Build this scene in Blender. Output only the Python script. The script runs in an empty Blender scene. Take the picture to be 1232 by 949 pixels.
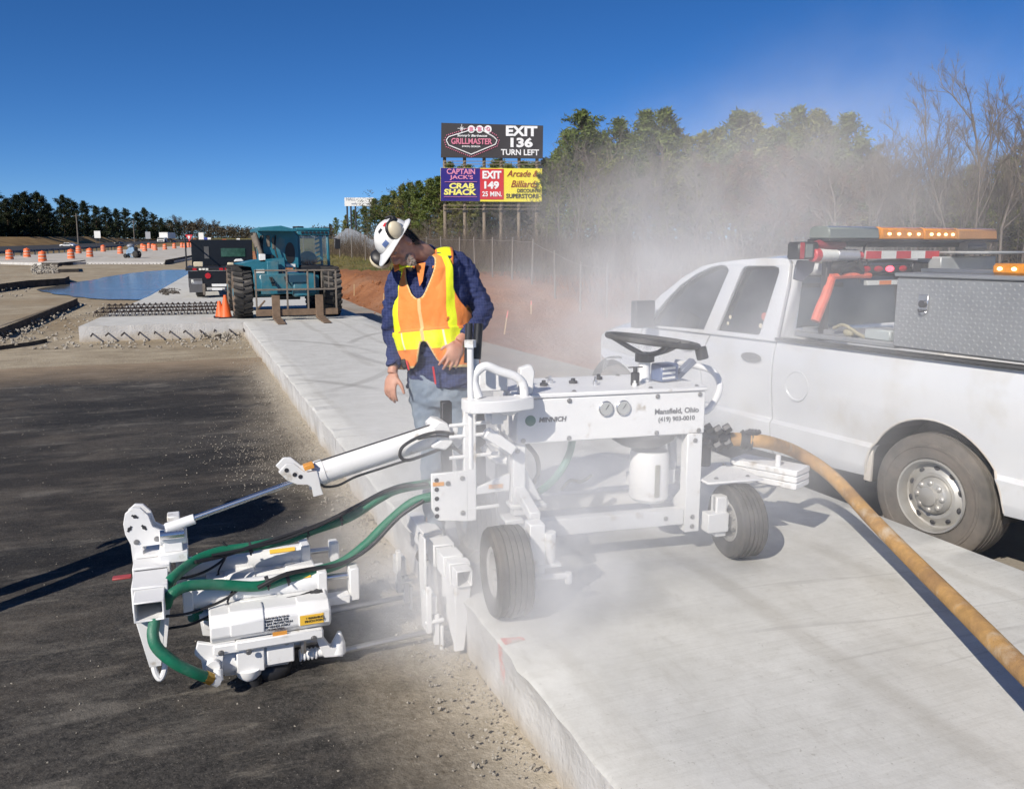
import bpy, bmesh, math, random
import numpy as np
from mathutils import Vector, Matrix, noise
from mathutils.geometry import tessellate_polygon
random.seed(7)
SC = bpy.context.scene
COL = SC.collection
R = math.radians
PI = math.pi

# ------------------------------------------------------------------ camera
FPX, CX, CY, HZ, W, H = 1000.0, 600.0, 458.0, 298.0, 1232.0, 949.0
PITCH = math.atan((CY - HZ) / FPX)
YAW = R(20.518)
CAM = Vector((-1.113, 0.0, 1.58))
_fh = Vector((math.sin(YAW), math.cos(YAW), 0))
RIGHT = Vector((math.cos(YAW), -math.sin(YAW), 0))
FWD = _fh * math.cos(PITCH) - Vector((0, 0, math.sin(PITCH)))
UP = _fh * math.sin(PITCH) + Vector((0, 0, math.cos(PITCH)))
cam = bpy.data.cameras.new("camera")
cam.sensor_width = 36
cam.lens = FPX / W * 36
cam.shift_x = (W / 2 - CX) / W
cam.shift_y = (CY - H / 2) / W
cam.clip_start = 0.05
cam.clip_end = 3000
co = bpy.data.objects.new("camera", cam)
COL.objects.link(co)
co.matrix_world = Matrix((RIGHT, UP, -FWD)).transposed().to_4x4()
co.location = CAM
SC.camera = co

# ------------------------------------------------------------------ light
SUN_EL = 35.0
SH = Vector((0.804, 0.595, 0)).normalized()          # the way shadows fall on the ground
sdir = SH * math.cos(R(SUN_EL)) - Vector((0, 0, math.sin(R(SUN_EL))))
sl = bpy.data.lights.new("sun", 'SUN')
sl.energy = 4.7
sl.angle = R(0.53)
sl.color = (1.0, 0.93, 0.83)
so = bpy.data.objects.new("sun", sl)
COL.objects.link(so)
so.rotation_euler = sdir.to_track_quat('-Z', 'Y').to_euler()
so.location = (-20, -15, 25)
wd = bpy.data.worlds.new("World")
SC.world = wd
wd.use_nodes = True
wn = wd.node_tree
bg = wn.nodes["Background"]
bg.inputs[1].default_value = 0.09
sky = wn.nodes.new("ShaderNodeTexSky")
sky.sky_type = 'NISHITA'
sky.sun_disc = False
sky.sun_elevation = R(SUN_EL)
sky.sun_rotation = math.atan2(-SH.x, -SH.y)
sky.altitude = 300
sky.air_density = 0.6
sky.dust_density = 0.0
sky.ozone_density = 7.5
hs = wn.nodes.new("ShaderNodeHueSaturation")
hs.inputs['Saturation'].default_value = 1.14
hs.inputs['Hue'].default_value = 0.503
wn.links.new(sky.outputs[0], hs.inputs['Color'])
wn.links.new(hs.outputs[0], bg.inputs[0])
SC.view_settings.view_transform = 'Standard'
SC.view_settings.look = 'None'
SC.view_settings.exposure = 0.14
SC.view_settings.gamma = 1.0
SC.render.engine = 'CYCLES'
SC.cycles.max_bounces = 6
SC.cycles.diffuse_bounces = 3
SC.cycles.glossy_bounces = 3
SC.cycles.use_adaptive_sampling = True
SC.cycles.adaptive_threshold = 0.025
SC.cycles.volume_bounces = 2
SC.cycles.volume_step_rate = 1.0
SC.cycles.volume_max_steps = 256
SC.cycles.transparent_max_bounces = 8
SC.cycles.use_denoising = True

# ------------------------------------------------------------------ geometry helpers
def hgt(x, y):
    """terrain height"""
    z = -0.32
    if y > 22:
        z += 0.0138 * (min(y, 620) - 22)
    if x > 4.2:
        k = min(1, max(0, (y - 21) / 5.0)); k = k * k * (3 - 2 * k)
        b = min(1, (x - 4.2) / 1.1); b = b * b * (3 - 2 * b)
        z += k * (0.62 * b + 0.02 * min(x - 4.2, 20) * b)
    return z

def ray(px, py):
    return FWD * FPX + RIGHT * (px - CX) - UP * (py - CY)

def AT(px, py, d):
    return CAM + ray(px, py) * (d / FPX)

def ONZ(px, py, z=0.0):
    r = ray(px, py)
    return CAM + r * ((z - CAM.z) / r.z)

def G(px, py):
    r = ray(px, py) / FPX
    t = 1.0
    while t < 600:
        p = CAM + r * t
        if p.z <= hgt(p.x, p.y):
            a, b = t / 1.02 - .05, t
            for _ in range(20):
                m = (a + b) / 2; q = CAM + r * m
                if q.z <= hgt(q.x, q.y): b = m
                else: a = m
            return CAM + r * b
        t = t * 1.02 + 0.05
    return CAM + r * t

def catmull(pts, n=6):
    P = [Vector(p) for p in pts]
    if len(P) < 3: return P
    Q = [P[0] * 2 - P[1]] + P + [P[-1] * 2 - P[-2]]
    out = []
    for i in range(1, len(Q) - 2):
        for k in range(n):
            t = k / n
            a, b, c, d = Q[i-1], Q[i], Q[i+1], Q[i+2]
            out.append(0.5 * ((2*b) + (c-a)*t + (2*a-5*b+4*c-d)*t*t + (3*b-a-3*c+d)*t**3))
    out.append(P[-1])
    return out

class MB:
    """collects shapes and links them as one mesh object"""
    def __init__(s, xf=None):
        s.v, s.f, s.m, s.xf, s.mi = [], [], [], xf, 0
    def add(s, vs, fs):
        o = len(s.v)
        for p in vs:
            p = Vector(p)
            s.v.append(tuple(s.xf @ p) if s.xf else tuple(p))
        for f in fs:
            s.f.append(tuple(i + o for i in f)); s.m.append(s.mi)
        return s
    def mat(s, i): s.mi = i; return s
    def box(s, c, sz, rot=None):
        c = Vector(c); a, b, d = sz[0]/2, sz[1]/2, sz[2]/2
        vs = [Vector((x*a, y*b, z*d)) for z in (-1, 1) for y in (-1, 1) for x in (-1, 1)]
        if rot is not None: vs = [rot @ p for p in vs]
        return s.add([c + p for p in vs], [(0,2,3,1),(4,5,7,6),(0,1,5,4),(2,6,7,3),(0,4,6,2),(1,3,7,5)])
    def bb(s, x0, x1, y0, y1, z0, z1):
        return s.box(((x0+x1)/2, (y0+y1)/2, (z0+z1)/2), (abs(x1-x0), abs(y1-y0), abs(z1-z0)))
    def beam(s, p0, p1, w, h, up=(0, 0, 1)):
        p0, p1 = Vector(p0), Vector(p1); d = (p1-p0); L = d.length; d.normalize()
        sd = d.cross(Vector(up))
        if sd.length < 1e-4: sd = d.cross(Vector((1, 0, 0)))
        sd.normalize(); u = sd.cross(d)
        M = Matrix((d, sd, u)).transposed()
        return s.box((p0+p1)/2, (L, w, h), M)
    def tubebeam(s, p0, p1, w, h, t=.008, up=(0, 0, 1)):
        """hollow rectangular tube, open at both ends"""
        p0, p1 = Vector(p0), Vector(p1); d = (p1-p0).normalized()
        sd = d.cross(Vector(up)).normalized(); u = sd.cross(d)
        vs = []
        for p in (p0, p1):
            for (a, b) in ((w/2, h/2), (w/2-t, h/2-t)):
                for (i, j) in ((-1, -1), (1, -1), (1, 1), (-1, 1)):
                    vs.append(p + sd*a*i + u*b*j)
        fs = []
        for k in range(4):
            n = (k+1) % 4
            fs += [(k, n, 8+n, 8+k), (4+n, 4+k, 12+k, 12+n), (k, 4+k, 4+n, n), (8+k, 8+n, 12+n, 12+k)]
        return s.add(vs, fs)
    def cyl(s, p0, p1, r0, r1=None, n=16, caps=True):
        p0, p1 = Vector(p0), Vector(p1); r1 = r0 if r1 is None else r1
        d = (p1-p0).normalized(); a = d.orthogonal().normalized(); b = d.cross(a)
        vs = []
        for p, r in ((p0, r0), (p1, r1)):
            for k in range(n):
                t = 2*PI*k/n; vs.append(p + (a*math.cos(t) + b*math.sin(t))*r)
        fs = [(k, (k+1) % n, n+(k+1) % n, n+k) for k in range(n)]
        if caps: fs += [tuple(range(n))[::-1], tuple(range(n, 2*n))]
        return s.add(vs, fs)
    def tube(s, pts, r, n=8, sm=6, caps=True):
        P = catmull(pts, sm) if sm else [Vector(p) for p in pts]
        m = len(P); rr = r if isinstance(r, (list, tuple)) else [r]*len(pts)
        rs = [rr[min(int(i*(len(rr)-1)/max(1, m-1)), len(rr)-1)] + (rr[min(int(i*(len(rr)-1)/max(1, m-1))+1, len(rr)-1)] - rr[min(int(i*(len(rr)-1)/max(1, m-1)), len(rr)-1)]) * ((i*(len(rr)-1)/max(1, m-1)) % 1) for i in range(m)]
        a = None; vs = []
        for i, p in enumerate(P):
            d = (P[min(i+1, m-1)] - P[max(i-1, 0)]).normalized()
            if a is None: a = d.orthogonal().normalized()
            a = (a - d*a.dot(d)).normalized(); b = d.cross(a)
            for k in range(n):
                t = 2*PI*k/n; vs.append(p + (a*math.cos(t) + b*math.sin(t))*rs[i])
        fs = []
        for i in range(m-1):
            for k in range(n):
                fs.append((i*n+k, i*n+(k+1) % n, (i+1)*n+(k+1) % n, (i+1)*n+k))
        if caps: fs += [tuple(range(n))[::-1], tuple(range((m-1)*n, m*n))]
        return s.add(vs, fs)
    def prism(s, poly, fn, d):
        """poly of (a,b) mapped by fn(a,b)->point, extruded by vector d"""
        P = [Vector(fn(*q)) for q in poly]; n = len(P); d = Vector(d)
        vs = P + [p + d for p in P]
        return s.add(vs, [tuple(range(n))[::-1], tuple(range(n, 2*n))] + [(k, (k+1) % n, n+(k+1) % n, n+k) for k in range(n)])
    def ell(s, c, r, rot=None, nu=16, nv=10, f=None):
        c = Vector(c); vs = []; fs = []
        for j in range(nv+1):
            ph = -PI/2 + PI*j/nv
            for i in range(nu):
                t = 2*PI*i/nu
                p = Vector((math.cos(ph)*math.cos(t)*r[0], math.cos(ph)*math.sin(t)*r[1], math.sin(ph)*r[2]))
                if f: p = f(p)
                vs.append(c + (rot @ p if rot is not None else p))
        for j in range(nv):
            for i in range(nu):
                fs.append((j*nu+i, j*nu+(i+1) % nu, (j+1)*nu+(i+1) % nu, (j+1)*nu+i))
        return s.add(vs, fs)
    def lathe(s, prof, c, axis, n=24, closed=False):
        """prof list of (r, h) along axis"""
        c = Vector(c); d = Vector(axis).normalized(); a = d.orthogonal().normalized(); b = d.cross(a)
        vs = []; m = len(prof)
        for r, h in prof:
            for k in range(n):
                t = 2*PI*k/n; vs.append(c + d*h + (a*math.cos(t) + b*math.sin(t))*max(r, 1e-4))
        fs = []
        for i in range(m if closed else m-1):
            j = (i+1) % m
            for k in range(n):
                fs.append((i*n+k, i*n+(k+1) % n, j*n+(k+1) % n, j*n+k))
        return s.add(vs, fs)
    def loft(s, rings, closed=True, caps=True):
        n = len(rings[0]); vs = [p for r in rings for p in r]; fs = []
        for i in range(len(rings)-1):
            for k in range(n if closed else n-1):
                fs.append((i*n+k, i*n+(k+1) % n, (i+1)*n+(k+1) % n, (i+1)*n+k))
        if caps: fs += [tuple(range(n))[::-1], tuple(range((len(rings)-1)*n, len(rings)*n))]
        return s.add(vs, fs)
    def build(s, name, mats, parent=None, smooth=None, bevel=0, label=None, seg=1, kind=None, fix=False):
        me = bpy.data.meshes.new(name)
        me.from_pydata(s.v, [], s.f)
        if fix:
            bm = bmesh.new(); bm.from_mesh(me); bmesh.ops.recalc_face_normals(bm, faces=bm.faces); bm.to_mesh(me); bm.free()
        ml = mats if isinstance(mats, (list, tuple)) else [mats]
        for m in ml: me.materials.append(m)
        if len(ml) > 1: me.polygons.foreach_set('material_index', s.m)
        if smooth:
            me.polygons.foreach_set('use_smooth', [True]*len(me.polygons))
            if smooth < 180: me.set_sharp_from_angle(angle=R(smooth))
        me.update()
        return link(name, me, parent, bevel, label, seg, kind)

def link(name, me, parent=None, bevel=0, label=None, seg=1, kind=None):
    o = bpy.data.objects.new(name, me)
    COL.objects.link(o)
    if parent is not None:
        o.parent = parent
        o.matrix_parent_inverse = WM[parent.name].inverted()
    WM[o.name] = Matrix.Identity(4)
    if bevel:
        b = o.modifiers.new("bevel", 'BEVEL'); b.width = bevel; b.segments = seg; b.limit_method = 'ANGLE'; b.angle_limit = R(40)
        b.harden_normals = False
    if label: o['label'] = label
    if kind: o['kind'] = kind
    return o

WM = {}
def thing(name, label, cat, loc=(0, 0, 0), rz=0, group=None):
    """an Empty at the base of a thing"""
    o = bpy.data.objects.new(name, None)
    COL.objects.link(o)
    o.location = loc; o.rotation_euler = (0, 0, rz)
    o.empty_display_size = 0.2
    WM[o.name] = Matrix.LocRotScale(Vector(loc), Matrix.Rotation(rz, 3, 'Z'), Vector((1, 1, 1)))
    return tag(o, label, cat, group)

def tag(o, label=None, cat=None, group=None, kind=None):
    if label: o['label'] = label
    if cat: o['category'] = cat
    if group: o['group'] = group
    if kind: o['kind'] = kind
    return o

KIDS = {}
def copy_tree(o, loc=None, rz=None, sc=None, label=None, group=None, par=None):
    c = o.copy(); COL.objects.link(c)
    if par is not None:
        c.parent = par; c.matrix_parent_inverse = o.matrix_parent_inverse
    if loc is not None: c.location = loc
    if rz is not None: c.rotation_euler = (c.rotation_euler.x, c.rotation_euler.y, rz)
    if sc is not None: c.scale = sc if isinstance(sc, (tuple, list)) else (sc, sc, sc)
    if label: c['label'] = label
    if group: c['group'] = group
    if o.name not in KIDS: KIDS[o.name] = list(o.children)
    for ch in KIDS[o.name]: copy_tree(ch, par=c)
    return c

# ------------------------------------------------------------------ materials
MATS = {}
def mat(name, col, rough=.6, metal=0.0, var=0.12, sc=6.0, bump=0.0, bsc=40.0, col2=None, c2pos=(.45, .6), spec=.5, detail=6, emit=None, coat=0.0, col3=None, sc3=3.0, c3pos=(.55, .7), coord='Object'):
    m = bpy.data.materials.new(name); m.use_nodes = True
    nt = m.node_tree; N = nt.nodes; L = nt.links
    b = N["Principled BSDF"]
    b.inputs['Roughness'].default_value = rough
    b.inputs['Metallic'].default_value = metal
    b.inputs['Specular IOR Level'].default_value = spec
    b.inputs['Coat Weight'].default_value = coat
    tc = N.new("ShaderNodeTexCoord")
    def nz(scale, det=detail, seed=0):
        t = N.new("ShaderNodeTexNoise"); t.inputs['Scale'].default_value = scale; t.inputs['Detail'].default_value = det
        t.inputs['Roughness'].default_value = .6
        if seed:
            mp = N.new("ShaderNodeMapping"); mp.inputs['Location'].default_value = (seed*3.1, seed*7.7, seed*1.3)
            L.new(tc.outputs[coord], mp.inputs[0]); L.new(mp.outputs[0], t.inputs['Vector'])
        else: L.new(tc.outputs[coord], t.inputs['Vector'])
        return t
    c = Vector(col[:3])
    n1 = nz(sc)
    rp = N.new("ShaderNodeValToRGB")
    rp.color_ramp.elements[0].position = .3; rp.color_ramp.elements[1].position = .7
    rp.color_ramp.elements[0].color = (*(c*(1-var)), 1); rp.color_ramp.elements[1].color = (*(c*(1+var)), 1)
    L.new(n1.outputs['Fac'], rp.inputs[0])
    out = rp.outputs[0]
    for (cc, scl, pos, sd) in ((col2, sc*.35, c2pos, 1), (col3, sc3, c3pos, 2)):
        if cc is None: continue
        n2 = nz(scl, 8, sd)
        r2 = N.new("ShaderNodeValToRGB"); r2.color_ramp.elements[0].position = pos[0]; r2.color_ramp.elements[1].position = pos[1]
        L.new(n2.outputs['Fac'], r2.inputs[0])
        mx = N.new("ShaderNodeMix"); mx.data_type = 'RGBA'
        L.new(r2.outputs[0], mx.inputs['Factor']); L.new(out, mx.inputs['A']); mx.inputs['B'].default_value = (*cc[:3], 1)
        out = mx.outputs['Result']
    L.new(out, b.inputs['Base Color'])
    if bump:
        nb = nz(bsc, 4, 3)
        bp = N.new("ShaderNodeBump"); bp.inputs['Strength'].default_value = bump; bp.inputs['Distance'].default_value = .02
        L.new(nb.outputs['Fac'], bp.inputs['Height']); L.new(bp.outputs[0], b.inputs['Normal'])
    if emit:
        b.inputs['Emission Color'].default_value = (*emit[:3], 1); b.inputs['Emission Strength'].default_value = emit[3]
    MATS[name] = m
    return m

WHITE = mat("machine_white", (.80, .80, .79), .38, var=.04, sc=3, col2=(.6, .58, .53), c2pos=(.52, .8), col3=(.47, .42, .35), sc3=10, c3pos=(.61, .72))
WHITE2 = mat("white_plastic", (.78, .78, .76), .35, var=.03)
STEEL = mat("steel", (.42, .41, .4), .5, 1.0, .08, 12)
CHROME = mat("chrome", (.72, .72, .73), .26, 1.0, .02)
DKSTEEL = mat("dark_steel", (.07, .07, .075), .5, .6, .2, 10)
BLACK = mat("black_paint", (.018, .018, .02), .45, var=.2)
RUBBER = mat("rubber", (.028, .027, .027), .8, var=.25, sc=9, bump=.15, bsc=60, col2=(.09, .08, .07), c2pos=(.5, .8))
TIREDUST = mat("dusty_tyre", (.05, .048, .046), .85, var=.3, sc=8, bump=.2, bsc=50, col2=(.2, .18, .155), c2pos=(.42, .75))
HOSEBLK = mat("black_hose", (.02, .02, .022), .5, var=.2)
HOSEGRN = mat("green_hose", (.008, .15, .08), .5, var=.15, sc=20, col2=(.1, .2, .15), c2pos=(.5, .85), bump=.15, bsc=90)
HOSEYEL = mat("tan_hose", (.55, .32, .115), .85, var=.2, sc=18, col2=(.36, .21, .10), c2pos=(.45, .68), bump=.5, bsc=160, col3=(.62, .5, .36), sc3=6, c3pos=(.56, .7))
BRASS = mat("brass", (.55, .36, .1), .35, 1.0, .1)
LABEL = mat("warning_label", (.85, .52, .06), .5, var=.05)
LABELO = mat("orange_label", (.75, .33, .06), .5, var=.08)
INK = mat("ink", (.03, .03, .035), .6, var=.05)
INKG = mat("green_ink", (.03, .16, .13), .6, var=.05)
GLASSD = mat("tinted_glass", (.012, .014, .016), .06, var=.05, spec=.6)
GLASSC = mat("gauge_glass", (.45, .46, .45), .1, var=.05)
# ------------------------------------------------------------------ ground materials
def gmat(name, build):
    m = bpy.data.materials.new(name); m.use_nodes = True
    nt = m.node_tree; N = nt.nodes; L = nt.links; b = N["Principled BSDF"]
    tc = N.new("ShaderNodeTexCoord")
    class K: pass
    k = K(); k.N, k.L, k.b, k.tc = N, L, b, tc
    def noise_(scale, det=6, stretch=None, seed=0, rough=.6):
        mp = N.new("ShaderNodeMapping"); mp.inputs['Scale'].default_value = stretch or (1, 1, 1)
        mp.inputs['Location'].default_value = (seed*5.3, seed*2.9, seed*1.7)
        L.new(tc.outputs['Object'], mp.inputs[0])
        t = N.new("ShaderNodeTexNoise"); t.inputs['Scale'].default_value = scale; t.inputs['Detail'].default_value = det
        t.inputs['Roughness'].default_value = rough
        L.new(mp.outputs[0], t.inputs['Vector']); return t.outputs['Fac']
    def ramp(f, a, c0, b_, c1):
        r = N.new("ShaderNodeValToRGB"); e = r.color_ramp.elements
        e[0].position = a; e[1].position = b_; e[0].color = (*c0, 1) if len(c0) == 3 else c0; e[1].color = (*c1, 1) if len(c1) == 3 else c1
        L.new(f, r.inputs[0]); return r.outputs[0]
    def mask(f, a, b_): return ramp(f, a, (0, 0, 0), b_, (1, 1, 1))
    def mix(f, A, B, fac=None):
        x = N.new("ShaderNodeMix"); x.data_type = 'RGBA'
        if isinstance(f, (int, float)): x.inputs['Factor'].default_value = f
        else: L.new(f, x.inputs['Factor'])
        for s, v in (('A', A), ('B', B)):
            if isinstance(v, tuple): x.inputs[s].default_value = (*v, 1)
            else: L.new(v, x.inputs[s])
        return x.outputs['Result']
    def math_(op, a, b_=None, clamp=False):
        x = N.new("ShaderNodeMath"); x.operation = op; x.use_clamp = clamp
        for i, v in enumerate((a, b_)):
            if v is None: continue
            if isinstance(v, (int, float)): x.inputs[i].default_value = v
            else: L.new(v, x.inputs[i])
        return x.outputs[0]
    def sep():
        s = N.new("ShaderNodeSeparateXYZ"); L.new(tc.outputs['Object'], s.inputs[0]); return s.outputs
    def maprange(v, a, b_, c=0, d=1):
        x = N.new("ShaderNodeMapRange"); x.inputs[1].default_value = a; x.inputs[2].default_value = b_; x.inputs[3].default_value = c; x.inputs[4].default_value = d
        L.new(v, x.inputs[0]); return x.outputs[0]
    def bump(h, strength, dist=.02):
        bp = N.new("ShaderNodeBump"); bp.inputs['Strength'].default_value = strength; bp.inputs['Distance'].default_value = dist
        L.new(h, bp.inputs['Height']); L.new(bp.outputs[0], b.inputs['Normal'])
    def voro(scale, feature='F1'):
        t = N.new("ShaderNodeTexVoronoi"); t.inputs['Scale'].default_value = scale; t.feature = feature
        L.new(tc.outputs['Object'], t.inputs['Vector']); return t.outputs
    k.noise, k.ramp, k.mask, k.mix, k.math, k.sep, k.mr, k.bump, k.voro = noise_, ramp, mask, mix, math_, sep, maprange, bump, voro
    b.inputs['Roughness'].default_value = .92
    b.inputs['Specular IOR Level'].default_value = .25
    c = build(k)
    L.new(c, b.inputs['Base Color'])
    return m

def _asphalt(k):
    base = k.ramp(k.noise(55, 8, rough=.75), .32, (.013, .013, .013), .72, (.10, .092, .082))
    mid = k.noise(11, 8, seed=11, rough=.7)
    base = k.mix(k.math('MULTIPLY', k.mask(mid, .5, .72), .55), base, (.11, .095, .078))
    base = k.mix(k.math('MULTIPLY', k.mask(k.noise(9, 8, (.5, 1.6, 1), 12, .7), .52, .7), .75), base, (.013, .013, .013))
    brown = k.mask(k.noise(.8, 8, (.7, .9, 1), 2, .65), .46, .6)
    base = k.mix(k.math('MULTIPLY', brown, .45), base, (.115, .097, .078))
    streak = k.mask(k.noise(1.5, 8, (.7, 2.0, 1), 3, .7), .535, .67)
    base = k.mix(k.math('MULTIPLY', streak, .5), base, (.23, .21, .18))
    streak2 = k.mask(k.noise(3.2, 8, (.6, 2.2, 1), 13, .72), .58, .68)
    base = k.mix(k.math('MULTIPLY', streak2, .38), base, (.3, .27, .22))
    darkp = k.mask(k.noise(.9, 8, (.6, 1.4, 1), 9, .65), .48, .58)
    base = k.mix(k.math('MULTIPLY', darkp, .65), base, (.014, .014, .015))
    speck = k.mask(k.noise(120, 3, seed=1), .62, .7)
    base = k.mix(k.math('MULTIPLY', speck, .7), base, (.2, .185, .16))
    s = k.sep()
    wob = k.math('MULTIPLY', k.math('SUBTRACT', k.noise(1.6, 9, seed=4, rough=.7), .5), 1.3)
    edge = k.mr(k.math('ADD', s[0], wob), -.7, -.08)           # spoil swept against the slab
    tan = k.ramp(k.noise(30, 8, seed=5, rough=.7), .3, (.17, .14, .1), .7, (.42, .37, .29))
    base = k.mix(k.math('MULTIPLY', edge, .82), base, tan)
    edge2 = k.mr(k.math('ADD', s[0], k.math('MULTIPLY', wob, .25)), -.3, -.02)
    base = k.mix(k.math('MULTIPLY', edge2, .9), base, k.ramp(k.noise(25, 8, seed=15, rough=.7), .3, (.34, .3, .23), .7, (.55, .49, .4)))
    far = k.mr(k.math('ADD', s[1], k.math('MULTIPLY', wob, 1.6)), 12.4, 14.6)
    base = k.mix(far, base, k.ramp(k.noise(10, 8, (.25, 2, 1), 6, .7), .3, (.2, .145, .09), .7, (.38, .3, .21)))
    h = k.math('ADD', k.noise(70, 4, seed=7), k.math('MULTIPLY', k.noise(9, 5, seed=8), .7))
    k.bump(h, .55, .012)
    return base
ASPHALT = gmat("worn_asphalt", _asphalt)

def _concrete(dirty, lines=True):
    def f(k):
        base = k.ramp(k.noise(3.0, 8), .3, (.54, .535, .50), .72, (.65, .645, .61))
        base = k.mix(k.math('MULTIPLY', k.mask(k.noise(14, 8, seed=8, rough=.7), .45, .75), .35), base, (.4, .385, .34))
        base = k.mix(k.math('MULTIPLY', k.mask(k.noise(7, 8, (2.2, .5, 1), seed=9, rough=.7), .56, .72), .3), base, (.33, .31, .27))
        fine = k.mask(k.noise(120, 4, seed=1), .5, .75)
        base = k.mix(k.math('MULTIPLY', fine, .22), base, (.36, .35, .31))
        st = k.mask(k.noise(1.0, 7, (1.5, .4, 1), 2), .52, .75)
        base = k.mix(k.math('MULTIPLY', st, dirty), base, (.36, .325, .265))
        sp = k.mask(k.noise(2.2, 6, seed=6), .58, .7)
        base = k.mix(k.math('MULTIPLY', sp, .25), base, (.33, .32, .29))
        br_ = k.mask(k.noise(7, 6, (.35, 9, 1), 51, .7), .5, .68)
        base = k.mix(k.math('MULTIPLY', br_, .22), base, (.36, .35, .31))
        br2 = k.mask(k.noise(16, 6, (.2, 5, 1), 52, .7), .54, .66)
        base = k.mix(k.math('MULTIPLY', br2, .2), base, (.7, .69, .65))
        base = k.mix(k.math('MULTIPLY', k.mask(k.noise(45, 4, seed=53, rough=.7), .63, .7), .5), base, (.27, .255, .22))
        s = k.sep()
        if lines:
            # rubber tracks left by the wheels along the slab
            for xo, wdt, amt, sd in ((1.18, .08, .25, 0), (1.95, .07, .22, 1), (2.35, .06, .2, 2), (.20, .05, .15, 3)):
                wv = k.math('ADD', s[0], k.math('MULTIPLY', k.math('SUBTRACT', k.noise(.35, 3, seed=10+sd), .5), .3))
                d = k.math('ABSOLUTE', k.math('SUBTRACT', wv, xo))
                tr = k.mr(d, wdt, wdt*.4)
                gate = k.mask(k.noise(.8, 5, seed=20+sd), .36, .52)
                base = k.mix(k.math('MULTIPLY', k.math('MULTIPLY', tr, gate), amt), base, (.25, .225, .18))
            for (ax_, ay_, ar_, sd) in ((-3.2, 7.0, 4.6, 41), (5.6, 12.5, 4.4, 42), (-2.0, 12.0, 3.6, 43), (6.2, 8.0, 4.9, 44)):
                dx_ = k.math('SUBTRACT', s[0], ax_); dy_ = k.math('SUBTRACT', s[1], ay_)
                rr_ = k.math('SQRT', k.math('ADD', k.math('MULTIPLY', dx_, dx_), k.math('MULTIPLY', dy_, dy_)))
                tr = k.mr(k.math('ABSOLUTE', k.math('SUBTRACT', rr_, ar_)), .09, .04)
                base = k.mix(k.math('MULTIPLY', k.math('MULTIPLY', tr, k.mask(k.noise(.6, 5, seed=sd), .4, .55)), .38), base, (.2, .19, .17))
            cr = k.mask(k.noise(.9, 3, (.22, 2.6, 1), 31, .4), .49, .5)
            cr2 = k.mask(k.noise(.9, 3, (.22, 2.6, 1), 31, .4), .51, .5)
            ln = k.math('MULTIPLY', k.math('SUBTRACT', cr, cr2, True), .3)
            base = k.mix(k.math('MULTIPLY', ln, k.mask(k.noise(.7, 4, seed=33), .5, .6)), base, (.33, .32, .30))
        w = k.N.new("ShaderNodeTexWave"); w.bands_direction = 'Y'; w.inputs['Scale'].default_value = 9; w.inputs['Distortion'].default_value = 1.2; w.inputs['Detail'].default_value = 2
        k.L.new(k.tc.outputs['Object'], w.inputs['Vector'])
        h = k.math('ADD', k.math('MULTIPLY', w.outputs['Fac'], .12), k.noise(60, 5, seed=3))
        k.bump(h, .16, .006)
        return base
    return f
CONC = gmat("new_concrete", _concrete(.3))
CONCOLD = gmat("old_concrete", _concrete(.45, False))
PAINT_Y = ONZ(609, 771).y
def _face(k):
    base = k.ramp(k.noise(5, 8, (1, 1, .4)), .3, (.47, .46, .44), .72, (.64, .63, .61))
    sp = k.mask(k.noise(9, 6, (.6, .6, 1.6), 3), .6, .72)
    base = k.mix(k.math('MULTIPLY', sp, .5), base, (.3, .27, .23))
    s = k.sep()
    low = k.mr(k.math('ADD', s[2], k.math('MULTIPLY', k.math('SUBTRACT', k.noise(4, 6, seed=4), .5), .3)), -.16, -.3)
    base = k.mix(k.math('MULTIPLY', low, .7), base, (.4, .34, .26))
    # a dab of pink marking paint running down the face
    pm = k.math('MULTIPLY', k.mr(k.math('ABSOLUTE', k.math('SUBTRACT', k.math('ADD', s[1], k.math('MULTIPLY', k.noise(22, 4, seed=6), .03)), PAINT_Y + .015)), .03, .018), k.math('MULTIPLY', k.mr(s[2], -.185, -.12), k.mask(k.noise(50, 4, seed=7), .36, .5)))
    base = k.mix(k.math('MULTIPLY', pm, .6), base, (.66, .24, .21))
    h = k.math('ADD', k.noise(30, 6, seed=1), k.math('MULTIPLY', k.noise(6, 5, (1, 1, .35), 2), 1.6))
    k.bump(h, .5, .02)
    return base
CONCFACE = gmat("formed_concrete_face", _face)
def _dirt(k):
    base = k.ramp(k.noise(1.5, 8), .3, (.27, .22, .15), .72, (.45, .38, .27))
    base = k.mix(k.math('MULTIPLY', k.mask(k.noise(40, 6, seed=1), .5, .7), .5), base, (.48, .43, .33))
    base = k.mix(k.math('MULTIPLY', k.mask(k.noise(2.2, 8, (.6, 2, 1), 7, .7), .5, .66), .6), base, (.19, .15, .1))
    base = k.mix(k.math('MULTIPLY', k.mask(k.noise(5, 8, seed=8, rough=.75), .56, .7), .5), base, (.5, .46, .38))
    base = k.mix(k.math('MULTIPLY', k.mask(k.noise(.25, 6, seed=2), .5, .65), .5), base, (.25, .18, .1))
    s = k.sep()
    far = k.mr(s[1], 75, 120)
    base = k.mix(far, base, k.ramp(k.noise(.2, 8, seed=5), .3, (.16, .11, .05), .7, (.28, .2, .09)))
    k.bump(k.noise(25, 6, seed=3), .6, .03)
    return base
DIRT = gmat("sandy_dirt", _dirt)
def _clay(k):
    base = k.ramp(k.noise(1.2, 8), .3, (.24, .095, .04), .72, (.39, .175, .08))
    base = k.mix(k.math('MULTIPLY', k.mask(k.noise(.5, 6, seed=2), .5, .7), .6), base, (.33, .2, .125))
    base = k.mix(k.math('MULTIPLY', k.mask(k.noise(6, 6, seed=4), .55, .7), .5), base, (.17, .07, .035))
    k.bump(k.noise(9, 8, seed=3), 1.0, .08)
    return base
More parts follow.
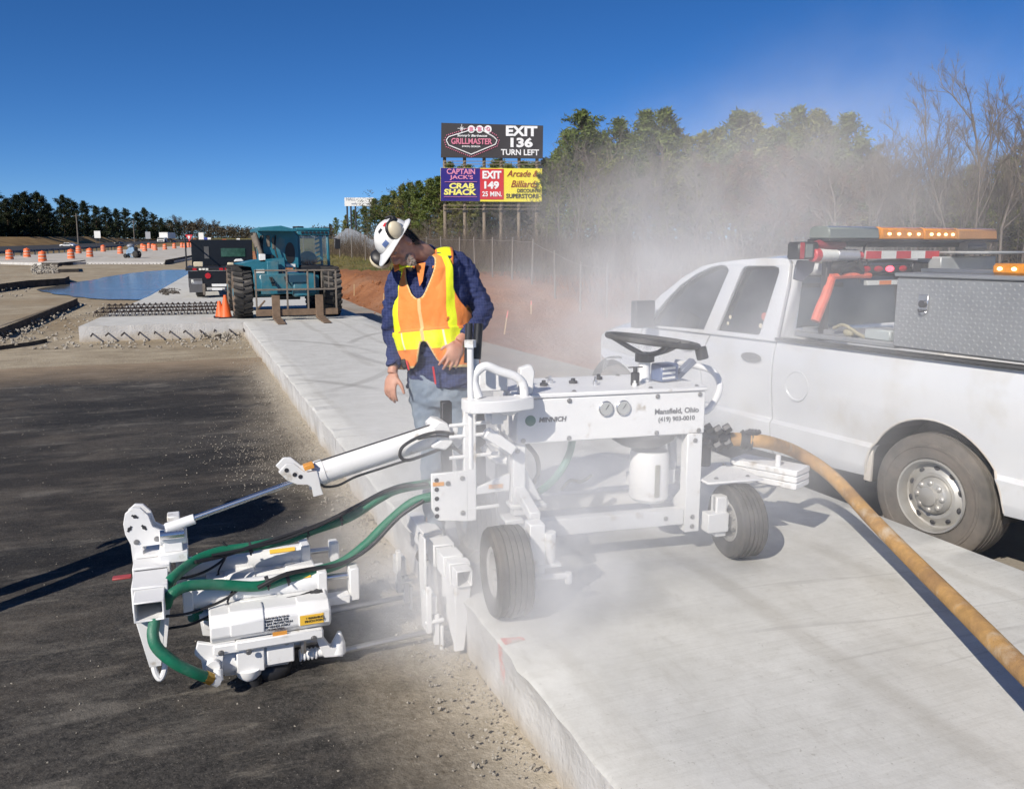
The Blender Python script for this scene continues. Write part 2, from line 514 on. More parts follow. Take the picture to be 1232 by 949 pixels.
CLAY = gmat("red_clay", _clay)
def _road(k):
    base = k.ramp(k.noise(1.5, 8), .3, (.27, .24, .2), .72, (.4, .365, .31))
    base = k.mix(k.math('MULTIPLY', k.mask(k.noise(.6, 6, (2, .4, 1), seed=2), .5, .7), .5), base, (.36, .25, .17))
    base = k.mix(k.math('MULTIPLY', k.mask(k.noise(60, 4, seed=1), .5, .7), .4), base, (.22, .2, .17))
    k.bump(k.noise(50, 6, seed=3), .4, .02)
    return base
HAULROAD = gmat("haul_road", _road)
def _grass(k):
    base = k.ramp(k.noise(2.5, 8), .3, (.14, .11, .035), .72, (.27, .225, .09))
    base = k.mix(k.math('MULTIPLY', k.mask(k.noise(.5, 6, (1.4, .5, 1), seed=2), .45, .62), .7), base, (.1, .115, .03))
    k.bump(k.noise(14, 8, seed=3), 1.0, .08)
    return base
GRASSM = gmat("dormant_grass", _grass)
def _hway(k):
    return k.ramp(k.noise(.6, 6), .3, (.035, .036, .04), .72, (.06, .06, .062))
HIGHWAY = gmat("highway_asphalt", _hway)
def _pav(k):
    b_ = k.ramp(k.noise(.8, 8), .3, (.43, .4, .35), .72, (.56, .53, .47))
    k.bump(k.noise(20, 6, seed=3), .3, .02)
    return k.mix(k.math('MULTIPLY', k.mask(k.noise(.4, 6, (2, .4, 1), seed=2), .5, .7), .4), b_, (.36, .3, .22))
PAVE = gmat("dusty_pavement", _pav)
def _water(k):
    k.b.inputs['Roughness'].default_value = .1; k.b.inputs['IOR'].default_value = 1.17; k.b.inputs['Specular IOR Level'].default_value = .5
    base = k.ramp(k.noise(.5, 7, (1, 2.5, 1), 1, .65), .35, (.09, .085, .07), .68, (.24, .215, .17))
    k.bump(k.noise(1.6, 3, (1, 1.8, 1), 2, .5), .22, .05)
    return base
WATER = gmat("pond_water", _water)

# ------------------------------------------------------------------ terrain
def axis_vals(parts):
    out = []
    for a, b_, st in parts: out += list(np.arange(a, b_, st))
    return out
xs = axis_vals([(-700, -100, 60), (-100, -20, 10), (-20, 3.6, 2.5), (3.6, 8, .35), (8, 40, 4), (40, 160, 20), (160, 700, 60)]) + [700]
ys = axis_vals([(-60, 14, 5), (14, 45, .8), (45, 120, 5), (120, 400, 20), (400, 1600, 150)]) + [1600]
tm = MB()
def tz(x, y):
    z = hgt(x, y)
    if 4.0 < x < 7 and y > 20: z += .12 * noise.noise(Vector((x*1.7, y*.9, 0))) * min(1, (y-20)/4)
    return z
tm.v = [(x, y, tz(x, y)) for y in ys for x in xs]
nx = len(xs)
for j in range(len(ys)-1):
    for i in range(nx-1):
        a = j*nx+i; x, y = (xs[i]+xs[i+1])/2, (ys[j]+ys[j+1])/2
        tm.f.append((a, a+1, a+nx+1, a+nx))
        if x > 4.0 and y > 20: mi = 1 if x < 5.6 + .5*math.sin(y*.7) + .4*math.sin(y*.23) + max(0, 38-y)*.9 else 2
        elif x > 4.4 and y > 4: mi = 1
        else: mi = 0
        if x > 5.5 and y > 75: mi = 2
        tm.m.append(mi)
tm.build("ground", [DIRT, CLAY, GRASSM], kind='structure', smooth=180)

def sheet(name, pts, m, dz, seg=None, kind='structure', thick=None, side=None):
    """a ground sheet (or a slab, with thick) laid over the terrain"""
    P = [Vector(p) for p in pts]; n = len(P)
    tri = tessellate_polygon([[Vector((p.x, p.y, 0)) for p in P]])
    mb = MB()
    top = [(p.x, p.y, p.z + dz) for p in P]
    bm = bmesh.new(); vv = [bm.verts.new(p) for p in top]
    for t in tri: bm.faces.new([vv[i] for i in t])
    bmesh.ops.recalc_face_normals(bm, faces=bm.faces)
    if sum(f.normal.z * f.calc_area() for f in bm.faces) < 0: bmesh.ops.reverse_faces(bm, faces=bm.faces)
    if thick:
        lo = [bm.verts.new((p[0], p[1], p[2]-thick)) for p in top]
        for k in range(n):
            f = bm.faces.new((vv[k], vv[(k+1) % n], lo[(k+1) % n], lo[k])); f.material_index = 1
        bm.normal_update()
    me = bpy.data.meshes.new(name); bm.to_mesh(me); bm.free()
    me.materials.append(m)
    if thick: me.materials.append(side or m)
    return link(name, me, kind=kind)

def wob(pts, amp, n=8, seed=0):
    """outline with an irregular edge"""
    out = []
    m = len(pts)
    for i in range(m):
        a, b_ = Vector(pts[i]), Vector(pts[(i+1) % m])
        for k in range(n):
            p = a.lerp(b_, k/n)
            o = noise.noise_vector(Vector((p.x*1.3, p.y*1.3, seed)))
            out.append(p + Vector((o.x, o.y, 0))*amp)
    return out

sheet("asphalt", [(-30, -12, -.32), (.3, -12, -.32), (.3, 14.3, -.32)] + [tuple(p) for p in wob([(.3, 14.6, -.32), (-30, 15.2, -.32)], .3, 30)[:30]] + [(-30, 14.5, -.32)], ASPHALT, .04)
sheet("haul_road", [(2.6, -12, -.32), (5.0, -12, -.32), (4.9, 10, -.32), (4.35, 18, -.32), (4.1, 22, -.32), (2.6, 22, -.32)], HAULROAD, .012)
sheet("haul_road", [(2.0, 22, -.32), (4.05, 22, -.32), (4.05, 130, hgt(0, 130)), (2.0, 130, hgt(0, 130))], HAULROAD, .012)

# new slab: four panels with sawn joints
slab = bpy.data.objects.new("concrete_slab", None); COL.objects.link(slab); WM[slab.name] = Matrix.Identity(4); slab['kind'] = 'structure'
def panel(y0, y1, x0=0.0, x1=2.71):
    nx_, ny_ = 18, max(2, int((y1-y0)/.09))
    mb = MB(); zz = -.34
    def edge(y, x): return .013*noise.noise(Vector((y*3.0, x, 0))) + .010*noise.noise(Vector((y*9, x, 5))) - (.03*max(0, noise.noise(Vector((y*4.5, x, 8)))-.25) if x == 0 else 0)
    top = []
    for j in range(ny_+1):
        y = y0 + (y1-y0)*j/ny_
        for i in range(nx_+1):
            t = i/nx_; x = x0 + (x1-x0)*t
            e = edge(y, 0) if i == 0 else (edge(y, 9) if i == nx_ else 0)
            ch = -.012 - .012*max(0, noise.noise(Vector((y*6, i, 3)))) if i in (0, nx_) else 0
            xx = x + (e if i in (0, nx_) else 0)
            if i == 1: xx = x0 + .018
            if i == nx_-1: xx = x1 - .018
            top.append((xx, y, ch))
    o = nx_+1
    mb.add(top, [(j*o+i, j*o+i+1, (j+1)*o+i+1, (j+1)*o+i) for j in range(ny_) for i in range(nx_)])
    mb.mat(1)
    nz_ = 6
    for sgn, i in ((-1, 0), (1, nx_)):
        vs = []
        for j in range(ny_+1):
            p = top[j*o+i]
            for k in range(nz_+1):
                z = p[2] + (zz-p[2])*k/nz_
                d = 0 if k == 0 else .02*noise.noise(Vector((p[1]*2.2, z*5, 7+sgn))) + .01*noise.noise(Vector((p[1]*9, z*9, 1)))
                vs.append((p[0] + sgn*(d - .004*k), p[1], z))
        q = nz_+1
        fs = [(j*q+k, (j+1)*q+k, (j+1)*q+k+1, j*q+k+1) for j in range(ny_) for k in range(nz_)]
        if sgn < 0: fs = [f[::-1] for f in fs]
        mb.add(vs, fs)
    for y, rev in ((y0, 0), (y1, 1)):
        f = (0, 1, 2, 3) if not rev else (3, 2, 1, 0)
        mb.add([(x0, y, zz), (x1, y, zz), (x1, y, -.012), (x0, y, -.012)], [f])
    mb.build("slab_panel", [CONC, CONCFACE], slab, smooth=40)
for a, b_ in ((-4.0, 2.2-.9), (1.306, 6.9), (6.906, 11.4), (11.406, 15.2), (15.206, 18.68)):
    panel(a, b_)
pk = mat("pink_paint", (.66, .3, .27), .8, var=.1, sc=40, col2=(.58, .54, .5), c2pos=(.4, .6))
mb = MB(); p = ONZ(609, 771); q = ONZ(622, 770)
mb.add([(.012, p.y+.03, .002), (.0+.10, p.y+.012, .002), (.105, p.y-.02, .002), (.012, p.y-.03, .002)], [(0, 3, 2, 1)])
mb.build("paint_mark", pk, slab)

# older pavement beyond, with tie bars sticking out of its sawn end
zf = lambda y: 0.0 + (.0138*(y-30) if y > 30 else 0)
oldp = [(-3.2, 18.72, 0), (0, 18.70, 0), (2.71, 18.70, 0), (2.71, 30, 0), (2.71, 130, zf(130)), (1.9, 130, zf(130)), (-1.0, 46, zf(46)), (-2.25, 30, 0)]
old = sheet("old_pavement", oldp, CONCOLD, 0, thick=.34, side=CONCFACE)
BAR = mat("rebar", (.05, .035, .03), .6, .3, .3)
bar = MB(); bar.cyl((0, 0, 0), (0, -.36, -.02), .016, n=8)
bo = None
for i in range(11):
    x = -2.95 + i*.295
    if bo is None:
        bo = bar.build("tie_bar", BAR, old, smooth=60)
    else:
        c = bo.copy(); COL.objects.link(c); c.parent = old; c.matrix_parent_inverse = Matrix.Identity(4); bo2 = c
        c.location = (x, 18.72, -.15); c.rotation_euler = (random.uniform(-.05, .05), 0, random.uniform(-.1, .1)); continue
    bo.location = (x, 18.72, -.15)

# pond, remnants of sawn pavement, far carriageway
def GP(l): return [G(*q) for q in l]
sheet("pond_water", wob(GP([(44, 349), (62, 354), (90, 358), (130, 361.5), (178, 361.5), (214, 346), (226, 338), (240, 332), (245, 325), (200, 325.2), (176, 327), (140, 331.5), (110, 337.5), (80, 342)]), .25, 6, 3), WATER, .03)
FACE2 = gmat("pavement_cut_face", lambda k: k.ramp(k.noise(4, 8), .3, (.05, .045, .04), .72, (.12, .105, .09)))  # near-black tone puts the shade of the cut faces into their colour
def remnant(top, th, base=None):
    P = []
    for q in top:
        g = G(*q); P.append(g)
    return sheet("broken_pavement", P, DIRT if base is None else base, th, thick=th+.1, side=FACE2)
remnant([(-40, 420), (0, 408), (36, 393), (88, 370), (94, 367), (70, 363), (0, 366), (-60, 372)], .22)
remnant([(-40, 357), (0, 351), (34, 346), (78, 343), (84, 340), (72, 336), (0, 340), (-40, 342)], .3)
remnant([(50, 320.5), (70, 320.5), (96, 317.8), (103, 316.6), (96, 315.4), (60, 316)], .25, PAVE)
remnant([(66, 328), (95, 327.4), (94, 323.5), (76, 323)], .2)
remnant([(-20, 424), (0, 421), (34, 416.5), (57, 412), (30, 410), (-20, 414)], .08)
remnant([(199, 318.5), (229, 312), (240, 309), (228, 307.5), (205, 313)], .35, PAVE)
far_pavement = sheet("far_pavement", GP([(-60, 320), (0, 318), (56, 319.5), (104, 318.2), (198, 318.2), (240, 311), (240, 296.5), (205, 297.8), (150, 302), (60, 307), (-60, 315)]), PAVE, .18, thick=.3, side=CONCFACE)
tb = MB(); A_, B_ = G(106, 318.6), G(197, 318.6)
for i in range(22):
    p = A_.lerp(B_, i/21) + Vector((0, 0, .09)); tb.cyl(p, p + Vector((.05, -.75, -.02)), .028, n=6)
tb.build("tie_bars", BAR, far_pavement, kind='stuff')
hw = sheet("highway", GP([(-80, 308), (0, 303.2), (60, 300.3), (144, 296.3), (215, 291.3), (250, 289.6), (250, 288.4), (200, 289), (100, 293.8), (0, 297.2), (-80, 300)]), HIGHWAY, .09)
# grass bank behind the highway
mb = MB(); base_l = [(-120, 301), (-40, 298.6), (0, 297.2), (60, 295.2), (110, 293.2), (165, 290.6), (215, 288.6)]
vs = []
for (x, y) in base_l:
    g = G(x, y); d = (g - CAM); d.z = 0; d.normalize()
    for k, (o, hh) in enumerate(((0, .02), (9, .9), (18, 1.9), (40, 2.2), (90, 2.0))):
        vs.append(g + d*o + Vector((0, 0, hh * min(1, (230-x)/110))))
fs = [(i*5+k, (i+1)*5+k, (i+1)*5+k+1, i*5+k+1) for i in range(len(base_l)-1) for k in range(4)]
mb.add(vs, fs).build("grass_bank", gmat("brown_grass", lambda k: k.ramp(k.noise(.35, 8), .3, (.16, .1, .045), .72, (.3, .2, .085))), kind='structure', smooth=180)

# loose stones
STONE = mat("crushed_stone", (.34, .31, .26), .9, var=.25, sc=3, col2=(.25, .22, .18), c2pos=(.5, .6))
STONEW = mat("concrete_chips", (.5, .47, .42), .9, var=.2, sc=5)
def stones(name, pts, m, kind='stuff'):
    mb = MB()
    for (p, r) in pts:
        q = Matrix.Rotation(random.uniform(0, 6), 3, 'Z') @ Matrix.Rotation(random.uniform(0, 3), 3, 'X')
        rr = [r*random.uniform(.6, 1.2) for _ in range(6)]
        vs = [q @ Vector(v) for v in ((rr[0], 0, 0), (-rr[1], 0, 0), (0, rr[2], 0), (0, -rr[3], 0), (0, 0, rr[4]*.8), (0, 0, -rr[5]*.8))]
        mb.add([Vector(p)+v for v in vs], [(0,2,4),(2,1,4),(1,3,4),(3,0,4),(2,0,5),(1,2,5),(3,1,5),(0,3,5)])
    return mb.build(name, m, kind=kind)
rng = random.Random(3)
pts = []
for i in range(3600):                                   # along the foot of the slab
    y = rng.uniform(1.2, 18); x = -abs(rng.gauss(0, .13)) - .03
    if y > 7: x *= 1.3
    r = min(.022, rng.uniform(.003, .009) * (1 + .9*(rng.random() < .07)))
    pts.append(((x, y, -.275 + .05*math.exp(x*8)), r))
for i in range(1700):                                   # a scatter on the asphalt
    g = ONZ(rng.gauss(345, 45), rng.gauss(545, 22), -.28); pts.append(((g.x, g.y, -.277), rng.uniform(.003, .009)))
for i in range(1500):
    y = rng.uniform(1.5, 14); x = rng.uniform(-5, 0); pts.append(((x, y, -.278), rng.uniform(.002, .006)))
stones("loose_stones", pts, STONE)
pts = []
for i in range(420):
    g = ONZ(rng.gauss(268, 17), rng.gauss(403, 3.5), -.32); 
    if g.x < -.05 and g.y < 18.6: pts.append((g + Vector((0, 0, rng.uniform(0, .1))), rng.uniform(.02, .08)))
stones("rubble", pts, STONE)
pts = [(G(rng.uniform(38, 70), rng.uniform(322, 331)) + Vector((0, 0, rng.uniform(0, .2))), rng.uniform(.05, .14)) for _ in range(420)]
stones("rubble", pts, STONE)
pts = []
for _ in range(150):
    q = ONZ(rng.gauss(198, 7), rng.gauss(351.5, 1.3), .0)
    if q.x > -2.0: pts.append((q + Vector((0, 0, .02)), rng.uniform(.03, .1)))
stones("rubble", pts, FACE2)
pts = []
for _ in range(1500):
    g = G(rng.uniform(-30, 300), 335 + 85*rng.random()**1.0)
    if g.x > -3.4 and g.y > 18.5 or g.y < 15: continue
    pp_ = CAM - g; 
    v_ = g - CAM; sx_ = CX + FPX*v_.dot(RIGHT)/v_.dot(FWD); sy_ = CY - FPX*v_.dot(UP)/v_.dot(FWD)
    if sx_ > 36 and sy_ < 366: continue
    pts.append((g + Vector((0, 0, .01 if g.x > -4 else .1)), rng.uniform(.015, .06)))
stones("scattered_stones", pts, STONE)
pts = [(Vector((rng.uniform(3.9, 5.4), y, 0)), rng.uniform(.03, .11)) for y in np.linspace(20, 60, 220)]
pts = [((p.x, p.y, tz(p.x, p.y)), r) for p, r in pts]
stones("clay_clods", pts, CLAY)
# ------------------------------------------------------------------ tyre
def tyre_profile(Rr, w, rim, grooves=4, gd=.008):
    hw_ = w/2
    pr = [(rim, -hw_*.72), (rim+.012, -hw_*.86), ((Rr+rim)/2, -hw_*1.0), (Rr*.93, -hw_*.95), (Rr*.985, -hw_*.8)]
    tw_ = hw_*.78; n = grooves
    rib = 2*tw_/(n+1)
    for i in range(n+1):
        a = -tw_ + i*rib
        g = rib*.14
        top = Rr - .006*abs((a+rib/2)/tw_)
        pr += [(top, a+(g if i else 0)), (top, a+rib-(g if i < n else 0))]
        if i < n: pr += [(top-gd, a+rib-g*.8), (top-gd, a+rib+g*.8)]
    pr += [(Rr*.985, hw_*.8), (Rr*.93, hw_*.95), ((Rr+rim)/2, hw_*1.0), (rim+.012, hw_*.86), (rim, hw_*.72)]
    return pr

# ------------------------------------------------------------------ drilling machine
MO = Vector((0.12, 3.2, 0)); MA = R(-6)
LX = Matrix.Translation(MO) @ Matrix.Rotation(MA, 4, 'Z')
rig = thing("drilling_machine", "white slab riding dowel drilling machine with steering wheel, side arm and green hoses", "drilling machine", MO, MA)
def M_(xf=LX): return MB(xf)
def P_(mb, name, m=WHITE, bevel=.004, smooth=40, par=rig, **k): return mb.build(name, m, par, smooth=smooth, bevel=bevel, **k)

DUSTRIM = mat('dusty_rim', (.34, .33, .31), .7, var=.2, sc=8)
def wheel(c, Rr, w, rim, dirt=TIREDUST, n=40, both=False):
    """wheel turning about the machine's u axis; hub dish on the -u side"""
    c = Vector(c); ax = (1, 0, 0)
    t = M_(); t.lathe(tyre_profile(Rr, w, rim), c, ax, n)
    ty = t.build("tyre", dirt, rig, smooth=35)
    r_ = M_()
    hw_ = w/2
    r_.lathe([(rim+.004, -hw_*.75), (rim-.004, -hw_*.8), (rim-.02, -hw_*.7), (rim-.03, -hw_*.25), (rim*.55, -hw_*.2), (rim*.5, -hw_*.45), (.022, -hw_*.5), (.0, -hw_*.5)], c, ax, 28)
    r_.lathe([(rim+.004, hw_*.75), (rim-.02, hw_*.6), (rim-.03, hw_*.0), (.0, hw_*.0)], c, ax, 28)
    for k in range(5):
        a = 2*PI*k/5; r_.cyl(c+Vector((-hw_*.2, math.cos(a)*rim*.38, math.sin(a)*rim*.38)), c+Vector((-hw_*.62, math.cos(a)*rim*.38, math.sin(a)*rim*.38)), .009, n=6)
    r_.build("wheel_rim", DUSTRIM, ty, smooth=40)
    return ty
wheel((0, 0, .198), .198, .16, .105)
wheel((.05, .82, .198), .198, .16, .105)
wheel((1.336, .375, .19), .19, .15, .1)

# cabinet
b = M_(); b.bb(.158, 1.142, .40, .86, .655, .872); cab = P_(b, "cabinet", bevel=.006)
b = M_(); b.bb(.150, 1.150, .392, .868, .8745, .8955); P_(b, "cabinet_lid", bevel=.005)
for (u, v, r, h, m) in ((.36, .62, .02, .02, DKSTEEL), (.42, .70, .016, .025, CHROME), (.53, .66, .022, .018, DKSTEEL), (.62, .58, .012, .03, CHROME), (.70, .74, .02, .02, DKSTEEL), (.80, .5, .012, .02, WHITE2), (.28, .56, .016, .02, WHITE2)):
    b = M_(); b.cyl((u, v, .8955), (u, v, .8955+h*.7), r, n=12); b.cyl((u, v, .8955+h*.7), (u, v, .8955+h*1.4), r*.5, n=6); P_(b, "valve_cap", m, 0)
for u in (.605, .695):
    b = M_(); b.cyl((u, .40, .81), (u, .386, .81), .037, n=24); g = P_(b, "gauge", CHROME, .003)
    b = M_(); b.cyl((u, .386, .81), (u, .3835, .81), .031, n=24); P_(b, "gauge_dial", GLASSC, 0, par=g)
    b = M_(); b.box((u+.004, .383, .818), (.003, .001, .03), Matrix.Rotation(.6, 3, 'Y')); P_(b, "needle", INK, 0, par=g)

def text(s, size, m, M, parent=None, name="lettering", ext=.0008, bold=0.0, align='CENTER', shear=0, xs=1.0, spc=1.0):
    cu = bpy.data.curves.new("lettering", 'FONT'); cu.body = s; cu.size = size; cu.extrude = ext; cu.offset = bold; cu.align_x = align; cu.align_y = 'CENTER'; cu.shear = shear; cu.space_character = spc
    cu.resolution_u = 3
    o = bpy.data.objects.new("lettering_src", cu); COL.objects.link(o)
    dg = bpy.context.evaluated_depsgraph_get(); me = bpy.data.meshes.new_from_object(o.evaluated_get(dg))
    bpy.data.objects.remove(o)
    me.name = name
    me.transform(M @ Matrix.Diagonal((xs, 1, 1, 1)))
    me.materials.clear(); me.materials.append(m)
    return link(name, me, parent)
def face_mat(o, x, y):
    """matrix with text x along x, text y along y, at o"""
    x = Vector(x).normalized(); y = Vector(y).normalized(); z = x.cross(y)
    M = Matrix((x, y, z)).transposed().to_4x4(); M.translation = Vector(o); return M
def L3(u, v, z): return LX @ Vector((u, v, z))
LU = LX.to_3x3() @ Vector((1, 0, 0)); LV = LX.to_3x3() @ Vector((0, 1, 0)); LZ = Vector((0, 0, 1))
INKF = mat("faded_ink", (.09, .09, .1), .6, var=.1)
text("Mansfield, Ohio", .038, INKF, face_mat(L3(.985, .3985, .778), LU, LZ), cab, bold=.0008)
text("(419) 903-0010", .032, INKF, face_mat(L3(.985, .3985, .738), LU, LZ), cab, bold=.0006)
text("MINNICH", .032, INKF, face_mat(L3(.335, .3985, .768), LU, LZ), cab, bold=.001, shear=.15)
b = M_(); b.lathe([(.0, 0), (.026, 0), (.026, .002), (.022, .003), (0, .003)], (.225, .399, .768), (0, -1, 0), 20); P_(b, "logo_disc", INKG, 0, par=cab)

# frame
b = M_(); b.bb(1.052, 1.135, .402, .47, .14, .655); P_(b, "leg")
b = M_(); b.bb(.145, .205, .41, .47, .30, .655); P_(b, "leg")
b = M_(); b.bb(.165, .225, .80, .86, .14, .655); P_(b, "leg")
b = M_(); b.bb(1.07, 1.13, .80, .86, .14, .655); P_(b, "leg")
b = M_(); b.bb(.20, 1.05, .41, .47, .18, .262); P_(b, "frame_rail")
b = M_(); b.bb(.20, 1.07, .80, .86, .18, .262); P_(b, "frame_rail")
b = M_(); b.bb(1.07, 1.13, .47, .80, .145, .24); P_(b, "frame_rail")
b = M_(); b.prism([(.47, .24), (.47, .36), (.60, .24)], lambda a, c: (1.06, a, c), (.012, 0, 0)); P_(b, "gusset")
b = M_(); b.bb(.85, 1.052, .62, .70, .33, .40); b.bb(1.135, 1.42, .62, .70, .33, .40); P_(b, "axle_beam")
b = M_(); b.bb(1.14, 1.46, .34, .70, .401, .413); P_(b, "wheel_cover")
b = M_(); b.bb(1.20, 1.26, .35, .41, .12, .33); b.prism([(.13, 1.20), (.33, 1.20), (.33, 1.30)], lambda z, u: (u, .36, z), (0, .03, 0)); P_(b, "wheel_bracket")
b = M_(); b.bb(1.145, 1.262, .33, .40, .15, .25); P_(b, "wheel_bracket")
# canister and bowl under the cabinet
b = M_(); b.lathe([(0, .28), (.085, .28), (.102, .30), (.102, .52), (.095, .545), (.07, .55), (0, .55)], (.92, .56, 0), (0, 0, 1), 28); can = P_(b, "oil_canister", bevel=0)
b = M_(); b.bb(.905, .932, .452, .459, .32, .49); P_(b, "sight_glass", mat("sight_glass", (.2, .19, .14), .3, var=.2), .002, par=can)
b = M_(); b.lathe([(0, .56), (.11, .575), (.165, .61), (.185, .655), (0, .655)], (.88, .58, 0), (0, 0, 1), 28); P_(b, "bowl", mat("grey_paint", (.22, .22, .22), .5), 0)
b = M_(); b.tube([(1.02, .56, .42), (1.06, .58, .45), (1.05, .58, .65)], .024, 10); P_(b, "pipe", WHITE, 0)
b = M_(); b.bb(.99, 1.06, .54, .62, .36, .44); P_(b, "canister_bracket")
# ballast box on the drawbar
bd = Vector((1.0, -1.0, 0)).normalized()
bm_ = M_()
c0, c1 = Vector((1.50, .68, .405)), Vector((1.70, .36, .405))
sd = (c1-c0).normalized().cross(Vector((0, 0, 1)))
for k, z in enumerate((.36, .395, .43)): bm_.beam(c0+Vector((0, 0, z-.405)), c1+Vector((0, 0, z-.405)), .16, .032)
P_(bm_, "drawbar_weight")
b = M_(); b.beam(c0.lerp(c1, .72)+Vector((0, 0, -.05)), c0.lerp(c1, .78)+Vector((0, 0, -.05)), .168, .012); b.cyl(c0.lerp(c1, .75)+Vector((-.05, 0, 0)), c0.lerp(c1, .75)+Vector((-.05, 0, .1)), .014, n=10); P_(b, "clamp", WHITE, .002)
b = M_(); b.beam((1.13, .66, .375), (1.54, .64, .375), .07, .06); P_(b, "drawbar")
# air inlet manifold
b = M_(); b.cyl((1.15, .58, .60), (1.30, .56, .585), .045, n=16); b.cyl((1.19, .575, .60), (1.215, .572, .597), .062, n=8)
b.cyl((1.30, .56, .585), (1.36, .55, .58), .052, n=8)
for (u, v, z) in ((1.22, .53, .64), (1.27, .52, .63), (1.31, .5, .64), (1.2, .5, .57), (1.26, .5, .55), (1.33, .52, .555)): b.cyl((u, v, z), (u+.03, v-.01, z+.02), .026, n=6)
b.cyl((1.24, .56, .59), (1.24, .56, .44), .03, n=10); P_(b, "air_inlet", DKSTEEL, .002)
# steering
b = M_(); b.cyl((.905, .62, .895), (.905, .62, 1.03), .03, n=14); P_(b, "steering_column")
sw = M_(); cc = Vector((.945, .62, 1.108)); tl = Matrix.Rotation(R(7), 3, 'Y')
ring = [cc + tl @ Vector((.232*math.cos(t), .232*math.sin(t), 0)) for t in np.linspace(0, 2*PI, 41)]
sw.tube(ring, .015, 8, sm=0, caps=False); st = P_(sw, "steering_wheel", mat("dusty_black", (.05, .05, .05), .7, var=.3, sc=12, col2=(.16, .155, .15), c2pos=(.45, .7)), 0)
b = M_()
for a in (.4, 2.5, 4.6): b.tube([cc+tl @ Vector((.235*math.cos(a), .235*math.sin(a), 0)), cc+tl @ Vector((.12*math.cos(a), .12*math.sin(a), -.05)), Vector((.905, .62, 1.03))], .014, 6, 3)
b.cyl((.905, .62, 1.0), (.905, .62, 1.045), .05, n=14); P_(b, "spoke_hub", BLACK, 0, par=st)
b = M_(); b.cyl(cc+tl @ Vector((.2, -.14, 0)), cc+tl @ Vector((.22, -.15, -.06)), .03, n=10); P_(b, "spinner_knob", BLACK, .004, par=st)
b = M_(); b.box((1.01, .60, .945), (.12, .09, .09), Matrix.Rotation(.3, 3, 'Z')); bt = P_(b, "battery_box", mat("blue_grey_box", (.1, .14, .26), .4, var=.2), .008)
b = M_()
for z in (.92, .945, .97): b.box((1.012, .553, z), (.085, .004, .012), Matrix.Rotation(.3, 3, 'Z'))
P_(b, "stripe", WHITE2, 0, par=bt)
b = M_(); b.beam((1.07, .60, .91), (1.17, .6, 1.0), .05, .03); P_(b, "control_pedal", mat("slate_paint", (.16, .18, .24), .4), .003)
b = M_(); b.cyl((.81, .52, .895), (.81, .52, .96), .022, n=10); b.cyl((.81, .52, .96), (.81, .52, .985), .012, n=8); b.bb(.77, .85, .516, .524, .984, .99); P_(b, "filler_cap", DKSTEEL, .002)
b = M_(); b.tube([(1.14, .75, .97), (1.28, .72, .945), (1.335, .68, .92), (1.34, .62, .87), (1.30, .56, .82), (1.22, .5, .76), (1.14, .47, .74)], .018, 10); P_(b, "handrail", WHITE, 0)
# front tower and controls
b = M_(); b.beam((-.062, .45, .285), (-.062, .45, .86), .035, .06); P_(b, "mast")
b = M_(); b.beam((-.14, .62, .30), (-.14, .62, .84), .05, .05); P_(b, "mast", DKSTEEL)
b = M_(); b.beam((.03, .62, .32), (.03, .62, .84), .05, .05); P_(b, "mast", DKSTEEL)
for z in (.755, .70, .60, .34):
    b = M_(); b.cyl((-.16, .44, z), (.08, .44, z+.01), .009, n=8); P_(b, "cross_rod", WHITE, 0)
b = M_()
arc = [(-.125, .26), (-.11, .22), (-.02, .20), (.10, .215), (.20, .26), (.20, .33), (-.125, .33)]
b.prism(arc, lambda x, y: (x, y, .852), (0, 0, .055)); P_(b, "bumper_plate")
b = M_(); b.cyl((-.088, .30, .58), (-.088, .30, .87), .012, n=10); b.cyl((-.088, .30, .906), (-.088, .30, 1.14), .015, n=10); b.cyl((-.088, .30, 1.14), (-.088, .30, 1.172), .026, n=6); P_(b, "adjusting_rod", WHITE, 0)
b = M_(); b.cyl((-.06, .33, .91), (-.05, .34, 1.09), .014, n=10); lv = P_(b, "lever", WHITE, 0)
b = M_(); b.cyl((-.05, .34, 1.08), (-.035, .36, 1.24), .02, n=12); P_(b, "lever_grip", BLACK, 0, par=lv)
b = M_(); b.cyl((-.085, .37, 1.06), (-.075, .38, 1.24), .017, n=12); P_(b, "lever_grip", DKSTEEL, 0, par=lv)
b = M_(); b.tube([(-.05, .30, .91), (-.07, .31, 1.0), (-.02, .31, 1.05), (.05, .31, 1.025), (.13, .31, .995), (.165, .31, .95), (.16, .31, .88), (.10, .30, .84), (.06, .30, .85)], .021, 10); P_(b, "handrail", WHITE, 0)
b = M_(); b.prism([(.17, .90), (.175, 1.02), (.23, 1.035), (.245, 1.0), (.235, .895)], lambda x, z: (x, .40, z), (0, .05, 0)); P_(b, "bracket_plate")
b = M_(); b.prism([(.0, .90), (.0, 1.0), (.1, 1.0), (.14, .96), (.14, .90)], lambda x, z: (x, .5, z), (0, .02, 0)); P_(b, "bracket_plate")
b = M_(); b.beam((.0, .36, .735), (.13, .36, .64), .04, .05); P_(b, "brace"); b = M_(); b.beam((.02, .50, .70), (.15, .5, .6), .04, .05); P_(b, "brace")
b = M_(); b.tube([(.02, .52, .63), (.07, .5, .57), (.13, .47, .56)], .02, 8); P_(b, "linkage", WHITE, 0)
b = M_(); b.cyl((.0, .38, .80), (.1, .38, .805), .024, n=10); b.bb(.02, .08, .35, .41, .77, .83); P_(b, "valve_block", WHITE, .004)
b = M_(); b.prism([(-.25, .53), (-.25, .36), (-.22, .30), (-.075, .285), (-.075, .535)], lambda x, z: (x, .43, z), (0, .022, 0)); pl = P_(b, "mounting_plate")
b = M_()
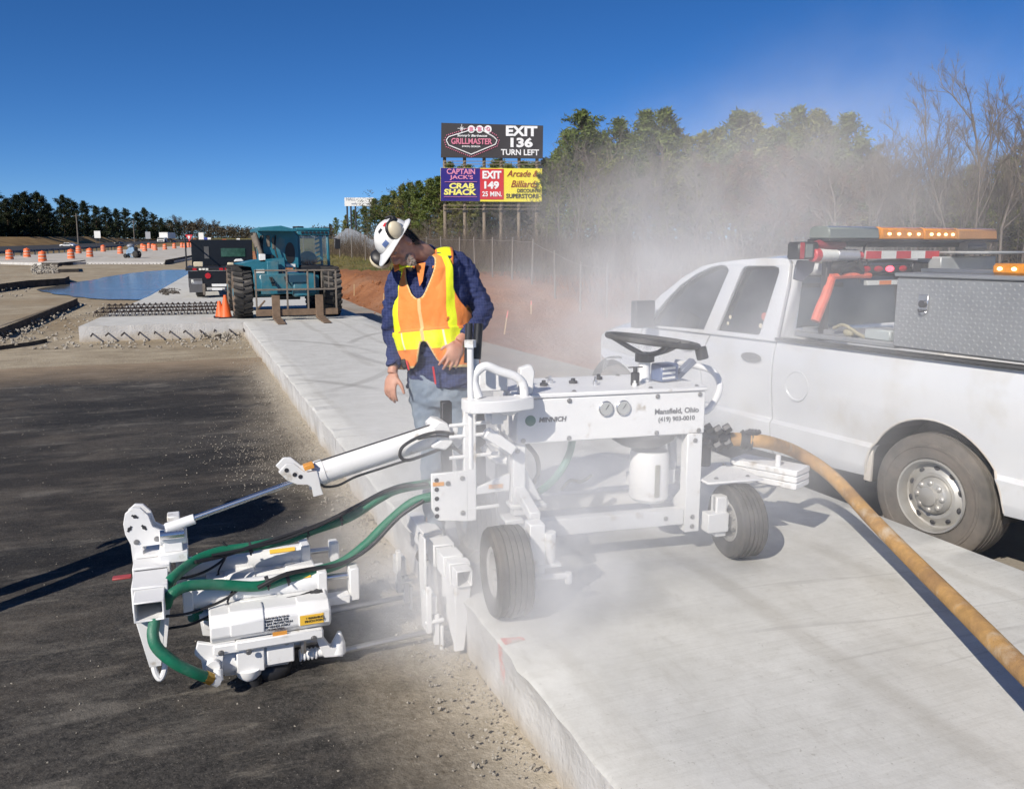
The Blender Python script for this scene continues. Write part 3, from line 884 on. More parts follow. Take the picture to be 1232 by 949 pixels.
for z in (.50, .455, .41, .36, .325): b = M_(); b.cyl((-.225, .4285, z), (-.225, .4275, z), .011, n=12); P_(b, "bolt_hole", INK, 0, par=pl)
b = M_(); b.bb(-.243, -.19, .427, .4295, .472, .49); P_(b, "warning_sticker", LABELO, 0, par=pl)
b = M_(); b.prism([(-.045, .44), (-.045, .41), (.135, .42), (.135, .505)], lambda x, z: (x, .44, z), (0, .02, 0)); wg = P_(b, "wedge_plate")
b = M_(); b.bb(.03, .10, .4365, .4385, .437, .457); P_(b, "warning_sticker", LABELO, 0, par=wg)
b = M_(); b.prism([(.135, .36), (.155, .60), (.175, .60), (.30, .36)], lambda x, z: (x, .44, z), (0, .02, 0)); P_(b, "gusset")
b = M_(); b.bb(.13, .31, .40, .50, .335, .355); b.bb(.10, .19, .38, .50, .27, .29); P_(b, "foot_plate")
b = M_(); b.beam((.16, .10, .39), (.18, .42, .42), .05, .05); b.bb(.1, .17, -.02, .06, .16, .40); P_(b, "wheel_fork")
b = M_(); b.cyl((.19, -.01, .33), (.20, -.01, .20), .03, .014, n=12); b.cyl((.19, -.01, .36), (.19, -.01, .33), .03, n=8); b.cyl((.12, -.02, .16), (.27, -.04, .165), .014, n=8); b.cyl((.27, -.04, .13), (.27, -.04, .18), .016, n=8); b.bb(.12, .24, -.03, .03, .205, .217); P_(b, "steering_knuckle", WHITE, 0)
# hoses under the cabinet
b = M_(); b.tube([(.50, .56, .655), (.47, .54, .55), (.40, .52, .45), (.30, .5, .385), (.22, .49, .37)], .019, 10); P_(b, "hose", mat("faded_green_hose", (.05, .22, .16), .5), 0)
b = M_(); b.tube([(.25, .55, .62), (.30, .54, .55), (.31, .54, .47), (.28, .53, .42)], .012, 8); P_(b, "hose", HOSEBLK, 0); b = M_(); b.tube([(.45, .6, .35), (.5, .6, .40), (.56, .6, .39), (.62, .6, .42)], .009, 8); P_(b, "hose", HOSEBLK, 0)

# ---- side arm reaching over the asphalt (world coordinates)
def WB(): return MB()
AY = 3.80
ra, rb, ca, cb = Vector((-1.236, AY, .366)), Vector((-.70, AY, .512)), Vector((-.59, AY, .545)), Vector((.0, AY, .69))
ad = (cb-ca).normalized(); an = Vector((-ad.z, 0, ad.x))
b = WB(); b.cyl(ca, cb, .056, n=28); b.cyl(ca-ad*.02, ca+ad*.035, .06, n=28); arm = P_(b, "arm_cylinder", WHITE, .004)
b = WB(); b.cyl(ca+an*.0575+Vector((0, -.012, 0)), cb+an*.0575+Vector((0, -.012, 0)), .004, n=6); P_(b, "weld_line", DKSTEEL, 0, par=arm)
b = WB(); b.cyl(ra+ad*.0, ca-ad*.02, .0135, n=16); P_(b, "piston_rod", CHROME, 0, par=arm)
b = WB(); b.cyl(ra-ad*.02, ra+ad*.105, .023, n=16); P_(b, "rod_sleeve", WHITE, .002, par=arm)
ep = [(-.77, .585), (-.735, .62), (-.70, .618), (-.655, .575), (-.60, .575), (-.59, .53), (-.585, .50), (-.575, .462), (-.62, .455), (-.625, .50), (-.645, .515), (-.69, .52), (-.735, .545)]
b = WB(); b.prism([(x, z) for x, z in ep], lambda x, z: (x, AY-.066, z), (0, .018, 0)); e1 = P_(b, "end_plate", WHITE, .002, par=arm)
b = WB(); b.prism([(x, z) for x, z in ep], lambda x, z: (x, AY+.05, z), (0, .018, 0)); P_(b, "end_plate", WHITE, .002, par=arm)
b = WB()
for (x, z) in ((-.735, .592), (-.70, .568), (-.675, .556)): b = WB(); b.cyl((x, AY-.067, z), (x, AY-.068, z), .01, n=12); P_(b, "bolt_hole", INK, 0, par=arm)
b = WB(); b.box((-.635, AY-.05, .598), (.045, .05, .022), Matrix.Rotation(-.24, 3, 'Y')); P_(b, "tag", LABELO, .002, par=arm)
b = WB(); b.prism([(-.055, .735), (-.02, .765), (.02, .755), (.045, .70), (.05, .655), (.01, .62), (-.05, .635), (-.06, .645), (-.02, .67)], lambda x, z: (x, AY-.075, z), (0, .15, 0)); P_(b, "cylinder_head", WHITE, .006, par=arm)
b = WB(); b.cyl((.03, AY-.03, .715), (.08, AY-.03, .70), .02, n=12); b.beam((.05, AY, .685), (.10, AY, .63), .07, .05); P_(b, "pivot_block", WHITE, .003, par=arm)
b = WB(); b.tube([(.05, AY-.08, .70), (-.03, AY-.082, .715), (-.12, AY-.082, .70), (-.2, AY-.082, .66), (-.215, AY-.08, .615), (-.18, AY-.075, .59), (-.1, AY-.07, .605), (0, AY-.06, .63)], .008, 8); P_(b, "arm_hose", HOSEBLK, 0, par=arm)
b = WB(); b.tube([(.04, AY-.085, .688), (-.05, AY-.09, .70), (-.13, AY-.085, .69)], .006, 8); b.tube([(-.18, AY-.075, .59), (-.3, AY-.05, .555), (-.42, AY-.045, .525), (-.50, AY-.05, .495), (-.56, AY-.06, .495), (-.585, AY-.065, .51)], .006, 8)
b.tube([(0, AY-.06, .63), (.06, AY-.04, .62), (.12, AY-.02, .57), (.16, AY-.03, .50)], .008, 8); P_(b, "arm_hose", HOSEBLK, 0, par=arm)

# ---- drill carriage: two hollow beams along the slab, drills between them
BX, BZ, Y0 = -1.322, .155, 3.40
b = WB(); b.tubebeam((BX, Y0, BZ), (BX, 4.38, BZ), .115, .085); carr = P_(b, "carriage_beam", WHITE, .003)
for (ya, yb, gx) in ((3.53, 3.72, .012), (3.74, 3.86, .018), (3.90, 4.14, .014)):
    b = WB(); b.tubebeam((BX, ya, BZ), (BX, yb, BZ), .115+gx*2, .085+gx*2, .011); P_(b, "sleeve", WHITE, .003)
b = WB(); b.prism([(BX-.055, BZ-.045), (BX+.058, BZ-.045), (BX+.03, -.10), (BX-.015, -.10)], lambda x, z: (x, Y0+.04, z), (0, .02, 0))
b.prism([(BX-.055, BZ-.045), (BX+.075, BZ-.045), (BX+.05, -.08), (BX+.02, -.08)], lambda x, z: (x, Y0+.16, z), (0, .02, 0)); P_(b, "carriage_foot", WHITE, .002)
b = WB(); b.tube([(BX+.0, Y0+.1, -.05), (BX+.0, Y0+.08, -.13), (BX+.02, Y0+.07, -.17), (BX+.04, Y0+.08, -.13), (BX+.04, Y0+.1, -.06)], .012, 8); P_(b, "lift_eye", WHITE, 0)
# upright plate with three slots, at the rod end
pp = [(-1.435, .36), (-1.425, .405), (-1.395, .43), (-1.36, .425), (-1.33, .39), (-1.315, .335), (-1.27, .305), (-1.20, .30), (-1.20, .25), (-1.36, .245), (-1.365, .14), (-1.405, .135), (-1.41, .26), (-1.43, .31)]
b = WB(); b.prism(pp, lambda x, z: (x, 3.93, z), (0, .02, 0)); ppl = P_(b, "clevis_plate", WHITE, .002)
b = WB(); b.prism([(x+.01, z+.0) for x, z in pp], lambda x, z: (x, 3.985, z), (0, .02, 0)); P_(b, "clevis_plate", WHITE, .002)
b = WB()
for (x, z, a) in ((-1.385, .39, .5), (-1.41, .335, 2.2), (-1.35, .335, .9)): b = WB(); b.box((x, 3.9285, z), (.03, .001, .009), Matrix.Rotation(a, 3, 'Y')); b.cyl((x, 3.929, z), (x, 3.9282, z), .009, n=8); P_(b, "slot", INK, 0, par=ppl)
b = WB(); b.bb(-1.29, -1.17, 3.78, 3.98, .205, .25); b.bb(-1.27, -1.19, 3.80, 3.94, .25, .30); b.cyl((-1.285, 3.83, .31), (-1.17, 3.83, .31), .035, n=16); b.bb(-1.255, -1.20, 4.0, 4.08, .24, .35); P_(b, "rod_end_block", WHITE, .004)
b = WB(); b.cyl((-1.28, 3.79, .335), (-1.18, 3.79, .335), .022, n=12); P_(b, "pivot_pin", CHROME, 0)
b = WB(); b.bb(-1.41, -1.38, 3.95, 4.02, .09, .14); b.bb(-1.5, -1.42, 3.96, 4.0, .09, .1); P_(b, "marker_tab", mat("red_tab", (.35, .06, .06), .5), .003)

# near guide beam standing against the slab
GX, GZ = -.005, .10
b = WB(); b.tubebeam((GX, Y0, GZ), (GX, 4.30, GZ), .078, .08); P_(b, "guide_beam", WHITE, .003)
for (ya, yb, gx) in ((3.47, 3.53, .012), (3.57, 3.68, .010), (3.72, 3.84, .014), (3.9, 4.1, .012)):
    b = WB(); b.tubebeam((GX, ya, GZ), (GX, yb, GZ), .078+gx*2, .08+gx*2, .011); P_(b, "sleeve", WHITE, .003)
b = WB(); b.prism([(GX-.036, GZ-.04), (GX+.036, GZ-.04), (GX+.0, -.25), (GX-.045, -.25)], lambda x, z: (x, Y0+.015, z), (0, .02, 0))
b.prism([(.0, GZ-.04), (.20, GZ-.04), (.20, -.09), (.0, -.245)], lambda y, z: (GX-.04, Y0+.03+y, z), (.012, 0, 0)); P_(b, "guide_wedge", WHITE, .002)
b = WB(); b.prism([(-.02, -.27), (-.02, .2), (.09, .2), (.09, .05), (.045, -.27)], lambda y, z: (GX-.105, 3.72+y, z), (.01, 0, 0)); P_(b, "guide_wedge", WHITE, .002)
def guide(y, z0, x):
    b = WB(); b.bb(x-.03, x+.02, y-.04, y+.05, z0+.10, z0+.19); b.bb(x-.035, x-.01, y-.06, y-.03, z0+.02, z0+.24); b.bb(x+.005, x+.03, y-.045, y-.02, z0-.05, z0+.1); b.bb(x+.035, x+.05, y-.045, y-.02, z0-.09, z0+.04)
    b.cyl((x-.04, y-.05, z0+.07), (x+.05, y-.05, z0+.075), .011, n=8); b.cyl((x-.02, y, z0+.04), (x+.03, y, z0+.04), .042, n=14); P_(b, "drill_guide", WHITE, .003)
guide(3.55, -.20, -.125); guide(3.98, -.17, -.16)

# drills
def drill(y, z, box=True):
    """rock drill: finned body, front head, steel, feed cylinder above and behind"""
    b = WB()
    # upper cover: a chamfered box
    sec = [(-.075, .0), (-.105, .035), (-.105, .085), (-.07, .118), (.06, .118), (.095, .085), (.095, .0)]
    x0, x1 = -1.10, -.60
    b.prism(sec, lambda a, c: (x0, y+a, z+c), (x1-x0, 0, 0)); cov = P_(b, "drill_cover", WHITE, .008, seg=2)
    b = WB(); sec2 = [(-.112, .030), (-.112, .088), (-.073, .125), (.0, .125), (.0, .030)]
    for (xa, xb) in ((-1.02, -.88), (-.74, -.605)): b = WB(); b.prism(sec2, lambda a, c: (xa, y+a, z+c), (xb-xa, 0, 0)); P_(b, "cover_rib", WHITE, .006, seg=2, par=cov)
    b = WB(); b.bb(-1.09, -.635, y-.10, y+.07, z-.045, z-.004); b.bb(-1.0, -.64, y-.112, y-.08, z-.035, z+.004); P_(b, "drill_rail", WHITE, .004)
    b = WB(); b.cyl((-1.06, y, z-.11), (-.78, y, z-.11), .068, n=20); b.bb(-1.0, -.885, y-.085, y+.06, z-.155, z-.05); b.cyl((-1.05, y-.01, z-.165), (-.85, y-.01, z-.165), .022, n=10)
    b.bb(-.875, -.76, y-.078, y+.06, z-.14, z-.05); dr = P_(b, "rock_drill", WHITE, .005)
    b = WB(); b.cyl((-.76, y-.04, z-.075), (-.66, y-.04, z-.075), .018, n=10); b.cyl((-.72, y-.07, z-.05), (-.72, y-.07, z-.11), .012, n=8); P_(b, "fitting", STEEL, .001)
    b = WB()
    for k in range(5): b.cyl((-.735+k*.017, y-.02, z-.145), (-.725+k*.017, y-.02, z-.145), .027, n=14)
    b.cyl((-.735, y-.02, z-.145), (-.60, y-.02, z-.145), .021, n=14); b.lathe([(0, 0), (.038, 0), (.03, .05), (.008, .10), (0, .1)], (-.565, y-.02, z-.16), (.1, 0, 1), 12); b.prism([(-.63, -.16), (-.665, -.06), (-.64, -.05), (-.60, -.12), (-.545, -.12), (-.545, -.17)], lambda x, c: (x, y-.05, z+c), (0, .05, 0)); P_(b, "front_head", WHITE, .003)
    b = WB(); b.cyl((-.60, y+.02, z-.18), (.02, y+.02, z-.145), .014, n=8); P_(b, "drill_steel", STEEL, 0)
    b = WB(); b.prism([(-1.15, .02), (-1.09, .0), (-1.0, .0), (-1.05, -.05), (-1.06, -.13), (-1.07, -.19), (-1.09, -.16), (-1.13, -.15), (-1.14, -.06), (-1.165, -.03)], lambda x, c: (x, y-.09, z+c), (0, .025, 0)); b.cyl((-1.095, y-.09, z-.085), (-1.095, y-.12, z-.085), .03, n=14); P_(b, "rear_bracket", WHITE, .003)
    b = WB(); b.lathe([(0, 0), (.03, .0), (.05, .02), (.055, .05), (0, .05)], (-.95, y-.05, z-.195), (0, 0, 1), 16); P_(b, "drain_cup", WHITE, 0)
    b = WB(); b.ell((-.86, y+.0, z-.20), (.10, .06, .055), nu=14, nv=8); P_(b, "dust_hood", HOSEBLK, 0)
    b = WB(); b.cyl((-.93, y-.045, z-.24), (-.93, y-.045, z-.19), .035, n=12); P_(b, "rubber_boot", HOSEBLK, 0)
    return cov
cov = drill(3.55, -.055)
drill(3.98, -.055)
# labels on the near drill's cover
cv = Vector((0, 3.55, -.055))
text("WARNING FLYING\nDEBRIS WEAR EYE\nAND EAR PROTECTION\nKEEP HANDS AWAY\nFROM DRILL", .013, INK, face_mat((-.835, 3.4435, .006), (1, 0, 0), (0, 0, 1)), cov, bold=.0002)
b = WB(); b.bb(-.735, -.635, 3.4355, 3.4375, -.018, .025); lb = P_(b, "warning_label", LABEL, 0, par=cov)
text("! WARNING\nPINCH POINT", .014, INK, face_mat((-.672, 3.4345, .003), (1, 0, 0), (0, 0, 1)), cov, bold=.0002)
b = WB(); b.bb(-.85, -.79, 3.445, 3.447, -.052, -.034); P_(b, "warning_label", LABELO, 0, par=cov)

def feed(y, z, x0, x1, rx, prong):
    b = WB(); b.cyl((x0, y, z), (x1, y, z), .052, n=24); b.bb(x1-.012, x1+.03, y-.06, y+.06, z-.058, z+.058); b.bb(x0-.03, x0+.012, y-.06, y+.06, z-.058, z+.058); fc = P_(b, "feed_cylinder", WHITE, .004)
    b = WB(); b.cyl((x1+.02, y, z+.005), (rx, y, z+.005), .014, n=12); P_(b, "piston_rod", CHROME, 0, par=fc)
    b = WB(); b.box((x1-.10, y-.035, z+.043), (.12, .002, .022), Matrix.Rotation(R(-50), 3, 'X')); P_(b, "warning_label", LABEL, 0, par=fc)
    b = WB(); b.bb(rx-.015, rx+.03, y-.035, y+.04, z-.05 if not prong else z-.11, z+.045)
    if prong: b.bb(x1-.06, rx-.015, y-.045, y+.02, z-.115, z-.075)
    P_(b, "rod_block", WHITE, .005)
    b = WB(); b.bb(x0, x1+.02, y-.06, y+.07, z-.085, z-.06); b.bb(x0+.2, x0+.36, y-.075, y-.05, z-.08, z-.02); P_(b, "slide_rail", WHITE, .003)
    b = WB(); b.cyl((x1-.02, y-.06, z-.03), (x1-.02, y-.1, z-.035), .017, n=8); b.cyl((x1-.07, y-.075, z-.03), (x1, y-.08, z-.03), .012, n=8); b.bb(x1-.05, x1+.005, y-.095, y-.06, z-.045, z-.02); P_(b, "fitting", DKSTEEL, .002)
    b = WB()
    for k in range(3): b.tube([(x1-.05, y-.08, z-.03+.006*k), (x1-.15, y-.095, z-.025-.004*k), (x1-.25, y-.085, z-.05), (x1-.33, y-.075, z-.06+.004*k), (x1-.4, y-.08, z-.02), (x1-.36, y-.04, z+.05)], .0045, 6)
    b.tube([(x1-.4, y-.08, z-.02), (x1-.44, y-.085, z-.05), (x1-.40, y-.08, z-.065), (x1-.3, y-.085, z-.058)], .006, 6)
    b.tube([(x1-.34, y-.08, z-.055), (x1-.44, y-.085, z-.05), (x1-.55, y-.085, z-.085), (x0-.1, y-.06, z-.10)], .006, 6); P_(b, "control_hoses", HOSEBLK, 0)
feed(3.66, .085, -1.17, -.62, -.47, True)
feed(4.02, .085, -1.20, -.645, -.50, False)

# green air hoses over the drills
def PT(px, py, y):
    r = ray(px, py); t = (y - CAM.y)/r.y; return CAM + r*t
def gh(l, r=.023, m=HOSEGRN, nm="air_hose"):
    b = WB(); b.tube([PT(*q) for q in l], r, 12); return P_(b, nm, m, 0)
gh([(190, 722, 3.62), (203, 700, 3.60), (232, 676, 3.75), (262, 664, 3.82), (300, 658, 3.86), (345, 649, 3.88), (375, 638, 3.9), (420, 622, 3.92), (455, 600, 3.92), (480, 588, 3.92), (520, 581, 3.85)])
gh([(200, 728, 3.55), (205, 716, 3.52), (225, 705, 3.55), (260, 703, 3.58), (310, 705, 3.60), (345, 695, 3.62), (375, 688, 3.65), (410, 677, 3.7), (440, 655, 3.72), (465, 630, 3.74), (495, 605, 3.75), (520, 597, 3.7)])
gh([(186, 746, 3.42), (184, 764, 3.38), (190, 780, 3.36), (210, 797, 3.35), (232, 808, 3.36), (247, 814, 3.38)])
b = WB(); b.cyl(PT(246, 813, 3.38), PT(255, 817, 3.39), .026, n=8); P_(b, "coupling", BRASS, .002)
b = WB(); b.cyl(PT(254, 816, 3.39), PT(263, 819, 3.40), .025, n=10); b.cyl(PT(263, 819, 3.40), PT(262, 805, 3.42), .02, n=10); P_(b, "coupling", WHITE2, .002)
for l in ([(230, 742, 3.6), (250, 740, 3.66), (262, 746, 3.72)],):
    gh(l, .022)
hb_ = lambda l, r=.009: gh(l, r, HOSEBLK, "control_hose")
hb_([(235, 676, 3.72), (270, 668, 3.8), (310, 655, 3.84), (345, 644, 3.86), (390, 628, 3.88), (430, 608, 3.9), (470, 588, 3.9), (515, 582, 3.83)])
hb_([(255, 668, 3.77), (295, 660, 3.8), (335, 651, 3.84), (380, 634, 3.86), (425, 612, 3.88)], .007)
hb_([(310, 707, 3.57), (340, 692, 3.58), (370, 685, 3.62), (410, 678, 3.66), (445, 658, 3.68), (480, 622, 3.7), (510, 602, 3.68)], .010)
hb_([(190, 742, 3.48), (225, 738, 3.52), (255, 728, 3.56), (275, 718, 3.58), (290, 706, 3.6)], .006)
hb_([(205, 698, 3.7), (240, 690, 3.78), (265, 676, 3.82), (275, 662, 3.83), (268, 652, 3.84)], .006)
b = WB()
for q in ((301, 659, 3.86), (369, 640, 3.9), (322, 700, 3.6), (346, 695, 3.62), (410, 624, 3.92)):
    p = PT(*q); b.cyl(p-Vector((.008, 0, 0)), p+Vector((.008, 0, .004)), .027, n=10); b.cyl(p, p+Vector((0, -.04, -.02)), .004, n=5); P_(b, "cable_tie", INK, 0); b = WB()

# hex bolts on the plates and frame
bolt_me = None
def bolt(p, ax):
    global bolt_me
    if bolt_me is None:
        b = MB(); b.cyl((0, 0, 0), (0, 0, .007), .0085, n=6); b.cyl((0, 0, 0), (0, 0, .0015), .013, n=10)
        bo_ = b.build("bolt", STEEL, None); bolt_me = bo_.data; c = bo_
    else:
        c = bpy.data.objects.new("bolt", bolt_me); COL.objects.link(c)
    c.parent = rig; c.matrix_parent_inverse = WM[rig.name].inverted()
    q = Vector(ax).to_track_quat('Z', 'Y'); c.matrix_basis = Matrix.LocRotScale(Vector(p), q, Vector((1, 1, 1)))
nF = -(LX.to_3x3() @ Vector((0, 1, 0)))
for u in (.19, .42, .88, 1.11):
    for z in (.672, .855): bolt(L3(u, .40, z), nF)
for z in (.62, .22, .17): bolt(L3(1.094, .402, z), nF)
for (u, z) in ((.165, .62), (.185, .34), (.30, .22), (.95, .22)): bolt(L3(u, .41, z), nF)
for (u, z) in ((-.10, .50), (-.10, .33), (-.17, .48)): bolt(L3(u, .43, z), nF)
for (x, z) in ((-1.385, .27), (-1.30, .275), (-1.23, .275)): bolt((x, 3.93, z), (0, -1, 0))
for (x, z) in ((-1.06, -.085), (-.68, -.085), (-.95, -.10), (-.79, -.10)): bolt((x, 3.55-.113, z) if x < -.9 or x > -.7 else (x, 3.55-.079, z), (0, -1, 0))
for (x, y) in ((1.22, .40), (1.40, .40), (1.22, .64), (1.40, .64)): bolt(L3(x, y, .413), (0, 0, 1))
for u in (.2, .45, .85, 1.1):
    for v in (.42, .84): bolt(L3(u, v, .8955), (0, 0, 1))
# ------------------------------------------------------------------ big air hose to the compressor
hp = [L3(1.36, .55, .58), L3(1.44, .53, .575), L3(1.56, .48, .565)]
hz_ = [(960, 545, .44), (1000, 572, .36), (1050, 625, .26), (1100, 676, .22), (1167, 742, .23), (1240, 815, .24), (1330, 900, .22)]
hp += [ONZ(x, y, z) for x, y, z in hz_]
hp += [Vector((1.5, 1.0, .1)), Vector((1.9, .2, .036)), Vector((2.6, -1.2, -.2)), Vector((3.4, -3, -.26))]
mb = MB(); mb.tube(hp, .036, 14)
hz1 = tag(mb.build("compressor_hose", HOSEYEL, smooth=60), "thick tan rubber hose from the drilling machine trailing over the slab edge", "hose")
mb = MB(); q0, q1 = hp[1], hp[2]
mb.cyl(q0-(q1-q0)*.1, q0+(q1-q0)*.35, .047, n=12)
for k in range(4):
    p = q0 + (q1-q0)*(-.05+.12*k); mb.cyl(p, p+(q1-q0)*.05, .054, n=10); mb.cyl(p+Vector((0, -.03, .04)), p+Vector((.02, -.05, .06)), .013, n=6)
mb.build("hose_clamp", DKSTEEL, hz1, smooth=40)
# ------------------------------------------------------------------ worker
SKIN = mat("skin", (.52, .27, .185), .55, var=.14, sc=25, col2=(.42, .17, .11), c2pos=(.5, .75))
HAIRM = mat("grey_beard", (.27, .22, .185), .9, var=.35, sc=60)
def _shirt(k):
    base = k.ramp(k.noise(5, 6), .3, (.02, .028, .085), .72, (.032, .046, .135))
    ln = None
    for ax in ('X', 'Z'):
        w = k.N.new("ShaderNodeTexWave"); w.bands_direction = ax; w.inputs['Scale'].default_value = 22; w.inputs['Distortion'].default_value = 1.0; w.inputs['Detail'].default_value = 1
        k.L.new(k.tc.outputs['Object'], w.inputs['Vector'])
        l = k.mr(w.outputs['Fac'], .8, 1.0); ln = l if ln is None else k.math('MAXIMUM', ln, l)
    base = k.mix(k.math('MULTIPLY', ln, .5), base, (.07, .085, .2))
    k.bump(k.noise(40, 6), .35, .01)
    return base
SHIRT = gmat("navy_plaid_cloth", _shirt)
def _jean(k):
    base = k.ramp(k.noise(6, 6), .3, (.13, .175, .235), .72, (.27, .32, .38))
    base = k.mix(k.math('MULTIPLY', k.mask(k.noise(3, 5, seed=2), .45, .65), .5), base, (.36, .4, .43))
    k.bump(k.noise(60, 6), .4, .008)
    return base
JEAN = gmat("faded_denim", _jean)
VORANGE = mat("vest_orange", (.87, .26, .055), .75, var=.08, sc=8, bump=.35, bsc=18)
VYEL = mat("vest_yellow", (.80, .86, .02), .6, var=.05, sc=8, bump=.3, bsc=18)
VBIND = mat("vest_binding", (.72, .5, .22), .7, var=.05)
VSILV = mat("vest_tape", (.78, .78, .55), .45, var=.05)
HELM = mat("helmet_white", (.74, .74, .72), .32, var=.03, sc=8, col2=(.5, .47, .42), c2pos=(.62, .85))
CREAM = mat("earmuff_cream", (.66, .58, .42), .45, var=.06)
REDST = mat("red_sticker", (.6, .03, .035), .5, var=.05)
BLUEST = mat("blue_sticker", (.1, .16, .35), .5, var=.2, sc=60)
BOOT = mat("boot_leather", (.09, .055, .03), .7, var=.2)

PD = 4.38
wloc = ONZ(525, 660, 0)
worker = thing("person", "worker in orange safety vest and white hard hat looking down beside the machine", "person", (wloc.x, wloc.y, 0))
def Q(px, py, dd=0): return AT(px, py, PD+dd)
PX = PD/1000.0     # metres per pixel

def remesh(mb, name, vox, mats, smooth=3, wr=0.0, wsc=9, wst=(1, 1, 1)):
    me = bpy.data.meshes.new(name); me.from_pydata(mb.v, [], mb.f)
    bm = bmesh.new(); bm.from_mesh(me); bmesh.ops.recalc_face_normals(bm, faces=bm.faces); bm.to_mesh(me); bm.free()
    o = bpy.data.objects.new(name+"_src", me); COL.objects.link(o)
    m = o.modifiers.new("r", 'REMESH'); m.mode = 'VOXEL'; m.voxel_size = vox
    if smooth:
        s_ = o.modifiers.new("s", 'SMOOTH'); s_.iterations = smooth; s_.factor = .5
    dg = bpy.context.evaluated_depsgraph_get(); out = bpy.data.meshes.new_from_object(o.evaluated_get(dg))
    bpy.data.objects.remove(o); out.name = name
    if wr:
        out.update(); ns = [v.normal.copy() for v in out.vertices]
        for v, n_ in zip(out.vertices, ns):
            p = v.co
            q = Vector((p.x*wsc*wst[0], p.y*wsc*wst[1], p.z*wsc*wst[2]))
            k = noise.noise(q)*.6 + abs(noise.noise(q*1.9+Vector((3, 1, 2))))*.8 - .35 + .3*noise.noise(q*4)
            v.co = p + n_*wr*k
    out.materials.clear()
    for m in mats: out.materials.append(m)
    out.polygons.foreach_set('use_smooth', [True]*len(out.polygons))
    return out

def ringt(c, a, b_, n=40, e=2.3):
    """superellipse ring"""
    out = []
    for k in range(n):
        t = 2*PI*k/n; ct, st = math.cos(t), math.sin(t)
        out.append(c + a*(abs(ct)**(2/e)*(1 if ct >= 0 else -1)) + b_*(abs(st)**(2/e)*(1 if st >= 0 else -1)))
    return out
# torso rings: pixel, half width px, half depth m, dd, sideways tilt
TR = [(531, 467, 42, .125, .02, 0), (531, 450, 43, .128, .01, .02), (527, 428, 43, .135, -.01, .04), (522, 402, 43, .140, -.02, .07), (518, 375, 44, .138, -.035, .12), (517, 350, 45, .13, -.05, .16), (517, 330, 43, .115, -.07, .19), (516, 316, 34, .09, -.085, .2), (514, 308, 18, .065, -.10, .2)]
def torso_axes(tl):
    a = (RIGHT*math.cos(tl) + UP*math.sin(tl)); tw = .28     # chest turned towards the drills
    dpt = (-FWD)
    return (a*math.cos(tw) + dpt*math.sin(tw)*1.0), (dpt*math.cos(tw) - a*math.sin(tw))
def torso_rings(off=0.0, sub=1):
    rs = []
    for (x, y, hw_, hd, dd, tl) in TR:
        a, b_ = torso_axes(tl); rs.append((Q(x, y, dd), a*(hw_*PX+off), b_*(hd+off)))
    return rs
sh = MB()
sh.loft([ringt(c, a, b_) for c, a, b_ in torso_rings()])
def limb(mb, l, n=14):
    pts = [Q(x, y, d) for (x, y, d, r) in l]; mb.tube(pts, [r for *_, r in l], n, 5)
limb(sh, [(503, 322, -.07, .06), (484, 336, -.07, .078), (476, 362, -.05, .07), (473, 388, -.02, .062), (474, 402, .0, .058), (474, 420, -.04, .052), (474, 441, -.08, .044)])
limb(sh, [(535, 312, -.05, .06), (553, 322, -.03, .08), (566, 345, .0, .074), (578, 368, .02, .066), (580, 377, .01, .062), (570, 392, -.08, .056), (556, 407, -.16, .045)])
# collar
sh.tube([Q(500, 312, -.16), Q(497, 305, -.1), Q(506, 297, -.03), Q(520, 300, -.01), Q(528, 308, -.06), Q(520, 318, -.15)], .016, 8)
shirt = remesh(sh, "shirt", .0075, [SHIRT], 4, .021, 8.5, (1, 1, 1.7))
link("shirt", shirt, worker)
# jeans
je = MB()
je.loft([ringt(Q(531, y, .02), RIGHT*(h*PX), FWD*d) for (y, h, d) in ((446, 38, .115), (465, 41, .125), (482, 40, .12), (490, 36, .1))])
limb(je, [(513, 470, .02, .085), (514, 490, .02, .088), (518, 520, .01, .078), (521, 545, .0, .07), (521, 575, .02, .066), (522, 610, .03, .058), (523, 640, .03, .057), (523, 655, .03, .06)])
limb(je, [(549, 470, .02, .085), (551, 490, .02, .088), (557, 520, .01, .078), (562, 545, .0, .07), (565, 575, .03, .066), (568, 610, .05, .058), (569, 640, .06, .057), (569, 655, .06, .06)])
link("jeans", remesh(je, "jeans", .009, [JEAN], 4, .014, 8, (1, 1, 1.3)), worker)
for (x, d) in ((523, .03), (569, .06)):
    bt = MB(); a = Q(x, 652, d); a.z = .0
    fw = (-_fh*.9 - RIGHT*.25).normalized(); sd = fw.cross(Vector((0, 0, 1)))
    rings = []
    for (o, w_, h_) in ((-.09, .03, .07), (-.07, .042, .10), (.0, .044, .105), (.07, .046, .075), (.13, .048, .06), (.18, .042, .045), (.205, .02, .03)):
        rings.append([a + fw*o + sd*(w_*math.cos(t)) + Vector((0, 0, max(.0, h_/2 + h_/2*math.sin(t)*1.0))) for t in np.linspace(0, 2*PI, 15)[:-1]])
    bt.loft(rings); bt.build("boot", BOOT, worker, smooth=60)
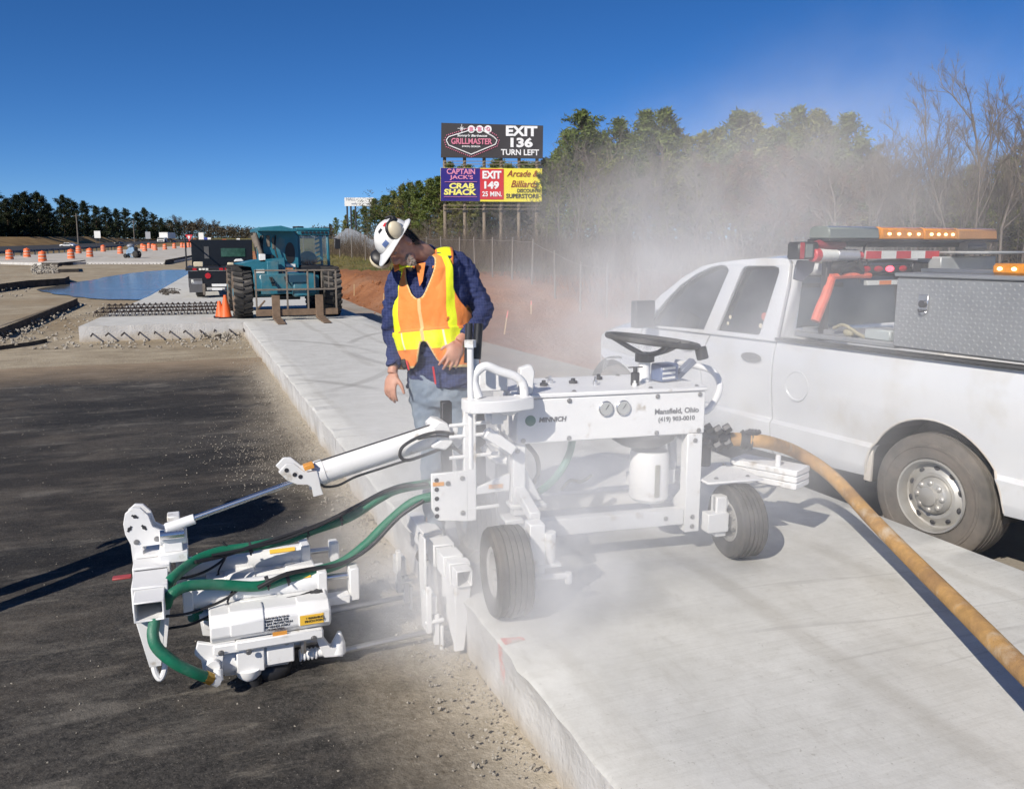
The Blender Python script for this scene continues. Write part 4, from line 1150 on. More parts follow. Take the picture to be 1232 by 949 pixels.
# head frame: bowed and looking down towards the drills
def cv(x, y, z): return (RIGHT*x + UP*y - FWD*z)
hu = cv(-.735, .55, .33).normalized(); hf = cv(-.47, -.77, .42); hf = (hf - hu*hf.dot(hu)).normalized(); hl = hu.cross(hf).normalized()
HM = Matrix((hf, hl, hu)).transposed()          # x forward, y left, z up
HC = Q(481, 293, -.22); HK = .88                            # between the ears
def hp_(x, y, z): return HC + HM @ (Vector((x, y, z))*HK)
bd_ = MB()
def skull(p):
    q = p.copy()
    if q.z < 0: q.x += .0; q.y *= 1 + q.z*1.6
    return q
bd_.ell(HC, (.081, .067, .099), HM, 24, 18, skull)
bd_.ell(hp_(.045, 0, -.07), (0.0458, 0.0458, 0.0546), HM, 16, 12)          # jaw
bd_.ell(hp_(.074, 0, -.108), (0.0194, 0.0229, 0.0176), HM, 12, 8)           # chin
bd_.ell(hp_(.05, .035, -.03), (0.0308, 0.0220, 0.0264), HM, 12, 8); bd_.ell(hp_(.05, -.035, -.03), (0.0308, 0.0220, 0.0264), HM, 12, 8)
nose = MB()
bd_.tube([hp_(.085, 0, .01), hp_(.098, 0, -.012), hp_(.112, 0, -.036), hp_(.092, 0, -.05)], [.009, .011, .016, .01], 8, 4)
bd_.ell(hp_(.094, .013, -.042), (0.0106, 0.0079, 0.0079), HM, 8, 6); bd_.ell(hp_(.094, -.013, -.042), (0.0106, 0.0079, 0.0079), HM, 8, 6)
bd_.tube([hp_(.078, .045, .022), hp_(.09, .02, .026), hp_(.09, -.02, .026), hp_(.078, -.045, .022)], .010, 8)   # brow
bd_.tube([hp_(.088, .024, -.072), hp_(.098, 0, -.069), hp_(.088, -.024, -.072)], .007, 6)
bd_.tube([hp_(.086, .022, -.084), hp_(.095, 0, -.083), hp_(.086, -.022, -.084)], .008, 6)
for s_ in (1, -1):
    bd_.ell(hp_(-.005, s_*.078, -.015), (0.0194, 0.0088, 0.0290), HM @ Matrix.Rotation(s_*.3, 3, 'Z'), 10, 8)
# neck and a body inside the clothes
bd_.tube([hp_(-.02, 0, -.05), Q(503, 303, -.15), Q(512, 311, -.10), Q(517, 330, -.06)], [.055, .058, .062, .07], 14, 4)
bd_.tube([Q(517, 325, -.06), Q(520, 380, -.03), Q(528, 440, .01), Q(531, 470, .02)], [.07, .09, .085, .09], 14, 4)
limb(bd_, [(517, 330, -.06, .05), (486, 338, -.07, .05), (474, 390, -.005, .032), (474, 420, -.045, .028), (473, 441, -.08, .027), (472, 449, -.085, .027)], 12)
limb(bd_, [(517, 325, -.05, .05), (551, 324, -.02, .04), (577, 370, .03, .035), (567, 394, -.09, .03), (556, 407, -.16, .03), (552, 412, -.175, .029)], 12)
limb(bd_, [(529, 460, .02, .08), (515, 490, .02, .07), (520, 545, .01, .055), (522, 640, .03, .04)], 12)
limb(bd_, [(533, 460, .02, .08), (551, 490, .02, .07), (561, 545, .02, .055), (568, 640, .06, .04)], 12)
def hand(mb, wr, d, nrm, side, curl, spread=.1, sz=1.0):
    """palm, four fingers and a thumb; d along the fingers, nrm out of the back of the hand, side towards the thumb"""
    d = d.normalized(); nrm = (nrm - d*nrm.dot(d)).normalized(); side = d.cross(nrm)*(1 if side > 0 else -1)
    Mx = Matrix((d, side, nrm)).transposed()
    mb.ell(wr + d*.05*sz, (.054*sz, .042*sz, .017*sz), Mx, 16, 10)
    mb.ell(wr + d*.03*sz + side*.02*sz - nrm*.006, (.035*sz, .02*sz, .016*sz), Mx, 12, 8)
    for i, (o, L_) in enumerate(((.030, .068), (.010, .078), (-.011, .072), (-.030, .056))):
        p = wr + d*(.088-.004*abs(i-1.3))*sz + side*o*sz; dirv = (d + side*(spread*(1.4-i)*.6)).normalized(); pts = [p - d*.03*sz, p]
        ang = 0; q = p.copy()
        for k, fr in enumerate((.45, .32, .23)):
            ang += curl[i]*(.8, 1.0, .7)[k]
            dv = dirv*math.cos(ang) - nrm*math.sin(ang); q = q + dv*L_*fr*sz; pts.append(q.copy())
        mb.tube(pts, [.0088*sz, .0095*sz, .0088*sz, .008*sz, .0062*sz], 8, 3)
    p = wr + d*.022*sz + side*.026*sz; t1 = (d*.7 + side*.7 - nrm*.25).normalized(); t2 = (d*.92 + side*.25 - nrm*.3).normalized()
    mb.tube([p - t1*.01, p + t1*.03*sz, p + t1*.05*sz + t2*.012*sz, p + t1*.055*sz + t2*.045*sz], [.013*sz, .012*sz, .0105*sz, .007*sz], 8, 4)
hand(bd_, Q(472, 449, -.085), cv(-.12, -1, .12), cv(-.55, .1, .85), -1, (.35, .42, .5, .55), .05, 1.0)
hand(bd_, Q(552, 411, -.175), cv(-.38, -.92, .12), cv(.25, .1, .95), 1, (.32, .38, .45, .5), .25, 1.05)
link("body", remesh(bd_, "body", .0045, [SKIN], 2), worker)
eye = MB()
for s_ in (1, -1): eye.ell(hp_(.083, s_*.031, -.002), (.009, .012, .0065), HM, 10, 8)
eye.build("eyes", mat("eye", (.3, .27, .25), .2), worker, smooth=180)
# beard and hair
hb = MB(); rr = random.Random(5)
for i in range(420):
    a = rr.uniform(-1.25, 1.25); zz = rr.uniform(-.128, -.052)
    wdt = .056
    x = .032 + .060*math.cos(a)*(1 - (abs(zz+.09)/.09)**2*.35); y = wdt*math.sin(a)*(1 - max(0, -zz-.1)*9)
    if zz > -.075 and abs(a) < .35: continue
    p = Vector((x, y, zz)); dv = Vector((math.cos(a)*.5, math.sin(a)*.4, -.9)).normalized()
    q = p + dv*rr.uniform(.008, .018); w_ = Vector((-math.sin(a), math.cos(a), 0))*.0045
    hb.add([hp_(*(p-w_)), hp_(*(p+w_)), hp_(*q)], [(0, 1, 2)])
hb.build("beard", HAIRM, worker)
hh = MB()
for i in range(500):
    a = rr.uniform(1.75, 2*PI-1.75); zz = rr.uniform(-.07, .05)
    r_ = 1.03; p = Vector((.094*math.cos(a)*r_*math.sqrt(max(.1, 1-(zz/.13)**2)), .078*math.sin(a)*r_*math.sqrt(max(.1, 1-(zz/.13)**2)), zz))
    q = p + Vector((-.006, 0, -.03)); w_ = Vector((-math.sin(a), math.cos(a), 0))*.005
    hh.add([hp_(*(p-w_)), hp_(*(p+w_)), hp_(*q)], [(0, 1, 2)])
hh.build("hair", mat("dark_hair", (.025, .018, .014), .8, var=.3), worker)
# hard hat
hat = MB()
hz0 = .052
prof = [(.104*math.cos(t), hz0 + .100*math.sin(t)) for t in np.linspace(0, PI/2, 14)]
vs = []; n = 40
for i, (r_, z) in enumerate(prof):
    for k in range(n):
        t = 2*PI*k/n; x, y = r_*1.13*math.cos(t), r_*.98*math.sin(t)
        zz = z + (.007*max(0, 1-abs(y)/.022) if i > 4 else 0)
        vs.append(hp_(x, y, zz))
fs = [(i*n+k, i*n+(k+1) % n, (i+1)*n+(k+1) % n, (i+1)*n+k) for i in range(len(prof)-1) for k in range(n)]
hat.add(vs, fs)
# brim
vs = []
for (rx, z) in ((1.0, hz0), (1.10, hz0-.004), (1.24, hz0-.012), (1.25, hz0-.018), (1.0, hz0-.008)):
    for k in range(n):
        t = 2*PI*k/n; ex = 1 + (.24 if rx > 1.05 else 0)*max(0, math.cos(t))**3
        vs.append(hp_(.104*1.15*rx*ex*math.cos(t), .104*.98*rx*math.sin(t), z - (.018*max(0, math.cos(t))**2 if rx > 1.05 else 0)))
fs = [(i*n+k, (i+1)*n+k, (i+1)*n+(k+1) % n, i*n+(k+1) % n) for i in range(4) for k in range(n)]
hat.add(vs, fs)
hardhat = hat.build("hard_hat", HELM, worker, smooth=50)
def patch(az0, az1, e0, e1, m, name, k=1.012):
    mb = MB(); vs = []
    for e in np.linspace(e0, e1, 5):
        for a in np.linspace(az0, az1, 6):
            vs.append(hp_(.104*1.15*k*math.cos(e)*math.cos(a), .104*.98*k*math.cos(e)*math.sin(a), hz0+.100*k*math.sin(e)))
    mb.add(vs, [(j*6+i, j*6+i+1, (j+1)*6+i+1, (j+1)*6+i) for j in range(4) for i in range(5)])
    return mb.build(name, m, hardhat, smooth=180)
patch(R(82), R(108), .82, 1.08, REDST, "sticker")
patch(R(40), R(66), .92, 1.12, BLACK, "sticker")
patch(R(28), R(48), .12, .38, BLUEST, "sticker")
patch(R(150), R(175), .3, .6, REDST, "sticker")
mu = MB(); mc = hp_(.012, .116, .078); MT = HM @ Matrix.Rotation(R(-18), 3, 'X')
mu.ell(mc, (.039, .025, .048), MT, 20, 12); ear = mu.build("ear_muff", CREAM, hardhat, smooth=180)
mu = MB(); mu.ell(mc - MT @ Vector((0, .02, 0)), (.044, .018, .053), MT, 20, 10); mu.build("muff_cushion", BLACK, ear, smooth=180)
mu = MB(); mu.box(mc + MT @ Vector((-.03, -.012, .035)), (.042, .026, .03), MT); mu.tube([mc + MT @ Vector((-.03, 0, .04)), mc+MT @ Vector((-.04, -.012, .055)), mc+MT @ Vector((-.02, -.035, .065))], .008, 6); mu.build("muff_clip", BLACK, ear, bevel=.004)
mc2 = hp_(.07, -.16, .02); MT2 = HM @ Matrix.Rotation(R(25), 3, 'X')
mu = MB(); mu.ell(mc2 - MT2 @ Vector((0, .012, 0)), (.05, .026, .056), MT2, 20, 12); ear2 = mu.build("ear_muff", CREAM, hardhat, smooth=180)
mu = MB(); mu.ell(mc2 + MT2 @ Vector((0, .012, 0)), (.046, .022, .052), MT2, 20, 10); mu.tube([mc2, hp_(.02, -.13, .06)], .01, 6, 0); mu.build("muff_cushion", BLACK, ear2, smooth=180)
# ------------------------------------------------------------------ vest
NU, NVv = 264, 128
rs = torso_rings(.018)
# resample the torso rings between hem and shoulders
src = [(467, 0), (450, 1), (428, 2), (402, 3), (375, 4), (350, 5), (330, 6), (316, 7), (308, 8)]
def ringat(y):
    for i in range(len(src)-1):
        y0, y1 = src[i][0], src[i+1][0]
        if y1 <= y <= y0:
            t = (y0-y)/(y0-y1); A, B = rs[i], rs[i+1]
            return tuple(A[k].lerp(B[k], t) for k in range(3))
    return rs[-1]
verts = []; info = []
for j in range(NVv+1):
    t = j/NVv; y = 443 + (311-443)*t
    c, a, b_ = ringat(y)
    e = 2.3
    for i in range(NU):
        th = 2*PI*i/NU
        ct, st = math.cos(th), math.sin(th)
        fl = 1 + .09*max(0, .3-t)          # hem flares
        p = c + a*fl*(abs(ct)**(2/e)*(1 if ct >= 0 else -1)) + b_*fl*(abs(st)**(2/e)*(1 if st >= 0 else -1))
        nz_ = noise.noise(Vector((p.x*9, p.y*9, p.z*5)))*.014 + abs(noise.noise(Vector((p.x*12+3, p.y*12, p.z*7))))*.014 + noise.noise(Vector((p.x*30, p.y*30, p.z*16)))*.003
        dr = (p-c).normalized()
        verts.append(p + dr*(nz_ + (.012 if math.sin(th) > 0 and t < .35 else 0)))
faces = []; fm = []
for j in range(NVv):
    t = (j+.5)/NVv
    for i in range(NU):
        th = 2*PI*(i+.5)/NU
        ph = math.degrees(th) - 90          # 0 = zip, + towards picture left
        if ph > 180: ph -= 360
        ap = abs(ph)
        gap = 2 + 11*max(0, (.24-t)/.24) if t < .24 else 0.25
        if t > .62: gap = (2 + (30 if ph > 0 else 20)*min(1, (t-.62)/.34)**.8)
        if ap < gap: continue
        if ap < gap + 8 and t < .06 and ap < 40 and (gap+8-ap)/8 > t/.06: continue
        if abs(ap-92) < 43*math.sqrt(max(0, min(1, (t-.45)/.22))) and t > .45: continue
        if t > .93 and ap > 120: continue
        mi = 0
        vr = 34 if ph > 0 else 36
        if vr < ap < vr+(21 if ph > 0 else 16) and t > .30: mi = 1
        if .17 < t < .33: mi = 1
        if ap > 90 and t > .33 and 118 < ap < 140: mi = 1
        if ap < gap + 1.7 and ap < 50: mi = 2
        if t < .025: mi = 2
        if mi == 1 and .17 < t < .33 and (58 < ap < 62 or 24 < ap < 27): mi = 3
        faces.append((j*NU+i, j*NU+(i+1) % NU, (j+1)*NU+(i+1) % NU, (j+1)*NU+i)); fm.append(mi)
vb = MB(); vb.v = [tuple(p) for p in verts]; vb.f = faces; vb.m = fm
me = bpy.data.meshes.new("safety_vest"); me.from_pydata(vb.v, [], vb.f)
for m in (VORANGE, VYEL, VBIND, VSILV): me.materials.append(m)
me.polygons.foreach_set('material_index', fm); me.polygons.foreach_set('use_smooth', [True]*len(fm))
bm = bmesh.new(); bm.from_mesh(me)
bmesh.ops.delete(bm, geom=[v for v in bm.verts if not v.link_faces], context='VERTS')
bv = [v for v in bm.verts if v.is_boundary]
for _ in range(14):                         # smooth the cut edges
    new = {}
    for v in bv:
        nb_ = [e.other_vert(v) for e in v.link_edges if e.is_boundary]
        if len(nb_) == 2: new[v] = v.co*.5 + (nb_[0].co + nb_[1].co)*.25
    for v, c_ in new.items(): v.co = c_
for _ in range(2): bmesh.ops.smooth_vert(bm, verts=[v for v in bm.verts if not v.is_boundary], factor=.4)
bm.to_mesh(me); bm.free()
vo = link("safety_vest", me, worker); sm = vo.modifiers.new("solid", 'SOLIDIFY'); sm.thickness = .004; sm.offset = 1
# straps over the shoulders
for pts_, wd_ in (([Q(487, 322, -.235), Q(486, 312, -.18), Q(494, 306, -.08), Q(505, 312, .02)], .05), ([Q(533, 318, -.185), Q(533, 304, -.13), Q(531, 299, -.04), Q(528, 312, .04)], .052)):
    C_ = catmull(pts_, 6); st_ = MB(); vs = []
    for i, p in enumerate(C_):
        for k in range(9):
            o = (k/8-.5)*2; vs.append(p + RIGHT*o*wd_ + UP*(.2*o*wd_ - .012*o*o))
    st_.add(vs, [(i*9+k, i*9+k+1, (i+1)*9+k+1, (i+1)*9+k) for i in range(len(C_)-1) for k in range(8)])
    st_.m = [1 if 2 <= k <= 6 else 0 for i in range(len(C_)-1) for k in range(8)]
    so_ = st_.build("vest_strap", [VORANGE, VYEL], vo, smooth=180); x_ = so_.modifiers.new("solid", 'SOLIDIFY'); x_.thickness = .005; x_.offset = 1
# pocket flap, tape at the belt, undershirt
pk_ = MB(); pk_.beam(Q(556, 376, -.12), Q(562, 368, -.04), .02, .012, UP); pk_.beam(Q(536, 384, -.2), Q(558, 374, -.12), .012, .02, UP); pk_.build("pocket_flap", VORANGE, vo, bevel=.004)
up_ = MB(); up_.prism([(-.0, 0), (.05, .01), (.035, -.085), (.02, -.11)], lambda x, z: Q(500, 318, -.20) + RIGHT*x + UP*z, FWD*.01); up_.build("undershirt", VORANGE, worker)
tp = MB(); tp.beam(Q(485, 432, -.10), Q(488, 444, -.10), .03, .035, FWD); po = tp.build("tape_measure", BLACK, worker, bevel=.008)
tp = MB(); tp.beam(Q(489, 434, -.12), Q(492, 445, -.12), .008, .012, FWD); tp.build("tape_clip", REDST, po)
tp = MB(); tp.beam(Q(521, 441, -.16), Q(524, 462, -.15), .009, .006, FWD); tp.build("red_cord", REDST, worker)

# a second worker stands just outside the picture; his shadow reaches across the asphalt
w2 = copy_tree(worker, label="second worker in orange vest standing on the asphalt left of the drills")
g2 = ONZ(-118, 752, -.28)
w2.location = (g2.x, g2.y, -.28); w2.rotation_euler = (0, 0, R(-38))
# ------------------------------------------------------------------ white pickup
TRO = Vector((2.981, 3.621, -.286)); TA = R(-6)
TD = Vector((math.sin(TA), math.cos(TA), 0)); TW = Vector((math.cos(TA), -math.sin(TA), 0))
TX = Matrix((TD, TW, Vector((0, 0, 1)))).transposed().to_4x4(); TX.translation = TRO      # (s forward, w away, z) ; left handed on purpose
truck = thing("pickup_truck", "white crew cab pickup with amber light bar and diamond plate toolbox beside the slab", "pickup truck", TRO, 0)
CARW = mat("car_white", (.64, .65, .66), .22, var=.015, sc=2, coat=1.0, col3=(.5, .47, .41), sc3=2.2, c3pos=(.52, .8))
DIRTYW = mat("car_white_dirty", (.6, .57, .52), .5, var=.1, sc=5, col2=(.45, .38, .3), c2pos=(.45, .6))
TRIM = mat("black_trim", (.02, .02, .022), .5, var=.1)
TW_ = 1.86
def T_(): return MB(TX)
def TP(mb, name, m=CARW, bevel=.006, smooth=35, par=truck, **k): return mb.build(name, m, par, smooth=smooth, bevel=bevel, fix=True, **k)
def bulge(z):
    if z < .46: return .015 + (.46-z)*.35
    if z < .60: return .015 - (z-.46)*.1
    if z < .625: return .001 + (z-.60)*1.1
    if z < .95: return .0285 - .0285*math.sin((z-.625)/.325*PI/2)
    return .10*((z-.95)/.3)**2*.5
ZL = [.40, .46, .52, .58, .60, .612, .625, .66, .72, .8, .88, .95, 1.02, 1.08, 1.14, 1.18, 1.21]
def panel_t(poly, w0, th, extra=None, sgn=1):
    """a side panel: outline in (s,z), bent to the body's section"""
    bm = bmesh.new()
    vs = [bm.verts.new((s, 0, z)) for s, z in poly]
    f = bm.faces.new(vs)
    for z in ZL:
        bmesh.ops.bisect_plane(bm, geom=bm.verts[:]+bm.edges[:]+bm.faces[:], plane_co=(0, 0, z), plane_no=(0, 0, 1), dist=1e-5)
    for v in bm.verts:
        w = w0 + bulge(v.co.z) + (extra(v.co.x) if extra else 0)
        v.co.y = w if sgn > 0 else TW_ - w
    r = bmesh.ops.extrude_face_region(bm, geom=bm.faces[:])
    for v in [g for g in r['geom'] if isinstance(g, bmesh.types.BMVert)]: v.co.y += th*sgn
    me_v = [v.co.copy() for v in bm.verts]; bm.verts.index_update()
    mb = T_(); mb.add(me_v, [tuple(v.index for v in f.verts) for f in bm.faces]); bm.free()
    return mb
def arc_pts(cx, cz, r, a0, a1, n=16): return [(cx + r*math.cos(R(a)), cz + r*math.sin(R(a))) for a in np.linspace(a0, a1, n)]
bedpoly = [(1.283, .36), (1.288, 1.205), (-1.25, 1.225), (-1.25, .44), (-.45, .40)] + arc_pts(0, .40, .455, 180, 0, 20)
rear_door = [(1.997, .345), (2.082, .95), (2.002, 1.175), (1.97, 1.19), (1.302, 1.205), (1.297, .355)]
front_door = [(2.858, .345), (2.927, .8), (2.897, 1.165), (2.015, 1.178), (2.096, .95), (2.011, .345)]
fend = [(2.873, .36)] + [(2.87, .40)] + arc_pts(3.32, .38, .44, 178, 2, 18) + [(3.78, .5), (3.80, .88), (3.62, 1.03), (3.3, 1.12), (2.912, 1.165), (2.942, .8)]
def taper(s): return 0 if s < 3.35 else .55*(s-3.35)**2*1.6
for sg in (1, -1):
    TP(panel_t(bedpoly, 0, .06, sgn=sg), "bed_side", bevel=.008, smooth=28)
    d1 = TP(panel_t(rear_door, -.003, .05, sgn=sg), "rear_door", bevel=.006, smooth=28)
    d2 = TP(panel_t(front_door, -.003, .05, sgn=sg), "front_door", bevel=.006, smooth=28)
    TP(panel_t(fend, 0, .05, taper, sgn=sg), "fender", bevel=.006, smooth=28)
    if sg > 0:
        for (s0, dd_) in ((1.50, d1), (2.25, d2)):
            h_ = T_(); h_.ell((s0, -.012, 1.058), (.105, .022, .036), nu=18, nv=8); TP(h_, "handle", TRIM, 0, par=dd_)
        h_ = T_(); h_.lathe([(.0, .004), (.092, .004), (.098, -.002), (.108, -.003), (.112, .012)], (1.055, .0, .905), (0, 1, 0), 28); TP(h_, "fuel_door", CARW, 0)
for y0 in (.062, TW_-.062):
    b = T_(); b.bb(1.27, 1.31, y0-.006, y0+.006, .36, 1.19); b.bb(2.86, 2.95, y0-.006, y0+.006, .36, 1.15); b.prism([(1.98, .35), (2.03, .35), (2.12, .95), (2.03, 1.17), (1.98, 1.17), (2.06, .95)], lambda a, z: (a, y0-.006, z), (0, .012, 0)); TP(b, 'gap_shade_backing', TRIM, 0)  # black strips behind the panel gaps, painting in the shade there
# cab floor, firewall, dark innards so nothing is see-through
b = T_(); b.bb(1.30, 2.87, .07, TW_-.07, .40, .46); b.bb(2.80, 2.85, .1, TW_-.1, .4, 1.15); b.bb(1.45, 2.6, .12, TW_-.12, .46, .80); b.bb(1.6, 1.72, .2, .8, .8, 1.25); b.bb(1.6, 1.72, 1.05, 1.65, .8, 1.25); b.bb(2.25, 2.37, .2, .8, .8, 1.3); b.bb(2.25, 2.37, 1.05, 1.65, .8, 1.3); b.bb(2.7, 2.82, .15, TW_-.15, 1.0, 1.15); TP(b, "cabin", mat("cabin_grey", (.05, .05, .052), .8), .01)
b = T_(); b.bb(-1.2, 3.7, .35, .47, .30, .42); b.bb(-1.2, 3.7, TW_-.47, TW_-.35, .30, .42); b.cyl((0, .1, .38), (0, TW_-.1, .38), .05, n=10); b.ell((0, TW_/2, .38), (.13, .15, .13)); b.cyl((3.32, .1, .36), (3.32, TW_-.1, .36), .045, n=10); b.bb(2.0, 2.8, .5, 1.2, .3, .5); TP(b, "chassis", mat("chassis_black", (.02, .02, .02), .8), 0)
b = T_(); b.bb(.52, 1.27, .07, TW_-.07, .70, .74); b.bb(-1.25, -.52, .07, TW_-.07, .70, .74); b.bb(-.52, .52, .36, TW_-.36, .70, .74); b.bb(-.5, .5, .07, .25, .875, .95); b.bb(-.5, .5, TW_-.25, TW_-.07, .875, .95); b.bb(1.22, 1.28, .05, TW_-.05, .5, 1.19); b.bb(-1.27, -1.22, .05, TW_-.05, .55, 1.2); TP(b, "bed_floor", CARW, .004)
for s0, sg in ((0, 1), (0, -1), (3.32, 1), (3.32, -1)):
    b = T_(); y0 = .03 if sg > 0 else TW_-.03
    pts_ = arc_pts(s0, .39, .46, 185, -5, 18)
    for k in range(len(pts_)-1):
        (a0, a1), (c0_, c1_) = pts_[k], pts_[k+1]
        b.add([(a0, y0, a1), (c0_, y0, c1_), (c0_, y0+.3*sg, c1_), (a0, y0+.3*sg, a1)], [(0, 1, 2, 3)])
    b.add([(x, y0+.3*sg, z) for x, z in pts_], [tuple(range(len(pts_)))]); TP(b, "wheel_well", TRIM, 0)
b = T_(); b.tube([(x, bulge(z)+.004, z) for x, z in arc_pts(0, .40, .458, 178, 2, 30)], .007, 6, 0); TP(b, "arch_lip", DIRTYW, 0)
b = T_(); b.bb(.415, .47, .028, .05, .37, .62); TP(b, "mud_stain", DIRTYW, .004)
# bed rail caps
for y0 in (.045, TW_-.045):
    b = T_(); b.beam((1.29, y0, 1.215), (-1.25, y0, 1.235), .095, .022); TP(b, "rail_cap", mat("faded_rail", (.05, .05, .052), .6, var=.2), .008)
# greenhouse: outline with window openings, leaning inwards
def GHm(s, z, sg=1, o=0):
    w = .035 + .25*(z-1.2) + o
    return (s, w if sg > 0 else TW_-w, z)
outer = [(1.275, 1.19), (1.288, 1.60), (1.31, 1.74), (1.34, 1.775), (1.39, 1.784), (1.62, 1.780), (1.84, 1.765), (2.05, 1.745), (2.25, 1.712), (2.47, 1.61), (2.72, 1.443), (2.95, 1.245), (2.97, 1.165), (2.0, 1.18)]
win1 = [(2.79, 1.185), (2.72, 1.30), (2.62, 1.415), (2.476, 1.545), (2.30, 1.645), (2.146, 1.702), (2.03, 1.72), (1.965, 1.712), (1.930, 1.68), (2.06, 1.208)]
win2 = [(1.915, 1.215), (1.79, 1.690), (1.765, 1.712), (1.735, 1.718), (1.455, 1.722), (1.41, 1.71), (1.398, 1.685), (1.445, 1.235), (1.46, 1.22)]
for sg in (1, -1):
    loops = [outer, win1, win2]
    tri = tessellate_polygon([[Vector((s, z, 0)) for s, z in l] for l in loops])
    flat = [q for l in loops for q in l]
    mb = T_(); mb.add([GHm(s, z, sg) for s, z in flat], [tuple(t) for t in tri])
    ob = TP(mb, "cab_frame", CARW, 0); x_ = ob.modifiers.new("solid", 'SOLIDIFY'); x_.thickness = .035; x_.offset = -1 if sg > 0 else -1
    b2 = ob.modifiers.new("bevel", 'BEVEL'); b2.width = .006; b2.segments = 2; b2.limit_method = 'ANGLE'; b2.angle_limit = R(50)
    for wn_, nm in ((win1, "side_window"), (win2, "side_window")):
        g_ = T_(); g_.add([GHm(s, z, sg, .018) for s, z in wn_], [tuple(range(len(wn_)))]); g_.build(nm, GLASSD, truck)
        g_ = T_(); g_.tube([GHm(s, z, sg, .012) for s, z in wn_] + [GHm(*wn_[0], sg, .012)], .008, 6, 0, caps=False); TP(g_, "window_seal", TRIM, 0)
# stickers on the rear window
for (s, z, r_, m) in ((1.50, 1.29, .018, CREAM), (1.485, 1.36, .03, mat("sticker_red", (.5, .12, .08), .5)), (1.84, 1.33, .016, CREAM), (1.85, 1.28, .014, CREAM)):
    p = GHm(s, z, 1, .012); b = T_(); b.cyl((p[0], p[1], p[2]), (p[0], p[1]-.001, p[2]), r_, n=12); TP(b, "sticker", m, 0)
# roof
mb = T_(); vs = []; SS = [1.30, 1.33, 1.39, 1.62, 1.84, 2.05, 2.25]; ZT = [1.74, 1.772, 1.784, 1.781, 1.767, 1.747, 1.713]
for s, z in zip(SS, ZT):
    for k in range(13):
        t = k/12; w0 = .035+.25*(z-1.2); w = w0 + (TW_-2*w0)*t
        vs.append((s, w, z + .05*(1-(2*t-1)**2)**.8))
mb.add(vs, [(i*13+k, i*13+k+1, (i+1)*13+k+1, (i+1)*13+k) for i in range(len(SS)-1) for k in range(12)]); TP(mb, "roof", CARW, 0, smooth=60)
mb = T_(); mb.add([(2.26, .17, 1.712), (2.26, TW_-.17, 1.712), (2.95, TW_-.06, 1.19), (2.95, .06, 1.19)], [(0, 1, 2, 3)]); TP(mb, "windscreen", GLASSD, 0)
# rear cab wall with its window
mb = T_(); 
def RW(w, z): return (1.285 + .04*(z-1.19)/.55, w, z)
zz = [(.05, 1.19), (TW_-.05, 1.19), (TW_-.18, 1.75), (.18, 1.75)]
hole = [(.20, 1.285), (TW_-.2, 1.285), (TW_-.27, 1.665), (.27, 1.665)]
tri = tessellate_polygon([[Vector((*q, 0)) for q in zz], [Vector((*q, 0)) for q in hole]])
mb.add([RW(*q) for q in zz+hole], [tuple(t) for t in tri]); ob = TP(mb, "cab_rear", CARW, 0); x_ = ob.modifiers.new("solid", 'SOLIDIFY'); x_.thickness = .03; x_.offset = 0
mb = T_(); mb.add([RW(*q) for q in hole], [(0, 1, 2, 3)]); TP(mb, "rear_window", GLASSD, 0)
# hood and nose
mb = T_(); SS = [2.93, 3.1, 3.35, 3.6, 3.78, 3.9, 3.95, 3.96]; ZT = [1.19, 1.185, 1.165, 1.12, 1.06, .98, .9, .6]; INS = [.03, .03, .03, .09, .18, .25, .28, .28]; vs = []
for s, z, w0 in zip(SS, ZT, INS):
    for k in range(13):
        t = k/12; w = w0 + (TW_-2*w0)*t; vs.append((s, w, z - .06 + .10*(1-(2*t-1)**4)))
mb.add(vs, [(i*13+k, i*13+k+1, (i+1)*13+k+1, (i+1)*13+k) for i in range(len(SS)-1) for k in range(12)]); TP(mb, "hood", CARW, 0, smooth=50)
b = T_(); b.bb(3.95, 3.975, .6, TW_-.6, .62, .92); TP(b, "grille", DKSTEEL, .01)
for y0 in (.32, TW_-.55): b = T_(); b.bb(3.90, 3.955, y0, y0+.23, .66, .88); TP(b, "headlight", mat("headlight", (.6, .6, .6), .1), .02)
b = T_(); b.bb(3.86, 4.03, .12, TW_-.12, .38, .56); TP(b, "bumper", CHROME, .03)
b = T_(); b.tube([(2.70, -.0, 1.2), (2.66, -.09, 1.22)], .02, 8, 0); b.bb(2.60, 2.68, -.27, -.07, 1.19, 1.42); TP(b, "mirror", DKSTEEL, .03)
b = T_(); b.tube([(2.70, TW_, 1.2), (2.66, TW_+.09, 1.22)], .02, 8, 0); b.bb(2.60, 2.68, TW_+.07, TW_+.27, 1.19, 1.42); TP(b, "mirror", DKSTEEL, .03)
